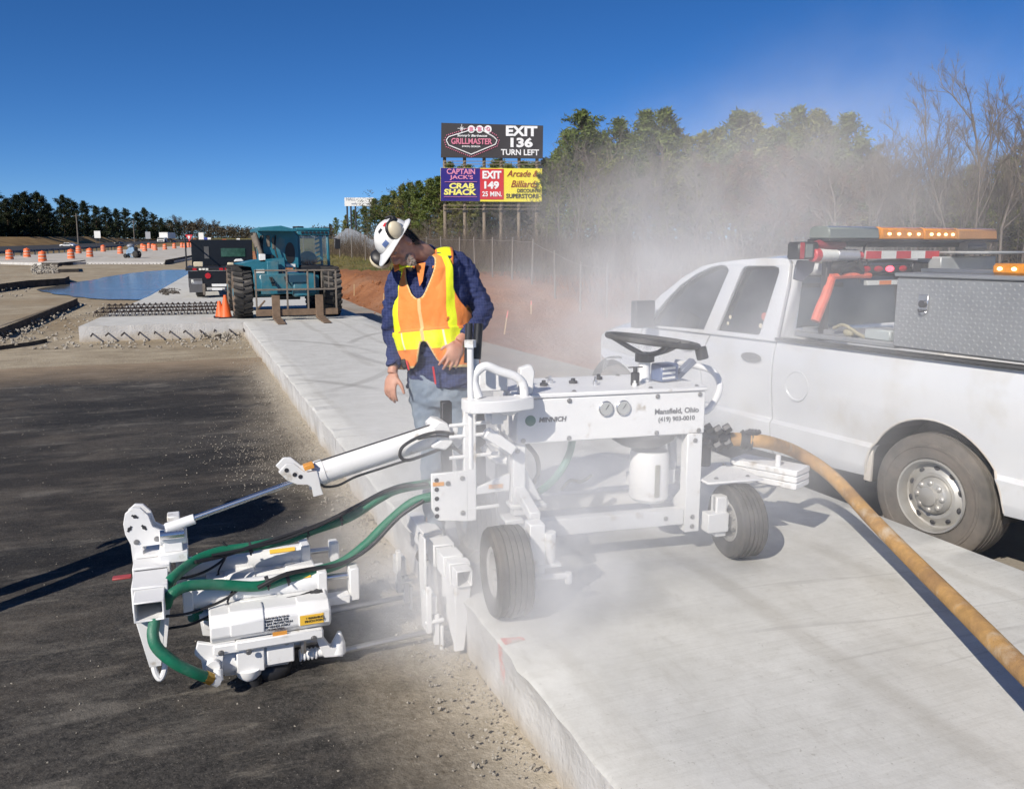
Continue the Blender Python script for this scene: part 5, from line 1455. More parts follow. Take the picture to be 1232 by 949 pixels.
# wheels
RIM = mat("steel_rim", (.52, .51, .48), .42, .45, .1, 5, col2=(.36, .33, .28), c2pos=(.5, .75))
TT = mat("truck_tyre", (.10, .094, .085), .9, var=.25, sc=6, bump=.2, bsc=40, col2=(.24, .2, .165), c2pos=(.45, .75))
for s0, sg in ((0, 1), (3.32, 1), (0, -1), (3.32, -1)):
    y0 = .145 if sg > 0 else TW_-.145
    b = T_(); b.lathe(tyre_profile(.385, .245, .222, 5, .01), (s0, y0, .385), (0, sg, 0), 44)
    b.lathe([(.30, -.1228), (.305, -.126), (.32, -.125), (.322, -.121)], (s0, y0, .385), (0, sg, 0), 44)
    ty = TP(b, "tyre", TT, 0)
    b = T_(); b.lathe([(.226, -.10), (.222, -.112), (.212, -.108), (.205, -.085), (.200, -.045), (.190, -.038), (.155, -.060), (.140, -.07), (.118, -.066), (.112, -.055), (.0, -.05)], (s0, y0, .385), (0, sg, 0), 44)
    rim = TP(b, "wheel_rim", RIM, 0, par=ty)
    b = T_(); b.lathe([(.112, -.055), (.110, -.085), (.095, -.105), (.06, -.112), (.055, -.128), (.03, -.135), (0, -.136)], (s0, y0, .385), (0, sg, 0), 32)
    for k in range(8):
        a = 2*PI*k/8; b.ell((s0+.082*math.cos(a), y0-.106*sg, .385+.082*math.sin(a)), (.02, .016, .02), nu=10, nv=6)
    TP(b, "hub_cap", RIM, 0, par=rim)
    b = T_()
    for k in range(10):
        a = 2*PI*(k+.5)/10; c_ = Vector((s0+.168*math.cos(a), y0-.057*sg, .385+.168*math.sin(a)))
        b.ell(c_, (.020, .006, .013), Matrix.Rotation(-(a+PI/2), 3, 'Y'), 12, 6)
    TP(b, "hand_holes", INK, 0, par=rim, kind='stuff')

# toolbox with raised diamond plate, on the near rail
DP = mat("diamond_plate", (.30, .31, .32), .45, .35, .06, 6)
b = T_(); b.bb(-1.2, .335, .03, .55, 1.255, 1.69); tbx = TP(b, "toolbox", DP, .012)
b = T_()
for i in range(60):
    for j in range(17):
        s = .315 - i*.0255; z = 1.275 + j*.0245
        a = R(45) if (i+j) % 2 else R(-45)
        q = Matrix.Rotation(-a, 3, 'Y'); c_ = Vector((s, .03, z))
        vs = [c_ + q @ Vector(v) for v in ((-.011, 0, 0), (0, 0, -.0035), (.011, 0, 0), (0, 0, .0035), (0, -.003, 0))]
        b.add(vs, [(0, 1, 4), (1, 2, 4), (2, 3, 4), (3, 0, 4)])
TP(b, "tread_pattern", mat("diamond_ridges", (.30, .31, .315), .6, .1, .06, 6), 0, par=tbx, kind='stuff')
b = T_(); b.bb(-1.22, .345, .02, .56, 1.69, 1.715); lid = TP(b, "toolbox_lid", DP, .006, par=tbx)
b = T_(); b.prism([(.165, 1.49), (.10, 1.49), (.10, 1.59), (.165, 1.59), (.168, 1.54)], lambda s, z: (s, .026, z), (0, -.008, 0)); b.prism([(.165, 1.49), (.133, 1.465), (.10, 1.49)], lambda s, z: (s, .026, z), (0, -.008, 0)); lt = TP(b, "latch", CHROME, .003, par=tbx)
b = T_(); b.cyl((.133, .016, 1.535), (.133, .006, 1.535), .022, n=14); b.tube([(.155, .01, 1.50), (.133, -.004, 1.49), (.11, .01, 1.50)], .005, 6); TP(b, "latch_handle", DKSTEEL, 0, par=lt)
b = T_(); b.bb(.36, 1.2, .10, .16, 1.24, 1.275); b.bb(.36, 1.22, .2, .5, 1.235, 1.30); TP(b, "deck_plate", DP, .006)
b = T_(); b.bb(.42, .62, .12, .22, 1.275, 1.345); TP(b, "grey_case", mat("grey_case", (.36, .4, .4), .4), .01)
b = T_(); b.ell((.78, .17, 1.30), (.045, .03, .03)); b.tube([(.9, .16, 1.32), (.8, .14, 1.35), (.7, .16, 1.30), (.62, .14, 1.28)], .012, 6); TP(b, "coiled_strap", mat("tan_strap", (.33, .3, .2), .7), 0)
# rack behind the cab with lights
GREY = mat("rack_grey", (.4, .41, .4), .5, .3)
b = T_(); 
for y0 in (.22, TW_-.22): b.beam((1.05, y0, 1.22), (1.05, y0, 1.90), .05, .05)
b.beam((1.05, .12, 1.89), (1.05, TW_-.0, 1.89), .05, .04); b.beam((1.05, .2, 1.70), (1.05, TW_-.2, 1.70), .04, .05); rack = TP(b, "rack", BLACK, .006)
CLEAR = mat("clear_lens", (.2, .22, .2), .15, var=.1)
AMBER = mat("amber_lens", (.6, .22, .02), .15, var=.2, sc=30, emit=(1, .42, .05, .08))
LED = mat("lit_led", (1, .8, .4), .3, emit=(1, .72, .3, 3))
REDL = mat("red_lens", (.42, .02, .03), .15, var=.1)
REDLIT = mat("red_led", (.8, .05, .08), .2, emit=(1, .08, .12, 3))
b = T_(); b.bb(.95, 1.15, .12, 1.95, 1.905, 1.925); lb = TP(b, "light_bar", BLACK, .006)
for (y0, y1, m, nm) in ((.13, .62, CLEAR, "clear_lens"), (.65, 1.09, AMBER, "amber_lens"), (1.10, 1.46, AMBER, "amber_lens"), (1.48, 1.94, mat("dim_amber_lens", (.42, .2, .06), .2), "amber_lens")):
    b = T_(); b.prism([(.955, 1.926), (.965, 2.0), (1.0, 2.012), (1.1, 2.012), (1.14, 2.0), (1.145, 1.926)], lambda s, z: (s, y0, z), (0, y1-y0, 0)); TP(b, nm, m, .008, par=lb)
b = T_()
for y0 in (.72, .82, .93, 1.03, 1.17, 1.25, 1.33, 1.41): b = T_(); b.ell((.958, y0, 1.962), (.008, .018, .011), nu=10, nv=6); TP(b, "led", LED, 0, par=lb)
def striped(y0, y1, s, z0, z1, n, cols, nm):
    b = T_(); b.bb(s, s+.03, y0, y1, z0, z1); o = TP(b, nm, GREY, .003)
    for k in range(n):
        b = T_(); a = y0+(y1-y0)*k/n; c_ = y0+(y1-y0)*(k+1)/n; b.bb(s-.003, s, a+.001, c_-.001, z0+.003, z1-.003); TP(b, "stripe", cols[k % 2], 0, par=o)
REFR = mat("reflective_red", (.55, .035, .045), .4); REFW = mat("reflective_white", (.72, .72, .66), .4)
striped(.52, 1.30, .98, 1.785, 1.845, 5, (REFR, REFW), "striped_bar")
striped(.55, 1.05, .98, 1.60, 1.635, 4, (REFW, mat("reflective_orange", (.75, .2, .03), .4)), "striped_bar")
b = T_(); b.cyl((1.02, .09, 1.815), (1.02, .26, 1.815), .044, n=18); cyl_ = TP(b, "rolled_flag", REFW, .006)
b = T_(); b.cyl((1.02, .04, 1.815), (1.02, .10, 1.815), .047, n=18); b.cyl((1.02, .47, 1.81), (1.02, .52, 1.81), .03, n=12); TP(b, "flag_cap", REFR, .006, par=cyl_)
b = T_(); b.cyl((1.02, .26, 1.815), (1.02, .47, 1.81), .042, n=16); TP(b, "flag_roll", mat("silver_roll", (.5, .5, .52), .4, .4), .004, par=cyl_)
b = T_(); b.ell((1.04, .22, 1.885), (.06, .16, .045)); TP(b, "folded_sign", mat("dark_red_cloth", (.2, .02, .03), .7), 0)
b = T_(); b.bb(1.0, 1.12, -.10, .09, 1.785, 1.905); wl = TP(b, "work_light", BLACK, .015)
b = T_(); b.bb(.995, 1.0, -.095, -.055, 1.79, 1.90); TP(b, "light_lens", REDL, .002, par=wl)
b = T_(); b.bb(.995, 1.0, -.045, .02, 1.80, 1.89); TP(b, "light_lens", CLEAR, .002, par=wl)
b = T_(); b.prism([(.0, 1.78), (.17, 1.78), (.15, 1.70), (.05, 1.63), (-.03, 1.65), (-.02, 1.72)], lambda w, z: (1.10, w, z), (.02, 0, 0)); TP(b, "mud_flap", mat("blue_grey_flap", (.07, .08, .12), .6), .006)
b = T_(); b.tube([(1.0, .28, 1.70), (1.0, .40, 1.74), (1.0, .5, 1.70), (1.0, .45, 1.78)], .03, 8); b.ell((1.03, .33, 1.73), (.05, .1, .05)); TP(b, "work_gloves", mat("black_gloves", (.03, .03, .03), .8), 0)
b = T_(); b.bb(1.0, 1.03, .5, 1.02, 1.685, 1.745); rl = TP(b, "red_light_bar", BLACK, .004)
for y0 in (.52, .64, .76, .9):
    b = T_(); b.ell((.998, y0+.04, 1.715), (.01, .045, .022), nu=12, nv=8); TP(b, "red_lamp", REDLIT if y0 == .76 else REDL, 0, par=rl)
b = T_(); b.bb(.9, 1.1, 1.22, TW_, 1.70, 1.80); b.bb(.6, 1.15, 1.3, TW_, 1.82, 1.84); TP(b, "shelf", GREY, .008)
b = T_(); b.cyl((.93, 1.5, 1.87), (.93, 1.72, 1.87), .04, n=14); TP(b, "horn", BLACK, 0); b = T_(); b.bb(1.0, 1.02, 1.05, 1.28, 1.66, 1.76); TP(b, "junction_box", BLACK, .01)
b = T_(); b.tube([(1.02, .24, 1.66), (1.03, .21, 1.55), (1.03, .16, 1.45), (1.03, .12, 1.36)], [.032, .034, .036, .034], 10); b.tube([(1.02, .22, 1.665), (1.0, .4, 1.672), (1.0, .6, 1.668)], .02, 8); TP(b, "orange_sleeve", mat("orange_sleeve", (.68, .13, .07), .6, var=.2, sc=20, col2=(.75, .6, .5), c2pos=(.6, .65)), 0)
b = T_(); b.bb(-.55, -.2, .12, .26, 1.716, 1.78); ab = TP(b, "marker_light", AMBER, .015)
b = T_()
for s in (-.25, -.33, -.41, -.5): b = T_(); b.ell((s, .117, 1.75), (.016, .006, .011), nu=10, nv=6); TP(b, "led", LED, 0, par=ab)
b = T_(); b.bb(-.2, .3, .2, .26, 1.716, 1.74); TP(b, "lid_rail", STEEL, .003)
b = T_(); b.tube([(1.04, .30, 1.9), (1.0, .38, 1.82), (1.02, .46, 1.72), (.99, .5, 1.62)], .007, 6); b.tube([(1.04, .60, 1.9), (1.0, .52, 1.85), (1.0, .58, 1.74)], .007, 6); TP(b, "cables", BLACK, 0)
# ------------------------------------------------------------------ telehandler
TEAL = mat("teal_paint", (.022, .155, .215), .45, var=.15, sc=4, col2=(.16, .2, .19), c2pos=(.55, .75))
RUST = mat("rusty_brown", (.17, .115, .075), .8, var=.3, sc=8)
RUSTG = mat("worn_grey_steel", (.2, .17, .14), .7, .2, .25, 8)
CABGLASS = bpy.data.materials.new("cab_glass"); CABGLASS.use_nodes = True
_n = CABGLASS.node_tree; _m = _n.nodes.new("ShaderNodeMixShader"); _t = _n.nodes.new("ShaderNodeBsdfTransparent"); _g = _n.nodes.new("ShaderNodeBsdfGlossy"); _g.inputs['Roughness'].default_value = .05
_m.inputs[0].default_value = .14; _t.inputs[0].default_value = (.8, .84, .82, 1)
_n.links.new(_t.outputs[0], _m.inputs[1]); _n.links.new(_g.outputs[0], _m.inputs[2]); _n.links.new(_m.outputs[0], _n.nodes["Material Output"].inputs[0])
FX = Matrix.Translation((1.05, 19.35, 0))
fork = thing("telehandler", "teal telehandler forklift with two brown forks lowered onto the slab", "telehandler", (1.05, 19.35, 0))
def F_(): return MB(FX)
def FP(mb, name, m=TEAL, bevel=.012, smooth=40, par=fork, **k): return mb.build(name, m, par, smooth=smooth, bevel=bevel, **k)
MUD = mat("muddy_tyre", (.16, .12, .085), .9, var=.2, sc=5)
def bigtyre(u, v, front=True):
    b = F_(); Rr = .575; w = .40
    b.lathe([(.27, -.17), (.30, -.2), (.45, -.2), (.545, -.185), (.545, .185), (.45, .2), (.30, .2), (.27, .17)], (u, v, Rr), (1, 0, 0), 36)
    b.mi = 1
    t = FP(b, "tyre", [TIREDUST, MUD], 0)
    t.data.polygons.foreach_set('material_index', [1 if (i//36) in (0, 1, 2) and front else 0 for i in range(len(t.data.polygons))])
    b = F_()
    for k in range(22):
        for sd in (-1, 1):
            a0 = 2*PI*(k + (.5 if sd > 0 else 0))/22
            vs = []
            for (r_, sc_) in ((.54, 1), (.58, .85)):
                for (x, da) in ((sd*.205, -.075), (sd*.205, .055), (sd*.10, .13), (sd*.0-.0, .16), (sd*.0, .03), (sd*.10, -.02)):
                    a = a0 + da*sc_; vs.append((u+x*(.98 if sc_ < 1 else 1), v + r_*math.cos(a), Rr + r_*math.sin(a)))
            b.add(vs, [(6, 7, 8, 9, 10, 11)] + [(i, (i+1) % 6, 6+(i+1) % 6, 6+i) for i in range(6)])
    FP(b, "tread_lugs", RUBBER, 0, par=t)
    b = F_(); b.cyl((u-.16, v, Rr), (u+.16, v, Rr), .27, n=24); b.cyl((u-.2, v, Rr), (u+.2, v, Rr), .1, n=12); FP(b, "wheel_rim", TEAL, .01, par=t)
bigtyre(-.98, .45); bigtyre(1.0, .45, False); bigtyre(-.98, 2.9); bigtyre(1.0, 2.9, False)
b = F_(); b.bb(-.72, .74, .3, 3.4, .48, .95); b.bb(-.6, .6, -.1, .5, .55, 1.0); FP(b, "chassis")
b = F_(); b.cyl((-.9, .45, .57), (.9, .45, .57), .12, n=12); b.bb(-.3, .3, .3, .6, .4, .7); FP(b, "axle", BLACK)
b = F_(); b.prism([(-1.12, 1.22), (-.72, 1.30), (-.05, 1.36), (-.02, .85), (-.70, .80), (-.78, 1.15)], lambda x, z: (x, .05, z), (0, 1.0, 0)); FP(b, "fender")
b = F_(); b.bb(-.75, -.05, -.05, .1, .62, 1.0); b.bb(-.45, -.2, -.08, .0, .55, 1.28); FP(b, "front_panel")
b = F_(); b.prism([(-.60, 2.0), (-.58, 1.2), (-.02, 1.12), (.30, 1.12), (.30, 1.84), (.22, 1.96), (-.1, 2.03)], lambda x, z: (x, .35, z), (0, .5, 0)); bm_ = FP(b, "boom_head")
b = F_(); b.prism([(-.6, 2.02), (-.6, 1.94), (.22, 1.93), (.24, 1.97), (-.12, 2.06)], lambda x, z: (x, -.15, z), (0, 2.6, 0)); FP(b, "boom")
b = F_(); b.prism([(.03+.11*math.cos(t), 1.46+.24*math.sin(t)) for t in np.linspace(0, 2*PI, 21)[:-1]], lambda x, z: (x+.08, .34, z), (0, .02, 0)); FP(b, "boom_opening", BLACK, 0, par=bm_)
b = F_(); b.bb(.0, .22, .325, .35, 1.14, 1.21); FP(b, "plate", WHITE2, .003, par=bm_)
b = F_(); b.bb(-.40, -.33, .33, .352, 1.6, 1.85); b.bb(-.28, -.24, .33, .352, 1.55, 1.8); FP(b, "boom_rib", RUSTG, .005, par=bm_)
b = F_(); b.bb(-.45, -.25, .30, .36, 1.25, 1.42); FP(b, "hose_bundle", BLACK, .02, par=bm_)
b = F_(); b.cyl((-.66, .2, 1.9), (-.54, .15, 1.40), .05, n=12); b.cyl((-.68, .25, 1.85), (-.60, .2, 1.6), .075, n=12); cy = FP(b, "lift_cylinder", RUSTG, 0)
b = F_(); b.bb(-.60, -.46, .05, .2, 1.26, 1.44); FP(b, "cylinder_foot", WHITE2, .01, par=cy)
# cab
b = F_()
for (x, y) in ((.34, .55), (1.02, .55), (.34, 1.6), (1.02, 1.6)): b.beam((x, y, 1.05), (x-.02 if x > .5 else x, y+.05, 1.98), .06, .06)
b.bb(.28, 1.06, .5, 1.7, 1.97, 2.03); b.bb(.30, 1.05, .52, .60, 1.86, 1.97)
FP(b, "cab", TEAL, .015)
b = F_()
for k in range(7): b.bb(.40+.09*k, .46+.09*k, .50, .53, 1.90, 1.95)
FP(b, "roof_slots", BLACK, 0)
b = F_()
for k in range(6): b.beam((.86, 1.62, 1.22+.11*k), (1.0, 1.62, 1.28+.11*k), .02, .04)
FP(b, "guard_bars", TEAL, 0)
b = F_(); b.bb(.30, 1.12, .40, .95, 1.02, 1.17); FP(b, "dashboard", BLACK, .02)
b = F_(); b.ell((.62, 1.2, 1.3), (.22, .12, .2)); b.tube([(.62, .85, 1.15), (.62, .95, 1.28)], .03, 8, 0); FP(b, "seat", BLACK, 0)
b = F_(); b.cyl((.42, 1.2, 2.03), (.42, 1.2, 2.08), .13, n=16); FP(b, "air_cleaner", BLACK, .01)
# carriage and forks
b = F_(); z0, z1 = .10, 1.10
for x in (-.74, -.08, .37, .99): b.bb(x-.018, x+.018, -.52, -.47, z0, z1)
b.bb(-.765, 1.015, -.52, -.47, 1.07, 1.105); b.bb(-.765, 1.015, -.525, -.475, .65, .69); FP(b, "carriage", RUSTG, .004)
b = F_(); b.bb(-.765, 1.015, -.56, -.46, .10, .24); b.beam((-.74, -.5, .24), (-.56, -.5, .44), .04, .03, (0, 1, 0)); FP(b, "carriage_bar", RUST, .01)
b = F_()
for k in range(3): b.bb(.52+.155*k-.012, .52+.155*k+.012, -.51, -.48, .70, 1.06)
FP(b, "guard_bars", RUSTG, 0)
b = F_(); b.bb(-.06, .35, -.5, -.46, .82, .99); FP(b, "carriage_plate", mat("dark_teal", (.015, .06, .1), .5), .01)
b = F_(); b.bb(.05, .40, -.46, -.25, .5, .85); FP(b, "tilt_head", TEAL, .04)
for x in (-.34, .60):
    b = F_(); b.prism([(-.54, .55), (-.54, .08), (-.60, .035), (-1.65, .01), (-1.65, .03), (-.62, .085), (-.60, .12), (-.60, .55)], lambda y, z: (x-.085, y, z), (.17, 0, 0)); FP(b, "fork", RUST, .006)

for x in (-.55, .22):
    b = F_(); b.cyl((x, -.06, .93), (x, .0, .93), .07, n=16); FP(b, "headlight", WHITE2, .006)
for k, x in enumerate((-.52, -.48, -.2)):
    b = F_(); b.tube([(x, .32, 1.85), (x-.03, .22, 1.55), (x+.04, .15, 1.25), (x+.1, -.02, 1.0), (x+.16, -.3, .75)], .018, 6); FP(b, "hydraulic_hose", HOSEBLK, 0)
b = F_(); b.tube([(1.05, .6, 1.8), (1.22, .5, 1.78)], .015, 6, 0); b.bb(1.16, 1.28, .46, .5, 1.55, 1.78); FP(b, "mirror", BLACK, .02)
b = F_(); b.bb(-.68, -.5, .035, .05, 1.02, 1.1); FP(b, "decal", REFW if 'REFW' in globals() else WHITE2, 0)
b = F_(); b.add([(.36, .545, 1.18), (.98, .545, 1.18), (.98, .56, 1.85), (.36, .56, 1.85)], [(0, 1, 2, 3)]); FP(b, "windscreen", CABGLASS, 0)
# ------------------------------------------------------------------ black flatbed truck
DX = Matrix.Translation((.02, 28.1, 0)) @ Matrix.Rotation(R(-2), 4, 'Z')
flat = thing("flatbed_truck", "black flatbed truck seen from behind, parked next to the teal telehandler", "truck", (.02, 28.1, 0), R(-2))
def D_(): return MB(DX)
def DP_(mb, name, m=BLACK, bevel=.01, par=flat, **k): return mb.build(name, m, par, smooth=40, bevel=bevel, **k)
BLK2 = mat("black_body", (.012, .013, .016), .3, var=.1)
b = D_(); b.bb(-1.12, 1.15, 0, 3.2, .86, .96); DP_(b, "deck")
b = D_(); b.bb(-1.05, 1.08, -.0, .12, .33, .85); DP_(b, "rear_skirt", BLK2)
for x in (-.86, .9):
    b = D_(); b.bb(x-.18, x+.22, -.03, -.01, .18, .62); fl = DP_(b, "mud_flap", mat("grey_flap", (.09, .09, .095), .7), .004)
    b = D_(); b.bb(x-.1, x+.22, -.035, -.03, .44, .54); DP_(b, "flap_plate", mat("dull_silver", (.3, .3, .31), .4, .5), 0, par=fl)
text("R", .14, REFW, face_mat(DX @ Vector((-.93, -.036, .53)), (1, 0, 0), (0, 0, 1)), flat, bold=.006)
for x in (-.72, .8):
    for y in (.75, 3.9):
        b = D_(); b.lathe([(.2, -.14), (.33, -.15), (.40, -.11), (.40, .11), (.33, .15), (.2, .14), (0, .1), (0, -.1)], (x, y, .40), (1, 0, 0), 28); DP_(b, "wheel", RUBBER, 0)
b = D_(); b.bb(-1.0, 1.05, 3.1, 3.2, .96, 1.86)
hb2 = DP_(b, "headboard", BLK2)
b = D_(); b.bb(-.95, 1.0, 3.3, 5.2, .9, 1.80); DP_(b, "cab", BLK2, .06)
b = D_(); b.bb(-.02, .8, 3.07, 3.1, 1.26, 1.56); DP_(b, "rear_window", mat("green_reflection_glass", (.035, .09, .07), .08, var=.5, sc=5), .004, par=hb2)  # greenish reflection is put into the pane's colour
b = D_(); b.bb(-.58, -.42, 3.08, 3.1, 1.2, 1.62); DP_(b, "slot", mat("slot_grey", (.1, .1, .1), .6), 0, par=hb2)
b = D_(); b.prism([(.38, 1.10), (.75, 1.10), (.65, 1.2), (.44, 1.18)], lambda x, z: (x, 2.6, z), (0, .2, 0)); DP_(b, "white_bag", WHITE2, .02)
b = D_(); b.bb(-.9, -.6, 1.0, 1.5, .96, 1.12); b.bb(.15, .35, .6, .9, .96, 1.1); DP_(b, "deck_gear", CREAM, .02)
b = D_(); b.tube([(-1.08, .02, .96), (-1.08, .02, 1.85)], .025, 6, 0); b.tube([(-1.08, 3.1, 1.85), (-1.08, .02, 1.85)], .025, 6, 0); b.tube([(1.1, .02, .96), (1.1, 3.1, 1.8)], .025, 6, 0); DP_(b, "stake_rail", BLACK, 0)
for x in (-.85, -.05, .12, .45):
    b = D_(); b.bb(x-.06, x+.06, -.02, 0, .87, .94); DP_(b, "tail_light", REDL, .004)
for x in (-.68, -.58, -.48):
    b = D_(); b.bb(x-.04, x+.04, -.02, 0, .875, .935); DP_(b, "reflector", REFW, .004)
b = D_(); b.cyl((-.46, -.04, .70), (-.46, -.0, .70), .09, n=16); DP_(b, "round_light", REDL, .004)
b = D_(); b.bb(-.36, .1, -.05, 0, .36, .44); b.bb(-.36, -.05, -.05, 0, .24, .31); b.bb(.42, .7, -.05, 0, .36, .42); DP_(b, "white_plate", WHITE2, .004)
b = D_(); b.bb(-.64, -.56, -.06, 0, .1, .45); DP_(b, "hitch", RUSTG, .004)

# ------------------------------------------------------------------ cones and barrels
CONE = mat("cone_orange", (.82, .14, .03), .5, var=.06)
BARO = mat("barrel_orange", (.80, .15, .035), .55, var=.08)
def cone(p, h, label, lean=0):
    t = thing("traffic_cone", label, "traffic cone", p, 0, "traffic cones by the telehandler wheel")
    b = MB(); b.bb(-.17, .17, -.17, .17, 0, .03); b.build("base", BLACK, None, bevel=.01).parent = t
    b = MB(); b.lathe([(.135, .03), (.125, .06), (.03, h), (.018, h), (.0, h)], (0, 0, 0), (lean, 0, 1), 20); c = b.build("body", CONE, None, smooth=50); c.parent = t
    return t
g = ONZ(272, 382.5, 0); cone(g, .52, "taller orange traffic cone beside the telehandler front tyre")
g = ONZ(266.5, 382, 0); cone(g, .38, "shorter orange traffic cone leaning behind the taller cone", -.1)
BANDM = mat('faded_band', (.6, .42, .33), .5, var=.1)
bar0 = None
barrels = [(51.7, 318, "large orange barrel next to the rubble pile, leftmost full one"), (86, 314, "orange barrel with white bands left of the barrel pair"), (95, 307, "tall barrel with a light on top behind the barrel pair"), (108.5, 311.7, "orange barrel standing nearest the guardrail end, right of the pair"), (124.5, 304.7, "small barrel close to the dark guardrail"), (145, 307.5, "pale orange barrel just left of the blue wheeled machine"), (171.5, 301.5, "half hidden barrel behind the one right of the blue machine"), (174.5, 304, "barrel first to the right of the blue wheeled machine"), (179.5, 300.2, "distant small barrel below the grey sign"), (184.5, 301.6, "barrel behind its twin below the white box truck"), (187, 303, "front barrel of the two below the white box truck"), (198.6, 302, "lone barrel in the row between box truck and triangle sign"), (210, 300.5, "short lone barrel left of the crowded barrel end"), (219, 299.4, "first barrel of the crowded far end of the row"), (223, 299.8, "second barrel of the crowded far end, in front"), (227, 299.0, "third barrel of the crowded far end by the triangle sign"), (231, 298.6, "last barrel of the row beside the black truck"), (33, 312, "barrel cut by the left edge next to the guardrail"), (12, 315, "barrel on the far pavement beyond the left guardrail end")]
for (x, y, lab) in barrels:
    g = G(x, y)
    if bar0 is None:
        bar0 = thing("traffic_barrel", lab, "traffic barrel", g, 0, "traffic barrels along the closed lane")
        b = MB(); b.lathe([(.38, 0), (.40, .03), (.40, .08), (.33, .1), (0, .1)], (0, 0, 0), (0, 0, 1), 18); b.build("base", BLACK, None, smooth=40).parent = bar0
        b = MB(); b.lathe([(.30, .08), (.29, .35), (.28, .36), (.27, .62), (.26, .63), (.25, .86), (.22, .93), (.1, .96), (0, .96)], (0, 0, 0), (0, 0, 1), 18); b.build("body", BARO, None, smooth=40).parent = bar0
        for z in (.22, .46, .70):
            b = MB(); b.lathe([(.305-.05*z, z-.045), (.308-.05*z, z), (.302-.05*z, z+.045)], (0, 0, 0), (0, 0, 1), 18); b.build("band", BANDM, None, smooth=40).parent = bar0
        b = MB(); b.bb(-.06, .06, -.02, .02, .95, 1.0); b.build("handle", BARO, None).parent = bar0
    else: copy_tree(bar0, loc=g, label=lab)
    
# ------------------------------------------------------------------ guardrail
GALV = mat("galvanised_dark", (.1, .11, .12), .5, .5, .15)
gr = thing("guardrail", "long dark steel guardrail with posts along the left highway edge", "guardrail", G(60, 308))
A_, B_ = G(-90, 318.5), G(150, 300.6)
b = MB(); d_ = (B_-A_); L_ = d_.length; dn = d_.normalized(); pn = Vector((dn.y, -dn.x, 0))
prof = [(0, .45), (.05, .50), (0, .56), (.05, .62), (0, .67), (-.01, .67), (-.01, .45)]
b.prism(prof, lambda o, z: A_ + pn*o + Vector((0, 0, z)), d_); b.build("rail", GALV, gr)
pst = None
n_ = int(L_/2)
for k in range(n_):
    p = A_.lerp(B_, k/n_)
    if pst is None:
        b = MB(); b.bb(-.07, .07, -.08, .08, -.1, .64); pst = b.build("post", GALV, None); pst.parent = gr; pst.matrix_parent_inverse = WM[gr.name].inverted()
        c = pst
    else: c = pst.copy(); COL.objects.link(c)
    c.location = p

# ------------------------------------------------------------------ far vehicles, signs and poles
def sgn(name, px, py0, py1, w, h, m, label, cat="sign", d=None, py=None, tx=None, pole=True, mk=None, shape=None):
    g = G(px, py or 294); dist = (g-CAM).dot(FWD)
    top = AT(px, py0, dist); bot = AT(px, py1, dist); s = dist/1000
    t = thing(name, label, cat, g)
    x = RIGHT; b = MB(); hw_ = w*s/2
    if shape == 'tri': P = [(-hw_, top.z), (hw_, top.z), (0, bot.z)]
    else: P = [(-hw_, bot.z), (hw_, bot.z), (hw_, top.z), (-hw_, top.z)]
    b.prism(P, lambda a, z: Vector((g.x, g.y, 0)) + x*a + Vector((0, 0, z)), _fh*.05); pnl = b.build("sign_panel", m, t)
    b = MB()
    for o in ((-.3, .3) if w > 6 else (0,)): b.cyl(g + x*hw_*o*2 + _fh*.08, Vector((g.x, g.y, top.z)) + x*hw_*o*2 + _fh*.08, .05, n=6)
    b.build("sign_post", GALV, t)
    if tx: text(tx, (top.z-bot.z)*.3, INK, face_mat(Vector((g.x, g.y, (top.z+bot.z)/2)) - _fh*.01, x, (0, 0, 1)), pnl, bold=.01)
    return t
SIGNW = mat("sign_white", (.72, .72, .7), .5); SIGNG = mat("sign_back_grey", (.33, .34, .36), .5, .3); BLUES = mat("sign_blue", (.02, .04, .3), .5); ORS = mat("sign_orange", (.8, .15, .03), .5)
sgn("road_sign", 118, 278, 286.5, 7.5, 8, SIGNW, "white square road sign on the brown bank by the left poles", py=295)
sgn("road_sign", 178.6, 279, 287.5, 6, 8, SIGNG, "grey sign seen from behind, left of the white box truck", py=294)
sgn("road_sign", 242.5, 280, 290, 6, 10, SIGNW, "tall white sign panel above the blue board behind the black truck", py=294)
sgn("road_sign", 248, 286, 292.5, 11, 6, BLUES, "blue board below the white signs behind the black truck", py=293.5)
sgn("road_sign", 252, 285.8, 290.6, 4, 5, SIGNW, "small white sign right of the blue board", py=293.2)
sgn("road_sign", 270, 288, 293, 5, 5, ORS, "small orange sign left of the grey plate above the black truck", py=296.5)
sgn("road_sign", 276, 289, 293, 4.5, 4, SIGNG, "small grey plate next to the orange sign", py=296.5)
sgn("road_sign", 287, 287, 291.5, 4, 4.5, SIGNW, "small white plate farthest right above the black truck", py=296.5)
tri_ = sgn("warning_sign", 228, 282.5, 291, 9, 8, REFR, "red and white triangular sign at the far end of the barrel row", py=297, shape='tri')
g = G(228, 297); dd = (g-CAM).dot(FWD); tp_, bt_ = AT(228, 284, dd).z, AT(228, 288.5, dd).z
b = MB(); b.prism([(-.27, tp_), (.27, tp_), (0, bt_)], lambda a, z: Vector((g.x, g.y, 0)) - _fh*.02 + RIGHT*a + Vector((0, 0, z)), -_fh*.02); b.build("sign_face", SIGNW, tri_)
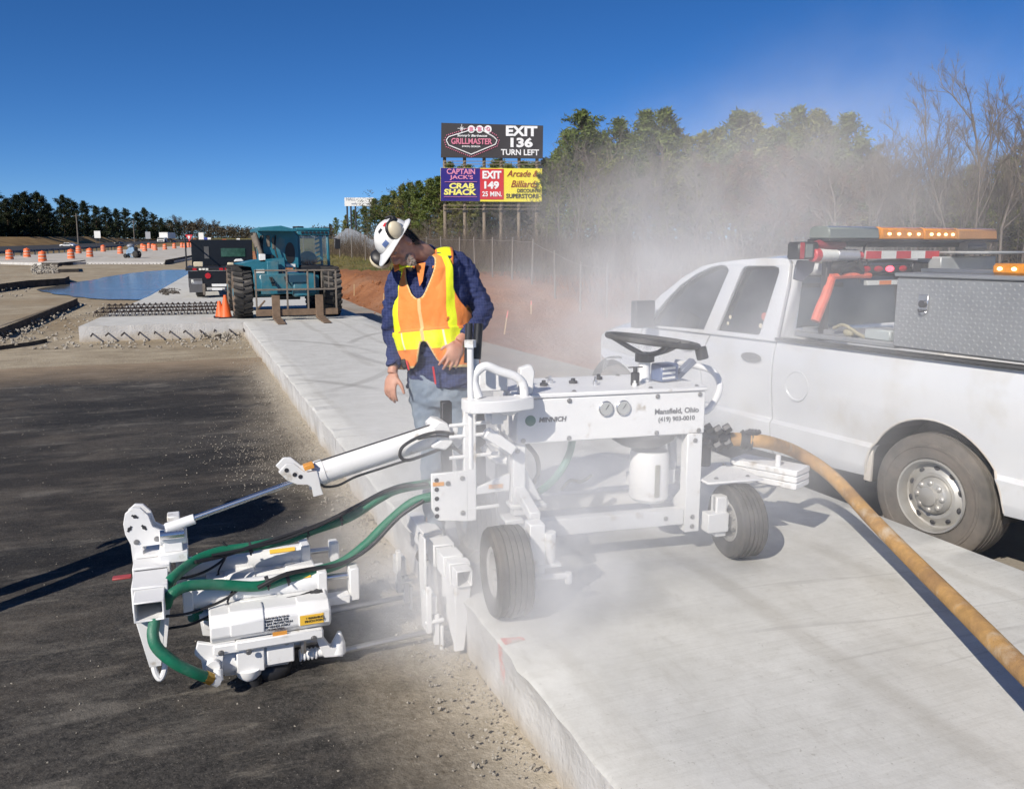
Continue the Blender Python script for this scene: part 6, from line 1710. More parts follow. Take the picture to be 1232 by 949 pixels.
# box truck coming down the highway
def vehicle(name, px, pyb, wpx, hpx, label, cat, bodym, kind):
    g = G(px, pyb); d = (g-CAM).dot(FWD); s = d/1000; w, h = wpx*s, hpx*s
    M = Matrix((RIGHT, _fh, Vector((0, 0, 1)))).transposed().to_4x4(); M.translation = g
    t = thing(name, label, cat, g)
    def V(): return MB(M)
    if kind == 'box':
        b = V(); b.bb(-w/2, w/2, 2.2, 8, h*.42, h); b.build("cargo_box", SIGNW, t, bevel=.03)
        b = V(); b.bb(-w*.42, w*.42, 0, 2.2, h*.1, h*.34); b.prism([(0, h*.34), (.5, h*.5), (2.2, h*.52), (2.2, h*.34)], lambda y, z: (-w*.4, y, z), (w*.8, 0, 0)); b.build("cab", SIGNW, t, bevel=.05)
        b = V(); b.prism([(.02, h*.345), (.42, h*.47), (.44, h*.47), (.04, h*.345)], lambda y, z: (-w*.36, y-.03, z), (w*.72, 0, 0)); b.build("windscreen", GLASSD, t)
        b = V(); b.bb(-w*.3, w*.3, -.03, .0, h*.16, h*.25); b.build("grille", INK, t)
        for x in (-.36, .36):
            for y in (.9, 6): b = V(); b.cyl((x*w-.15, y, .5), (x*w+.15, y, .5), .5, n=14); b.build("wheel", RUBBER, t)
    else:
        L = w
        b = V(); b.prism([(-L/2, h*.25), (-L/2, h*.6), (-L*.3, h*.66), (-L*.18, h), (L*.18, h), (L*.34, h*.64), (L/2, h*.58), (L/2, h*.25)], lambda x, z: (x, 0, z), (0, 1.7, 0)); b.build("body", bodym, t, bevel=.08, seg=2)
        b = V(); b.prism([(-L*.27, h*.66), (-L*.165, h*.95), (L*.165, h*.95), (L*.3, h*.65)], lambda x, z: (x, -.012, z), (0, .02, 0)); b.build("side_window", GLASSD, t)
        for x in (-.32, .32):
            b = V(); b.cyl((x*L, -.02, h*.24), (x*L, .25, h*.24), h*.24, n=14); b.build("wheel", RUBBER, t)
    return t
vehicle("box_truck", 193.5, 292.2, 10.5, 12.5, "white box truck driving towards the camera on the highway", "truck", SIGNW, 'box')
vehicle("parked_car", 80, 297.6, 17, 5.2, "white sedan passing on the highway behind the guardrail", "car", CARW, 'car')
vehicle("parked_car", 141, 294.6, 8, 4, "small dark car on the highway left of the blue machine", "car", BLK2, 'car')
vehicle("parked_car", 207, 292.6, 5, 3.4, "dark car far down the highway beside the box truck", "car", BLK2, 'car')
# blue wheeled machine on the far pavement
g = G(157.5, 313) + Vector((0, 0, .18)); d = (g-CAM).dot(FWD); s = d/1000
M = Matrix((RIGHT, _fh, Vector((0, 0, 1)))).transposed().to_4x4(); M.translation = g
bw = thing("wheeled_machine", "small blue wheeled machine with a grey top parked on the far pavement", "machine", g)
LB = mat("light_blue_paint", (.22, .33, .46), .4, var=.15)
def B_(): return MB(M)
b = B_(); b.prism([(-6*s, 2*s), (-5*s, 9*s), (-1*s, 13*s), (4*s, 13*s), (5*s, 8*s), (1*s, 5*s), (-3*s, 5.5*s)], lambda x, z: (x, 0, z), (0, .7, 0)); b.build("body", LB, bw, bevel=.03)
b = B_(); b.ell((-1.2*s, .35, 14.2*s), (4.2*s, .45, 2.8*s), nu=16, nv=10); b.build("cover", SIGNG, bw, smooth=180)
for y in (.0, .6):
    b = B_(); b.lathe([(0, -.12), (3.4*s, -.12), (4.3*s, -.06), (4.3*s, .06), (3.4*s, .12), (0, .12)], (6.0*s, y, 4.4*s), (.45, 1, 0), 20); b.build("wheel", RUBBER, bw, smooth=40)
    b = B_(); b.lathe([(0, -.1), (2.0*s, -.1), (2.6*s, -.04), (2.6*s, .04), (2.0*s, .1), (0, .1)], (-6.3*s, y, 2.6*s), (.3, 1, 0), 16); b.build("wheel", RUBBER, bw, smooth=40)
b = B_(); b.tube([(-3*s, .2, 6*s), (-.5*s, .2, 1*s), (1.5*s, .2, 1*s), (4*s, .2, 5*s)], .05, 6, 0); b.build("leg", LB, bw)
b = B_(); b.bb(2*s, 6*s, .1, .6, 8*s, 13*s); b.build("engine", BLACK, bw, bevel=.04)
b = B_(); b.tube([(4*s, .3, 12*s), (6*s, .3, 15*s), (7.5*s, .3, 15.5*s)], .04, 6, 0); b.build("handle", DKSTEEL, bw)
# utility poles
WOODG = mat("weathered_pole", (.16, .14, .12), .9, var=.2)
for (px, y0, y1, lab) in ((94.5, 257, 294, "tall grey utility pole in front of the left pines, nearer one"), (162, 265, 292, "thin utility pole in front of dark trees right of the white sign")):
    g = G(px, 295 if px < 120 else 292); dist = (g-CAM).dot(FWD); tz_ = AT(px, y0, dist).z
    t = thing("utility_pole", lab, "pole", g, 0, "utility poles along the highway")
    b = MB(); b.cyl(g - Vector((0, 0, .3)), Vector((g.x, g.y, tz_)), .16, .11, n=8); b.build("shaft", WOODG, t)
    b = MB(); b.box(Vector((g.x, g.y, tz_-.5)), (1.6, .1, .1)); b.build("crossarm", WOODG, t)
# dowel baskets on the old pavement
for (y_, xl, xr, lab) in ((21.4, 131, 226, "front wire dowel basket lying on the old pavement"), (22.6, 150, 240, "middle wire dowel basket lying on the old pavement"), (23.9, 155, 238, "rear wire dowel basket nearest the black truck")):
    pl_ = ONZ(xl, 298+1580/ (y_*1.07)*1.0, 0)
    x0 = -3.1 + (y_-21.4)*.03; x1 = -.35
    t = thing("dowel_basket", lab, "dowel basket", ((x0+x1)/2, y_, 0), 0, "wire dowel baskets on the old pavement")
    b = MB()
    for o in (-.17, .17):
        b.tube([(x0, y_+o, .09), (x1, y_+o, .09)], .008, 5, 0); b.tube([(x0, y_+o*1.3, .012), (x1, y_+o*1.3, .012)], .008, 5, 0)
        for k in range(20):
            x = x0+(x1-x0)*k/19; b.tube([(x-.05, y_+o*1.3, .01), (x-.03, y_+o, .09), (x, y_+o, .13), (x+.03, y_+o, .09), (x+.05, y_+o*1.3, .01)], .007, 5, 2)
    b.build("wire_frame", BAR, t)
    b = MB()
    for k in range(20):
        x = x0+(x1-x0)*k/19; b.cyl((x, y_-.23, .11), (x, y_+.23, .11), .016, n=8)
    b.build("dowels", BAR, t, kind='stuff')
# ------------------------------------------------------------------ billboards
BLKB = mat("board_charcoal", (.045, .04, .042), .55, var=.05); BLUB = mat("board_blue", (.025, .015, .20), .5, var=.04); REDB = mat("board_red", (.62, .035, .045), .5, var=.04); YELB = mat("board_yellow", (.88, .76, .06), .5, var=.03)
PINK = mat("print_pink", (.72, .23, .33), .5); PALE = mat("print_white", (.86, .85, .85), .5); YEL = mat("print_yellow", (.9, .82, .2), .5); MAG = mat("print_magenta", (.75, .28, .45), .5); BROWN = mat("print_brown_red", (.33, .03, .01), .5); DARK = mat("print_dark", (.03, .02, .02), .5)
POLEM = mat("pole_wood", (.25, .2, .15), .9, var=.2)
BD = 85.0
bc = AT(592, 306, BD); bz = hgt(bc.x, bc.y)
bb_ = thing("billboard", "double roadside billboard with black panel above blue red and yellow panel", "billboard", (bc.x, bc.y, bz))
BXd = (RIGHT*.995 + _fh*.10).normalized(); BN = Vector((BXd.y, -BXd.x, 0))        # along the board / facing us
SP = BD/1000
def bp(px, py, out=0):
    """a point of the board plane under the pixel grid of the design"""
    r = ray(px, py); o = AT(592, 200, BD)
    t = ((o-CAM).dot(BN))/r.dot(BN); return CAM + r*t + BN*out
def board(q, m, name, out=0, par=None):
    P = [bp(x, y, out) for x, y in q]
    P[0].z = P[1].z = (P[0].z+P[1].z)/2 if False else P[0].z
    b = MB(); b.add([p for p in P] + [p - BN*.25 for p in P], [(0, 1, 2, 3), (7, 6, 5, 4)] + [(k, 4+k, 4+(k+1) % 4, (k+1) % 4) for k in range(4)])
    return b.build(name, m, par or bb_, fix=True)
up_ = board([(530.5, 189.5), (653, 191.8), (653.5, 151.3), (531, 148)], BLKB, "upper_panel")
lo_ = board([(530, 242.3), (652, 242.0), (652.3, 203), (530, 202)], YELB, "lower_panel")
b1 = board([(530.2, 242), (577.5, 242), (577.5, 202.6), (530.2, 202.2)], BLUB, "blue_field", .03, lo_)
b2_ = board([(577.5, 240), (606, 240), (606, 203.5), (577.5, 203.2)], REDB, "red_field", .04, lo_)
def bt(s, px, py, hpx, wpx, m, par, bold=.02, sh_=0, out=.07):
    me = text(s, 1.0, m, Matrix.Identity(4), par, ext=.01, bold=(.045 if len(s) < 6 else .025) if bold else .004, shear=sh_)
    v = np.array([q.co[:] for q in me.data.vertices]); x0, x1 = v[:, 0].min(), v[:, 0].max(); y0, y1 = v[:, 1].min(), v[:, 1].max()
    sx, sy = wpx*SP/(x1-x0), hpx*SP/(y1-y0)
    M = face_mat(bp(px, py, out), BXd, (0, 0, 1)) @ Matrix.Diagonal((sx, sy, 1, 1)) @ Matrix.Translation((-(x0+x1)/2, -(y0+y1)/2, 0))
    me.data.transform(M); me.matrix_parent_inverse = WM[bb_.name].inverted() @ Matrix.Identity(4) if par is bb_ else me.matrix_parent_inverse
    return me
bt("EXIT", 627.5, 158, 12, 38, PALE, up_); bt("136", 627.5, 171.8, 11.5, 27, PALE, up_); bt("TURN LEFT", 625.5, 183.6, 7, 46, PALE, up_)
bt("GRILLMASTER", 567.5, 170.3, 7, 49, PINK, up_); bt("Sonny's Barbecue", 568, 163.8, 3.6, 36, PALE, up_, sh_=.3); bt("BYRON, GEORGIA", 567, 176.7, 2.4, 22, PALE, up_)
# badge outline with bulbs
ol = [(537, 169), (540, 165), (566, 157), (580, 157), (594, 165), (598, 169), (596, 174), (567, 186), (540, 175)]
b = MB(); b.tube([bp(x, y, .05) for x, y in ol] + [bp(*ol[0], .05)], .06, 5, 0); b.build("badge_outline", PALE, up_)
ol2 = [(534.5, 169), (537.5, 163), (566, 154), (582, 154), (597, 163), (600.5, 169), (598, 176), (567, 189), (537, 177)]
b = MB()
for i in range(9):
    a, c_ = ol2[i], ol2[(i+1) % 9]; L_ = math.hypot(a[0]-c_[0], a[1]-c_[1]); n_ = max(1, int(L_/2.4))
    for k in range(n_):
        p = bp(a[0]+(c_[0]-a[0])*k/n_, a[1]+(c_[1]-a[1])*k/n_, .04); b.box(p, (.09, .09, .09))
b.build("badge_bulbs", PINK, up_, kind='stuff')
for i, c_ in enumerate("BBQ"):
    px = 567 + 10*i; b = MB(); b.cyl(bp(px, 155.8, .02), bp(px, 155.8, .08), 4.4*SP, n=22); b.build("badge_disc", PALE, up_)
    bt(c_, px, 155.8, 5, 4.4, PINK, up_, out=.12)
b = MB(); o = bp(555.5, 155, .06)
for k in range(4):
    a = PI*k/4; L_ = (.42 if k % 2 == 0 else .22); b.beam(o - (BXd*math.cos(a)+Vector((0, 0, math.sin(a))))*L_, o + (BXd*math.cos(a)+Vector((0, 0, math.sin(a))))*L_, .05, .05, BN)
b.build("star", PALE, up_)
bt("EXIT", 591.8, 210.6, 9.3, 23, PALE, b2_); bt("149", 591.5, 223, 9.2, 18, PALE, b2_); bt("25 MIN.", 592, 233.6, 6, 24, PALE, b2_)
bt("CAPTAIN", 554.5, 206.6, 6.4, 34, MAG, b1); bt("JACK'S", 555, 214, 6, 28, MAG, b1); bt("CRAB", 555.5, 223.8, 6.6, 30, YEL, b1, sh_=.1); bt("SHACK", 553.5, 231.2, 7.2, 39, YEL, b1, sh_=.1)
b = MB(); b.beam(bp(535, 219, .06), bp(574, 219, .06), .04, .1, BN); b.beam(bp(534, 237, .06), bp(574, 237, .06), .04, .1, BN); b.build("underline", MAG, b1)
bt("Arcade &", 628.5, 209, 7.5, 38, BROWN, lo_, bold=0, sh_=.35, out=.05); bt("Billiards", 631, 221.5, 8, 33, BROWN, lo_, bold=0, sh_=.35, out=.05); bt("DISCOUNT", 635, 229.6, 4.4, 26, DARK, lo_, out=.05); bt("SUPERSTORE", 628.5, 236, 5.4, 40, DARK, lo_, out=.05)
for px in (535.5, 559.5, 583, 603.5, 625, 646.5):
    p = bp(px, 240, -.45); top = bp(px, 152, -.45).z
    b = MB(); zb = hgt(p.x, p.y) - .3; b.cyl((p.x, p.y, zb), (p.x, p.y, top), .2, .16, n=10); b.build("support_pole", POLEM, bb_, smooth=60)
for y in (194, 197.5, 247, 251.5):
    b = MB(); b.beam(bp(533, y, -.1), bp(651, y+.3, -.1), .1, .06); b.build("catwalk_rail", POLEM, bb_)
for px in (540, 559, 583, 604, 625, 645):
    b = MB(); b.beam(bp(px, 252, 0), bp(px, 252, 1.2), .08, .08); b.box(bp(px, 255, 1.3), (.5, .3, .25)); b.build("lamp_arm", DKSTEEL, bb_)
# distant white board
bc2 = AT(432, 243, 190); bz2 = hgt(bc2.x, bc2.y)
far_b = thing("billboard", "distant white billboard with grey letters rising behind the roadside pines", "billboard", (bc2.x, bc2.y, bz2))
s2 = .19
b = MB(); b.add([bc2 + RIGHT*x*s2 + Vector((0, 0, z*s2)) + _fh*y for y in (0, .4) for x, z in ((-17.5, -5), (17.5, -5), (17.5, 5), (-17.5, 5))], [(0, 1, 2, 3), (7, 6, 5, 4), (0, 4, 5, 1), (1, 5, 6, 2), (2, 6, 7, 3), (3, 7, 4, 0)]); fb = b.build("panel", SIGNW, far_b, fix=True)
LG = mat("letter_grey", (.3, .32, .36), .5)
text("NALL", .9, LG, face_mat(bc2 + RIGHT*(-10*s2) + Vector((0, 0, 3*s2)) - _fh*.03, RIGHT, (0, 0, 1)), fb, bold=.03, align='CENTER')
b = MB(); b.box(bc2 + RIGHT*(-6*s2) + Vector((0, 0, -2.2*s2)) - _fh*.02, (1.2, .04, .3), Matrix((RIGHT, _fh, Vector((0, 0, 1)))).transposed()); b.build("letter_block", LG, fb)
b = MB()
for x in (-15, -10.5, -5): p = bc2 + RIGHT*x*s2 + _fh*.5; b.cyl((p.x, p.y, bz2-.3), (p.x, p.y, p.z), .2, n=8)
b.build("support_pole", DKSTEEL, far_b)

# ------------------------------------------------------------------ chain link fence, silt fence, stakes
FPOST = mat("fence_post", (.22, .19, .16), .6, .3, .15)
def _mesh(k):
    return k.ramp(k.noise(5, 3), .3, (.2, .2, .19), .7, (.26, .26, .25))
fence = thing("chain_link_fence", "rusty chain link fence with slender posts in front of the woods", "fence", (9.3, 26, hgt(9.3, 26)))
def fx(y): return 9.0 + .5*math.sin(y*.05) + max(0, (24-y))*.06
ys_ = [13.5, 15.2, 17.0, 18.7, 20.3, 21.8, 23.4, 25.2, 27, 29, 31, 33, 35.5, 38, 41, 44, 47.5, 51, 55, 59, 64, 69, 75]
fp0 = None; tops = []
for i, y in enumerate(ys_):
    x = fx(y); z = hgt(x, y)
    if fp0 is None:
        b = MB(); b.cyl((0, 0, -.2), (0, 0, 1.42), .032, n=8); b.ell((0, 0, 1.43), (.04, .04, .03), nu=8, nv=5); fp0 = b.build("post", FPOST, None, smooth=60); c = fp0
        c.parent = fence; c.matrix_parent_inverse = WM[fence.name].inverted()
    else: c = fp0.copy(); COL.objects.link(c)
    c.location = (x, y, z); c.rotation_euler = (random.uniform(-.03, .03), random.uniform(-.04, .04), 0)
    tops.append(Vector((x, y, z)))
b = MB()
for a, c_ in zip(tops[:-1], tops[1:]):
    b.tube([a + Vector((0, 0, 1.36)), (a+c_)/2 + Vector((0, 0, 1.33)), c_ + Vector((0, 0, 1.36))], .010, 5, 2)
b.build("top_wire", FPOST, fence)
b = MB()
for a, c_ in zip(tops[:13], tops[1:14]):
    L_ = (c_-a).length; n_ = int(L_/.16); hv = Vector((0, 0, 1.3))
    for k in range(-8, n_):
        for sg in (1, -1):
            t0, t1 = max(0, k*.16/L_), min(1, (k*.16+1.3)/L_)
            if t1 <= t0: continue
            z0 = (t0*L_ - k*.16); z1 = (t1*L_ - k*.16)
            if sg < 0: z0, z1 = 1.3-z0, 1.3-z1
            p0, p1 = a.lerp(c_, t0) + Vector((0, 0, z0+.03)), a.lerp(c_, t1) + Vector((0, 0, z1+.03))
            d = Vector((0, 0, .003)); e = Vector((.003, 0, 0)); b.add([p0-d, p1-d, p1+d, p0+d], [(0, 1, 2, 3)])
b.build("wire_mesh", FPOST, fence, kind='stuff')
# silt fence on the far bank
SILT = mat("silt_cloth", (.26, .28, .30), .7, var=.15, sc=1.5)
sp_ = [AT(x, y, d) for x, y, d in ((402, 297, 92), (408, 293.5, 90), (416, 290, 86), (424, 291.5, 80), (434, 297, 72), (444, 303, 64), (458, 307, 58), (478, 310, 54), (500, 312, 52))]
hs_ = [1.0, 1.1, 1.25, 1.2, 1.15, 1.0, .9, .8, .7]
silt = thing("silt_fence", "pale grey fabric silt fence curving over the far bank behind the telehandler", "fence", sp_[4])
C_ = catmull(sp_, 4); b = MB(); vs = []
for i, p in enumerate(C_):
    h_ = hs_[min(8, i//4)]; w_ = .05*math.sin(i*2.1); q = p + _fh*w_; vs += [q - Vector((0, 0, .8)), q + Vector((0, 0, h_))]
b.add(vs, [(2*i, 2*i+2, 2*i+3, 2*i+1) for i in range(len(C_)-1)]); so_ = b.build("fabric", SILT, silt, smooth=60); m_ = so_.modifiers.new("solid", 'SOLIDIFY'); m_.thickness = .02
s0 = None
for i in range(0, len(C_), 2):
    if s0 is None:
        b = MB(); b.bb(-.03, .03, -.03, .03, -.8, 1.3); s0 = b.build("stake", RUST, None); s0.parent = silt; s0.matrix_parent_inverse = WM[silt.name].inverted(); c = s0
    else: c = s0.copy(); COL.objects.link(c)
    c.location = C_[i] + _fh*.06
WOOD = mat("stake_wood", (.5, .36, .2), .8, var=.15); WOODP = mat("stake_pink_top", (.75, .2, .16), .7)
for (x, yb, yt, lean, lab) in ((606, 402, 374, .18, "wooden survey stake with pink top leaning on the red clay near the worker"), (426, 357, 342, .04, "short survey stake in the red clay bank right of the telehandler"), (461, 367, 353, .08, "survey stake in the clay bank close to the worker's arm"), (639, 378, 362, .0, "small stake at the foot of the fence in the dust")):
    g = G(x, yb); d = (g-CAM).dot(FWD); h_ = (yb-yt)*d/1000
    t = thing("survey_stake", lab, "stake", g, 0, "survey stakes in the clay")
    tp_ = g + Vector((0, 0, h_)) + RIGHT*lean*h_
    b = MB(); b.beam(g - Vector((0, 0, .1)), g.lerp(tp_, .7), .04, .025); b.build("shaft", WOOD, t)
    b = MB(); b.beam(g.lerp(tp_, .7), tp_, .042, .027); b.build("painted_top", WOODP if x > 500 else WOOD, t)

# ------------------------------------------------------------------ trees
BARK = mat("pine_bark", (.13, .085, .055), .9, var=.3, sc=3); BARKG = mat("grey_bark", (.15, .125, .105), .9, var=.25, sc=3)
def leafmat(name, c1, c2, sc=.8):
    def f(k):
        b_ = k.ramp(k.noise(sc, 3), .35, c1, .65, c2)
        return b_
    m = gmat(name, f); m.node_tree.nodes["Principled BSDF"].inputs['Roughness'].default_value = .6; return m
NEED = leafmat("pine_needles", (.05, .075, .016), (.165, .2, .05))
NEED2 = leafmat("pine_needles_yellow", (.10, .11, .025), (.25, .25, .075))
RUSTL = leafmat("rusty_leaves", (.12, .06, .03), (.2, .105, .05))
DARKN = leafmat("dark_needles", (.010, .018, .008), (.03, .04, .014))
def clump(mb, rr, c, rad, n, L, w, up_=.25):
    for _ in range(n):
        d = Vector((rr.gauss(0, 1), rr.gauss(0, 1), rr.gauss(0, .8)+up_)).normalized()
        o = c + Vector((rr.gauss(0, 1), rr.gauss(0, 1), rr.gauss(0, .7)))*rad*.55
        s_ = d.orthogonal().normalized(); s_ = (Matrix.Rotation(rr.uniform(0, 6.3), 3, d) @ s_)*w*rr.uniform(.7, 1.3)
        e = o + d*L*rr.uniform(.6, 1.3)
        mb.add([o - s_, o + s_, e], [(0, 1, 2)])
def pine(seed, h, leaf, crown0=.35, spread=.20, dens=1.0, name="pine_tree"):
    rr = random.Random(seed)
    t = thing(name, "pine", "tree", (0, 0, -500))
    tr = MB(); k = 9; pts = [Vector((rr.gauss(0, .012)*h*i/k, rr.gauss(0, .012)*h*i/k, h*i/k)) for i in range(k+1)]
    tr.tube(pts, [h*.014*(1-.9*i/k)+.015 for i in range(k+1)], 7, 2)
    cr = MB()
    nl = int(48*dens)
    for i in range(nl):
        f = crown0 + (1-crown0)*(i/nl)**.9
        base = pts[min(k-1, int(f*k))].lerp(pts[min(k, int(f*k)+1)], (f*k) % 1)
        ff = (f-crown0)/(1-crown0)
        L = h*spread*(math.sin(PI*(.22+.75*ff))**.8)*rr.uniform(.35, 1.3)*(1 if ff < .85 else .7)
        az = i*2.4 + rr.gauss(0, .5); el = rr.uniform(-.05, .45) + .5*ff
        d = Vector((math.cos(az)*math.cos(el), math.sin(az)*math.cos(el), math.sin(el)))
        tip = base + d*L; mid = base + d*L*.5 - Vector((0, 0, .04*L))
        tr.tube([base, mid, tip], [h*.0045, h*.003, .01], 4, 0, caps=False)
        for q in np.linspace(.42, 1.05, 5 if L > 1.2 else 3):
            c = base.lerp(tip, q) + Vector((rr.gauss(0, .2), rr.gauss(0, .2), rr.gauss(.1, .15)))*L*.35
            clump(cr, rr, c, h*.033, 26, h*.034, h*.0062)
    clump(cr, rr, pts[-1]-Vector((0,0,h*.02)), h*.035, 60, h*.035, h*.007, .6)
    a = tr.build("trunk", BARK, None, smooth=60); a.parent = t
    c = cr.build("crown", leaf, None); c.parent = t
    return t
def bare(seed, h, thin=1.0, twigs=True, bark=None, leaf=None):
    rr = random.Random(seed)
    t = thing("bare_tree", "bare", "tree", (0, 0, -500))
    tr = MB(); tw = MB()
    def br(p, d, L, r, lev):
        n = 3; pts = [p]; q = p.copy(); dd = d.copy()
        for i in range(n):
            dd = (dd + Vector((rr.gauss(0, .11), rr.gauss(0, .11), rr.gauss(.05, .07)))).normalized(); q = q + dd*L/n; pts.append(q.copy())
        tr.tube(pts, [r, r*.85, r*.7, r*.5], 6 if lev == 0 else 4 if lev == 1 else 3, 0, caps=False)
        if lev >= 3:
            for _ in range(12):
                k = rr.uniform(.2, 1); o = pts[int(k*2.99)]; e = o + (dd + Vector((rr.gauss(0, .5), rr.gauss(0, .5), rr.gauss(.1, .4)))).normalized()*L*rr.uniform(.4, .9)
                s_ = Vector((rr.gauss(0, 1), rr.gauss(0, 1), 0)).normalized()*h*.0007
                tw.add([o-s_, o+s_, e], [(0, 1, 2)])
                if leaf and rr.random() < .8: clump(tw, rr, e, h*.02, 4, h*.014, h*.006, -.3)
            return
        m = (8, 5, 4)[lev]
        for i in range(m):
            f = (.28 + .70*(i+rr.random())/m) if lev == 0 else (.3+.7*(i+rr.random())/m)
            o = pts[min(2, int(f*3))].lerp(pts[min(3, int(f*3)+1)], (f*3) % 1)
            az = rr.uniform(0, 2*PI); sp = rr.uniform(.35, .75)
            a = dd.orthogonal().normalized(); a = Matrix.Rotation(az, 3, dd) @ a
            br(o, (dd*math.cos(sp) + a*math.sin(sp) + Vector((0, 0, .15))).normalized(), L*rr.uniform(.38, .58)*(1 if lev else 1-.35*f), r*.5, lev+1)
    br(Vector((0, 0, 0)), Vector((rr.gauss(0, .05), rr.gauss(0, .05), 1)).normalized(), h*.85, h*.0075*thin, 0)
    a = tr.build("trunk", bark or BARKG, None, smooth=60); a.parent = t
    c = tw.build("crown", leaf or bark or BARKG, None); c.parent = t
    return t
PINES = [pine(11, 10, NEED, .25, .17), pine(12, 10, NEED, .38, .19, .9), pine(13, 10, NEED2, .2, .18, 1.0), pine(14, 10, NEED, .45, .15, .8), pine(15, 10, NEED2, .28, .2, .95), pine(16, 10, NEED, .15, .16, 1.2)]
DPINES = [pine(21, 10, DARKN, .2, .2, 1.3), pine(22, 10, DARKN, .12, .26, 1.4), pine(23, 10, DARKN, .28, .2, 1.2)]
BROWNB = mat("brown_bark", (.14, .105, .085), .9, var=.25)
BARES = [bare(31, 10, .9), bare(32, 10, .8), bare(33, 10, 1.0), bare(34, 10, .7), bare(35, 10, .9, bark=BROWNB, leaf=RUSTL)]
DBARE = [bare(41, 10, 1.0, bark=BROWNB), bare(42, 10, 1.0, bark=BROWNB, leaf=leafmat("dull_leaves", (.06, .04, .025), (.1, .07, .04)))]
rt = random.Random(77)
LABT = {}
def plant(proto, px, top, d, group, kind, place):
    p = AT(px, 298, d); z = hgt(p.x, p.y); tz_ = AT(px, top, d).z
    h = tz_ - z; s = h/10
    c = copy_tree(proto, loc=(p.x, p.y, z-.1), rz=rt.uniform(0, 6.28), sc=(s*rt.uniform(.95, 1.2)*max(1, .9/ s**.3), s*rt.uniform(.95, 1.2)*max(1, .9/s**.3), s), label=kind, group=group)
    TREES.append((px, c, (kind, place)))
    return c
def where(px):
    for a, b_ in ((420, "where the woods begin"), (470, "above the silt fence"), (530, "just left of the billboard"), (655, "behind the billboard"), (720, "right beside the billboard"), (800, "over the thickening dust"), (900, "behind the pickup hood"), (1000, "above the pickup roof"), (1100, "above the amber light bar"), (2000, "above the silver toolbox")):
        if px < a: return b_
# skyline pines of the right woods
sky_p = [(405, 262, 260, 0), (417, 259, 240, 2), (428, 253, 210, 1), (440, 248, 190, 0), (452, 240, 165, 3), (463, 236, 150, 1), (474, 230, 140, 0), (484, 224, 130, 2), (495, 221, 122, 1), (506, 219, 112, 5), (518, 216, 105, 0), (528, 214, 100, 3), (541, 197, 108, 0), (552, 203, 104, 2), (566, 201, 100, 1), (580, 203, 98, 5), (597, 194, 104, 1), (612, 199, 100, 0), (630, 196, 98, 0), (642, 198, 95, 3), (657, 193, 88, 1), (668, 183, 80, 5), (684, 160, 74, 3), (701, 139, 70, 1), (712, 158, 74, 2), (722, 168, 70, 4), (741, 148, 68, 3), (755, 165, 70, 2), (774, 139, 66, 3), (795, 136, 64, 1), (806, 158, 66, 4), (822, 170, 64, 2), (840, 163, 62, 2), (862, 158, 62, 4), (880, 139, 60, 1), (898, 142, 60, 4), (915, 162, 62, 2), (930, 158, 60, 0), (951, 134, 56, 1), (972, 138, 56, 4), (990, 158, 58, 2), (1012, 142, 52, 3), (1032, 172, 54, 1), (1050, 190, 52, 2), (1075, 215, 50, 4), (1100, 225, 50, 2), (1125, 215, 48, 0), (1160, 200, 46, 4), (1200, 190, 44, 1), (1235, 170, 42, 2), (1265, 190, 42, 0)]
LOOK = ["slender dark pine", "open crowned pine", "yellowish pine", "tufted pine", "broad light pine", "dense pine"]
ORD = ["", "second", "third", "fourth", "fifth", "sixth", "seventh", "eighth", "ninth", "tenth", "eleventh", "twelfth", "thirteenth", "fourteenth", "fifteenth", "sixteenth"]
def number(trees):
    """trees that look alike and stand together are told apart by their order from the left"""
    g_ = {}
    for (px, o, l) in trees: g_.setdefault(l, []).append((px, o))
    for (k, w_), v in g_.items():
        v.sort(key=lambda q: q[0])
        for i, (px, o) in enumerate(v):
            if len(v) == 1: o['label'] = k + " " + w_
            elif i == 0: o['label'] = "leftmost " + k + " " + w_
            elif i == len(v)-1: o['label'] = "rightmost " + k + " " + w_
            else: o['label'] = ORD[i] + " " + k + " from the left " + w_
TREES = []
for (px, top, d, k) in sky_p:
    plant(PINES[k], px, top, d, "pines of the roadside woods", LOOK[k], where(px))
# second row filling the woods
for i in range(46):
    px = 410 + (1250-410)*(i+rt.random())/46
    top0 = np.interp(px, [405, 450, 520, 600, 660, 700, 800, 950, 1010, 1080, 1250], [268, 252, 232, 225, 215, 185, 175, 175, 180, 235, 225])
    d = np.interp(px, [405, 470, 530, 650, 700, 1250], [235, 140, 100, 92, 66, 42]) * rt.uniform(.86, 1.0)
    if px < 660: d = max(d, 92 if px > 520 else d)
    k = rt.choice([0, 1, 2, 4, 5, 2]); plant(PINES[k], px, top0 + rt.uniform(0, 28), d, "pines of the roadside woods", "lower " + LOOK[k], where(px))
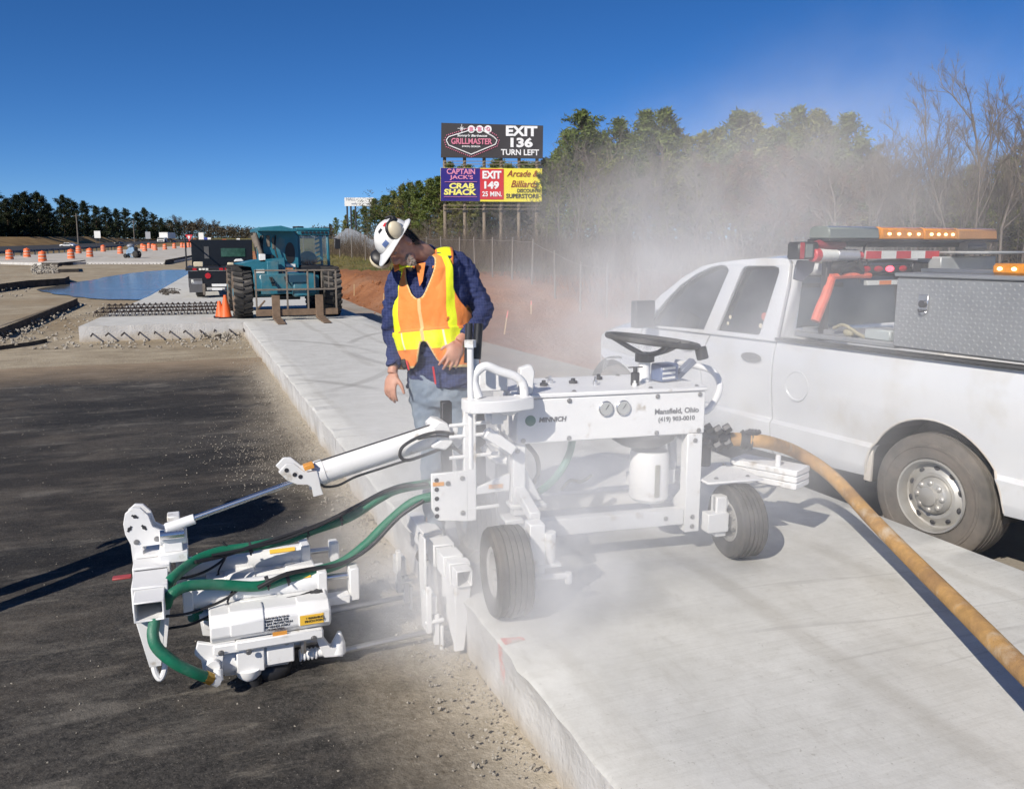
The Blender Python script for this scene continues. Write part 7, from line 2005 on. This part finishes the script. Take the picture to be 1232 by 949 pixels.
# bare trees along the edge, thicker to the right
bl = [(520, 265, 75), (545, 258, 70), (575, 262, 66), (610, 255, 64), (640, 245, 60)] + [(660+i*13 + rt.uniform(-5, 5), rt.uniform(178, 235), rt.uniform(36, 56)) for i in range(46)]
bl += [(1075, 175, 40), (1095, 160, 40), (1120, 150, 36), (1150, 112, 34), (1170, 104, 33), (1205, 120, 33), (1230, 110, 32), (1110, 190, 42), (1060, 215, 44), (1185, 160, 36), (1140, 175, 38), (1250, 120, 32)]
bl += [(1000 + i*11 + rt.uniform(-5, 5), rt.uniform(175, 235), rt.uniform(34, 44)) for i in range(24)]
BLK = ["grey leafless tree", "thin bare sapling", "forked leafless tree", "slim pale bare tree", "rusty leaved tree"]
for (px, top, d) in bl:
    k = rt.choice([0, 1, 2, 3, 1, 3]); 
    if 900 < px < 1000 and rt.random() < .5: k = 4
    plant(BARES[k], px, top, d, "bare trees along the woods edge", ("tall " if top < 180 else "low " if top > 215 else "") + BLK[k], where(px))
for (px, top, d) in ((930, 192, 50), (955, 185, 48), (975, 200, 50), (870, 215, 48)): plant(BARES[4], px, top, d, "bare trees along the woods edge", BLK[4], where(px))
# tree line across the highway, left
LD = lambda px: float(np.interp(px, [-45, 0, 60, 110, 165, 205], [158, 172, 196, 236, 300, 335]))
def lw(px): return "left of the nearer pole" if px < 94 else "between the two utility poles" if px < 162 else "right of the farther pole"
ll = [(-30, 232), (-8, 228), (12, 240), (25, 236), (35, 233), (50, 233), (62, 246), (80, 237), (92, 244), (105, 243), (118, 249), (130, 250), (143, 252), (153, 252), (167, 256), (176, 251), (186, 258), (196, 263)]
DL = ["round dark pine", "broad dark pine", "open dark pine"]
for i, (px, top) in enumerate(ll):
    plant(DPINES[i % 3], px, top, LD(px)+4, "dark pines across the highway", DL[i % 3], "beyond the highway " + lw(px))
for i in range(24):
    px = -40 + 10.2*i + rt.uniform(-4, 4); top = np.interp(px, [-40, 60, 130, 200], [245, 254, 262, 268]) + rt.uniform(0, 8); k = rt.randrange(3)
    plant(DPINES[k], px, top, LD(px)+9, "dark pines across the highway", "low " + DL[k], "beyond the highway " + lw(px))
FL = ["brown leafless tree", "dull brown leafy tree", "small dark pine", "little round pine", "narrow dark pine"]
for (px, top) in [(190, 266), (201, 262), (212, 262), (222, 266), (232, 267), (241, 264), (250, 266), (259, 268), (268, 271), (277, 272), (286, 273), (296, 274), (306, 274), (316, 275), (328, 277), (340, 278), (352, 279), (364, 279), (376, 277), (388, 274), (398, 269)]:
    for o in (0, 5):
        k = rt.randrange(2) if rt.random() < .7 else 2 + rt.randrange(3); pr = DBARE[k] if k < 2 else DPINES[k-2]
        w_ = "beside the white box truck" if px < 215 else "behind the triangle sign" if px < 237 else "behind the blue board" if px < 260 else "over the black truck" if px < 290 else "between black truck and telehandler" if px < 318 else "over the telehandler boom" if px < 356 else "over the telehandler cab"
        plant(pr, px+o+rt.uniform(-2, 2), top+rt.uniform(0, 4)+o*.5, rt.uniform(345, 385), "far trees at the end of the road", FL[k], "far off " + w_)
number(TREES)
for o in PINES + DPINES + BARES + DBARE:
    for ch in list(o.children): bpy.data.objects.remove(ch)
    bpy.data.objects.remove(o)
# brush under the trees: twiggy thicket, one mass
rb = random.Random(9); mb = MB()
for i in range(15000):
    y = rb.uniform(10, 75); x0 = fx(y) + .4; x = x0 + abs(rb.gauss(0, 1))*5.5
    if x > 34: continue
    z = hgt(x, y); hgt_ = rb.uniform(.5, 2.6)*(.5+.5*min(1, (x-x0)/3))
    o = Vector((x, y, z-.05)); d = Vector((rb.gauss(0, .5), rb.gauss(0, .5), 1)).normalized(); e = o + d*hgt_
    s_ = Vector((rb.gauss(0, 1), rb.gauss(0, 1), 0)).normalized()*.009; mb.add([o-s_, o+s_, e], [(0, 1, 2)])
    for k in range(3):
        f = rb.uniform(.3, .9); p = o.lerp(e, f); q = p + Vector((rb.gauss(0, .5), rb.gauss(0, .5), rb.uniform(.1, .6)))*hgt_*.45; s2_ = s_*.5; mb.add([p-s2_, p+s2_, q], [(0, 1, 2)])
mb.build("undergrowth", mat("dry_brush", (.115, .085, .06), .9, var=.4, sc=.6), kind='stuff')
mb = MB()
for i in range(16000):
    y = rb.uniform(20, 95); x = rb.uniform(5.2, 24)
    if x < 5.6 + .5*math.sin(y*.7) + .3: continue
    if y < 36: continue
    z = tz(x, y); h_ = rb.uniform(.05, .2)
    o = Vector((x, y, z-.01)); e = o + Vector((rb.gauss(0, .05), rb.gauss(0, .05), h_)); s_ = Vector((rb.gauss(0, 1), rb.gauss(0, 1), 0)).normalized()*.025
    mb.add([o-s_, o+s_, e], [(0, 1, 2)])
mb.build("grass", GRASSM, kind='stuff')

def understory(name, pts, m, L, w, n, up_=.3):
    mb = MB(); ru = random.Random(4)
    for (p, r) in pts: clump(mb, ru, Vector(p), r, n, L*r, w*r, up_)
    return mb.build(name, m, kind='stuff')
ru = random.Random(12); pts = []
for i in range(420):
    px = ru.uniform(-45, 205); p = AT(px, 298, LD(px) + ru.uniform(0, 14)); z = hgt(p.x, p.y) + 1.4 + abs(ru.gauss(0, 1.5))
    pts.append(((p.x, p.y, z), ru.uniform(1.0, 1.9)))
understory("dark_undergrowth", pts, DARKN, .7, .13, 26)
pts = []
for i in range(600):
    px = ru.uniform(183, 402); p = AT(px, 298, ru.uniform(335, 380)); top = np.interp(px, [183, 205, 250, 290, 350, 402], [270, 268, 271, 277, 281, 274]); zt = AT(px, top, 360).z
    z = ru.uniform(hgt(p.x, p.y), zt); pts.append(((p.x, p.y, z), ru.uniform(1.0, 1.8)))
understory("far_woods", pts, leafmat("far_brown_leaves", (.035, .032, .02), (.085, .068, .045), .15), .8, .14, 18)
pts = []
for i in range(900):
    px = ru.uniform(430, 1260); d = np.interp(px, [395, 470, 530, 650, 700, 1260], [215, 132, 96, 88, 62, 40]) + ru.uniform(-3, 6); p = AT(px, 298, d); z = hgt(p.x, p.y) + .4 + abs(ru.gauss(0, 1.6))*d/60
    pts.append(((p.x, p.y, z), ru.uniform(.7, 1.2)*max(.7, min(1.0, d/80))))
understory("woods_understory", pts, leafmat("understory_leaves", (.05, .042, .022), (.12, .1, .05)), .5, .07, 26)

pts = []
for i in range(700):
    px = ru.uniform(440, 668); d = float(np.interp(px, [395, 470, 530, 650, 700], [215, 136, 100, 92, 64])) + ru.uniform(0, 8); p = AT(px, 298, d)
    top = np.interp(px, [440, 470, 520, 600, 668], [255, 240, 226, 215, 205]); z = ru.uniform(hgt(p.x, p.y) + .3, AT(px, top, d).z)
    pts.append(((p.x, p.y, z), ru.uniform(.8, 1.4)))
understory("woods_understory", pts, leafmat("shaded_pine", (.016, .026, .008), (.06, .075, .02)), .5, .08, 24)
pts = []
for i in range(700):
    px = ru.uniform(660, 1260); d = float(np.interp(px, [660, 700, 1260], [88, 66, 45])) + ru.uniform(0, 8); p = AT(px, 298, d)
    top = np.interp(px, [660, 700, 800, 950, 1010, 1080, 1260], [215, 190, 185, 180, 190, 235, 225]); z = ru.uniform(hgt(p.x, p.y) + .3, AT(px, top, d).z)
    pts.append(((p.x, p.y, z), ru.uniform(.6, 1.1)))
understory("woods_understory", pts, leafmat("mixed_pine", (.05, .06, .016), (.17, .16, .055), .4), .5, .08, 22)
# ------------------------------------------------------------------ dust cloud
def dust(name, x0, x1, y0, y1, z0, z1, blobs, nscale, gain, lo, hi, seed, step=1.0):
    m = bpy.data.materials.new(name); m.use_nodes = True; nt = m.node_tree; N = nt.nodes; L = nt.links
    N.remove(N["Principled BSDF"]); out = N["Material Output"]
    pv = N.new("ShaderNodeVolumePrincipled"); pv.inputs['Color'].default_value = (.97, .97, .975, 1); pv.inputs['Anisotropy'].default_value = -.25
    tc = N.new("ShaderNodeTexCoord"); tot = None
    def mth(op, a, b_):
        x = N.new("ShaderNodeMath"); x.operation = op
        for i, v in enumerate((a, b_)):
            if isinstance(v, (int, float)): x.inputs[i].default_value = v
            else: L.new(v, x.inputs[i])
        return x.outputs[0]
    # coordinates are gently warped so the plume curls
    wn_ = N.new("ShaderNodeTexNoise"); wn_.inputs['Scale'].default_value = nscale*.5; wn_.inputs['Detail'].default_value = 2
    L.new(tc.outputs['Object'], wn_.inputs['Vector'])
    vm = N.new("ShaderNodeVectorMath"); vm.operation = 'SUBTRACT'; L.new(wn_.outputs['Color'], vm.inputs[0]); vm.inputs[1].default_value = (.5, .5, .5)
    vs_ = N.new("ShaderNodeVectorMath"); vs_.operation = 'SCALE'; L.new(vm.outputs[0], vs_.inputs[0]); vs_.inputs['Scale'].default_value = .9/nscale
    va = N.new("ShaderNodeVectorMath"); va.operation = 'ADD'; L.new(tc.outputs['Object'], va.inputs[0]); L.new(vs_.outputs[0], va.inputs[1])
    for (c, r, d) in blobs:
        sb = N.new("ShaderNodeVectorMath"); sb.operation = 'SUBTRACT'; L.new(va.outputs[0], sb.inputs[0]); sb.inputs[1].default_value = c
        sc_ = N.new("ShaderNodeVectorMath"); sc_.operation = 'DIVIDE'; L.new(sb.outputs[0], sc_.inputs[0]); sc_.inputs[1].default_value = r
        ln = N.new("ShaderNodeVectorMath"); ln.operation = 'LENGTH'; L.new(sc_.outputs[0], ln.inputs[0])
        mr = N.new("ShaderNodeMapRange"); mr.interpolation_type = 'SMOOTHSTEP'; L.new(ln.outputs['Value'], mr.inputs[0]); mr.inputs[1].default_value = 1.0; mr.inputs[2].default_value = .1; mr.inputs[3].default_value = 0; mr.inputs[4].default_value = d
        tot = mr.outputs[0] if tot is None else mth('ADD', tot, mr.outputs[0])
    nz = N.new("ShaderNodeTexNoise"); nz.inputs['Scale'].default_value = nscale; nz.inputs['Detail'].default_value = 4; nz.inputs['Roughness'].default_value = .55
    mp = N.new("ShaderNodeMapping"); mp.inputs['Location'].default_value = (seed, seed*2, 0); L.new(va.outputs[0], mp.inputs[0]); L.new(mp.outputs[0], nz.inputs['Vector'])
    nr = N.new("ShaderNodeMapRange"); L.new(nz.outputs['Fac'], nr.inputs[0]); nr.inputs[1].default_value = lo; nr.inputs[2].default_value = hi; nr.inputs[3].default_value = .12; nr.inputs[4].default_value = 1.0
    den = mth('MULTIPLY', mth('MULTIPLY', tot, nr.outputs[0]), gain)
    L.new(den, pv.inputs['Density']); L.new(pv.outputs[0], out.inputs['Volume'])
    m.cycles.volume_step_rate = step
    mb = MB(); mb.bb(x0, x1, y0, y1, z0, z1)
    o = mb.build(name, m, kind='stuff')
    o['label'] = 'pale grey concrete dust drifting from the drills over the machine towards the woods' if 'cloud' in name else 'thin concrete dust'
    return o
dust("dust_cloud", -1.3, 5.0, 2.0, 9.0, -.27, 2.8, [
    ((3.0, 6.8, .8), (1.8, 2.0, 1.2), .34),
    ((2.6, 3.4, 1.1), (2.0, 1.2, 1.4), .16),
    ((-.02, 3.72, .05), (.8, .85, .6), 2.7),
    ((.15, 3.0, .10), (.7, .6, .45), 1.6),
    ((.30, 3.35, .30), (.85, .85, .7), 1.7),
    ((.60, 3.05, .45), (.9, .7, .7), .9),
    ((.25, 4.1, .5), (1.0, 1.1, .9), 1.1),
    ((1.5, 4.6, .9), (1.9, 2.2, 1.3), .45),
    ((1.0, 2.95, .75), (1.4, .9, 1.0), .42),
    ((2.6, 5.4, 1.5), (2.2, 2.4, 1.5), .27),
    ((-.55, 3.95, -.05), (.6, .6, .35), .7),
], 2.4, .84, .39, .62, 3.0, .75)
dust("dust_plume", 2.7, 34, 9.05, 42, -.2, 13, [
    ((5.0, 9.6, 1.1), (2.4, 3.4, 1.9), .075),
    ((3.6, 11, .4), (2.0, 4.0, 1.0), .04),
    ((7.4, 12.5, 1.9), (3.4, 4.6, 2.6), .068),
    ((12, 17, 2.9), (5.4, 6.5, 3.6), .045),
    ((18, 22, 4.2), (7.5, 8.5, 5.0), .036),
    ((24, 25, 5.6), (8.5, 10, 6.2), .03),
], .5, .85, .37, .63, 7.0, .6)
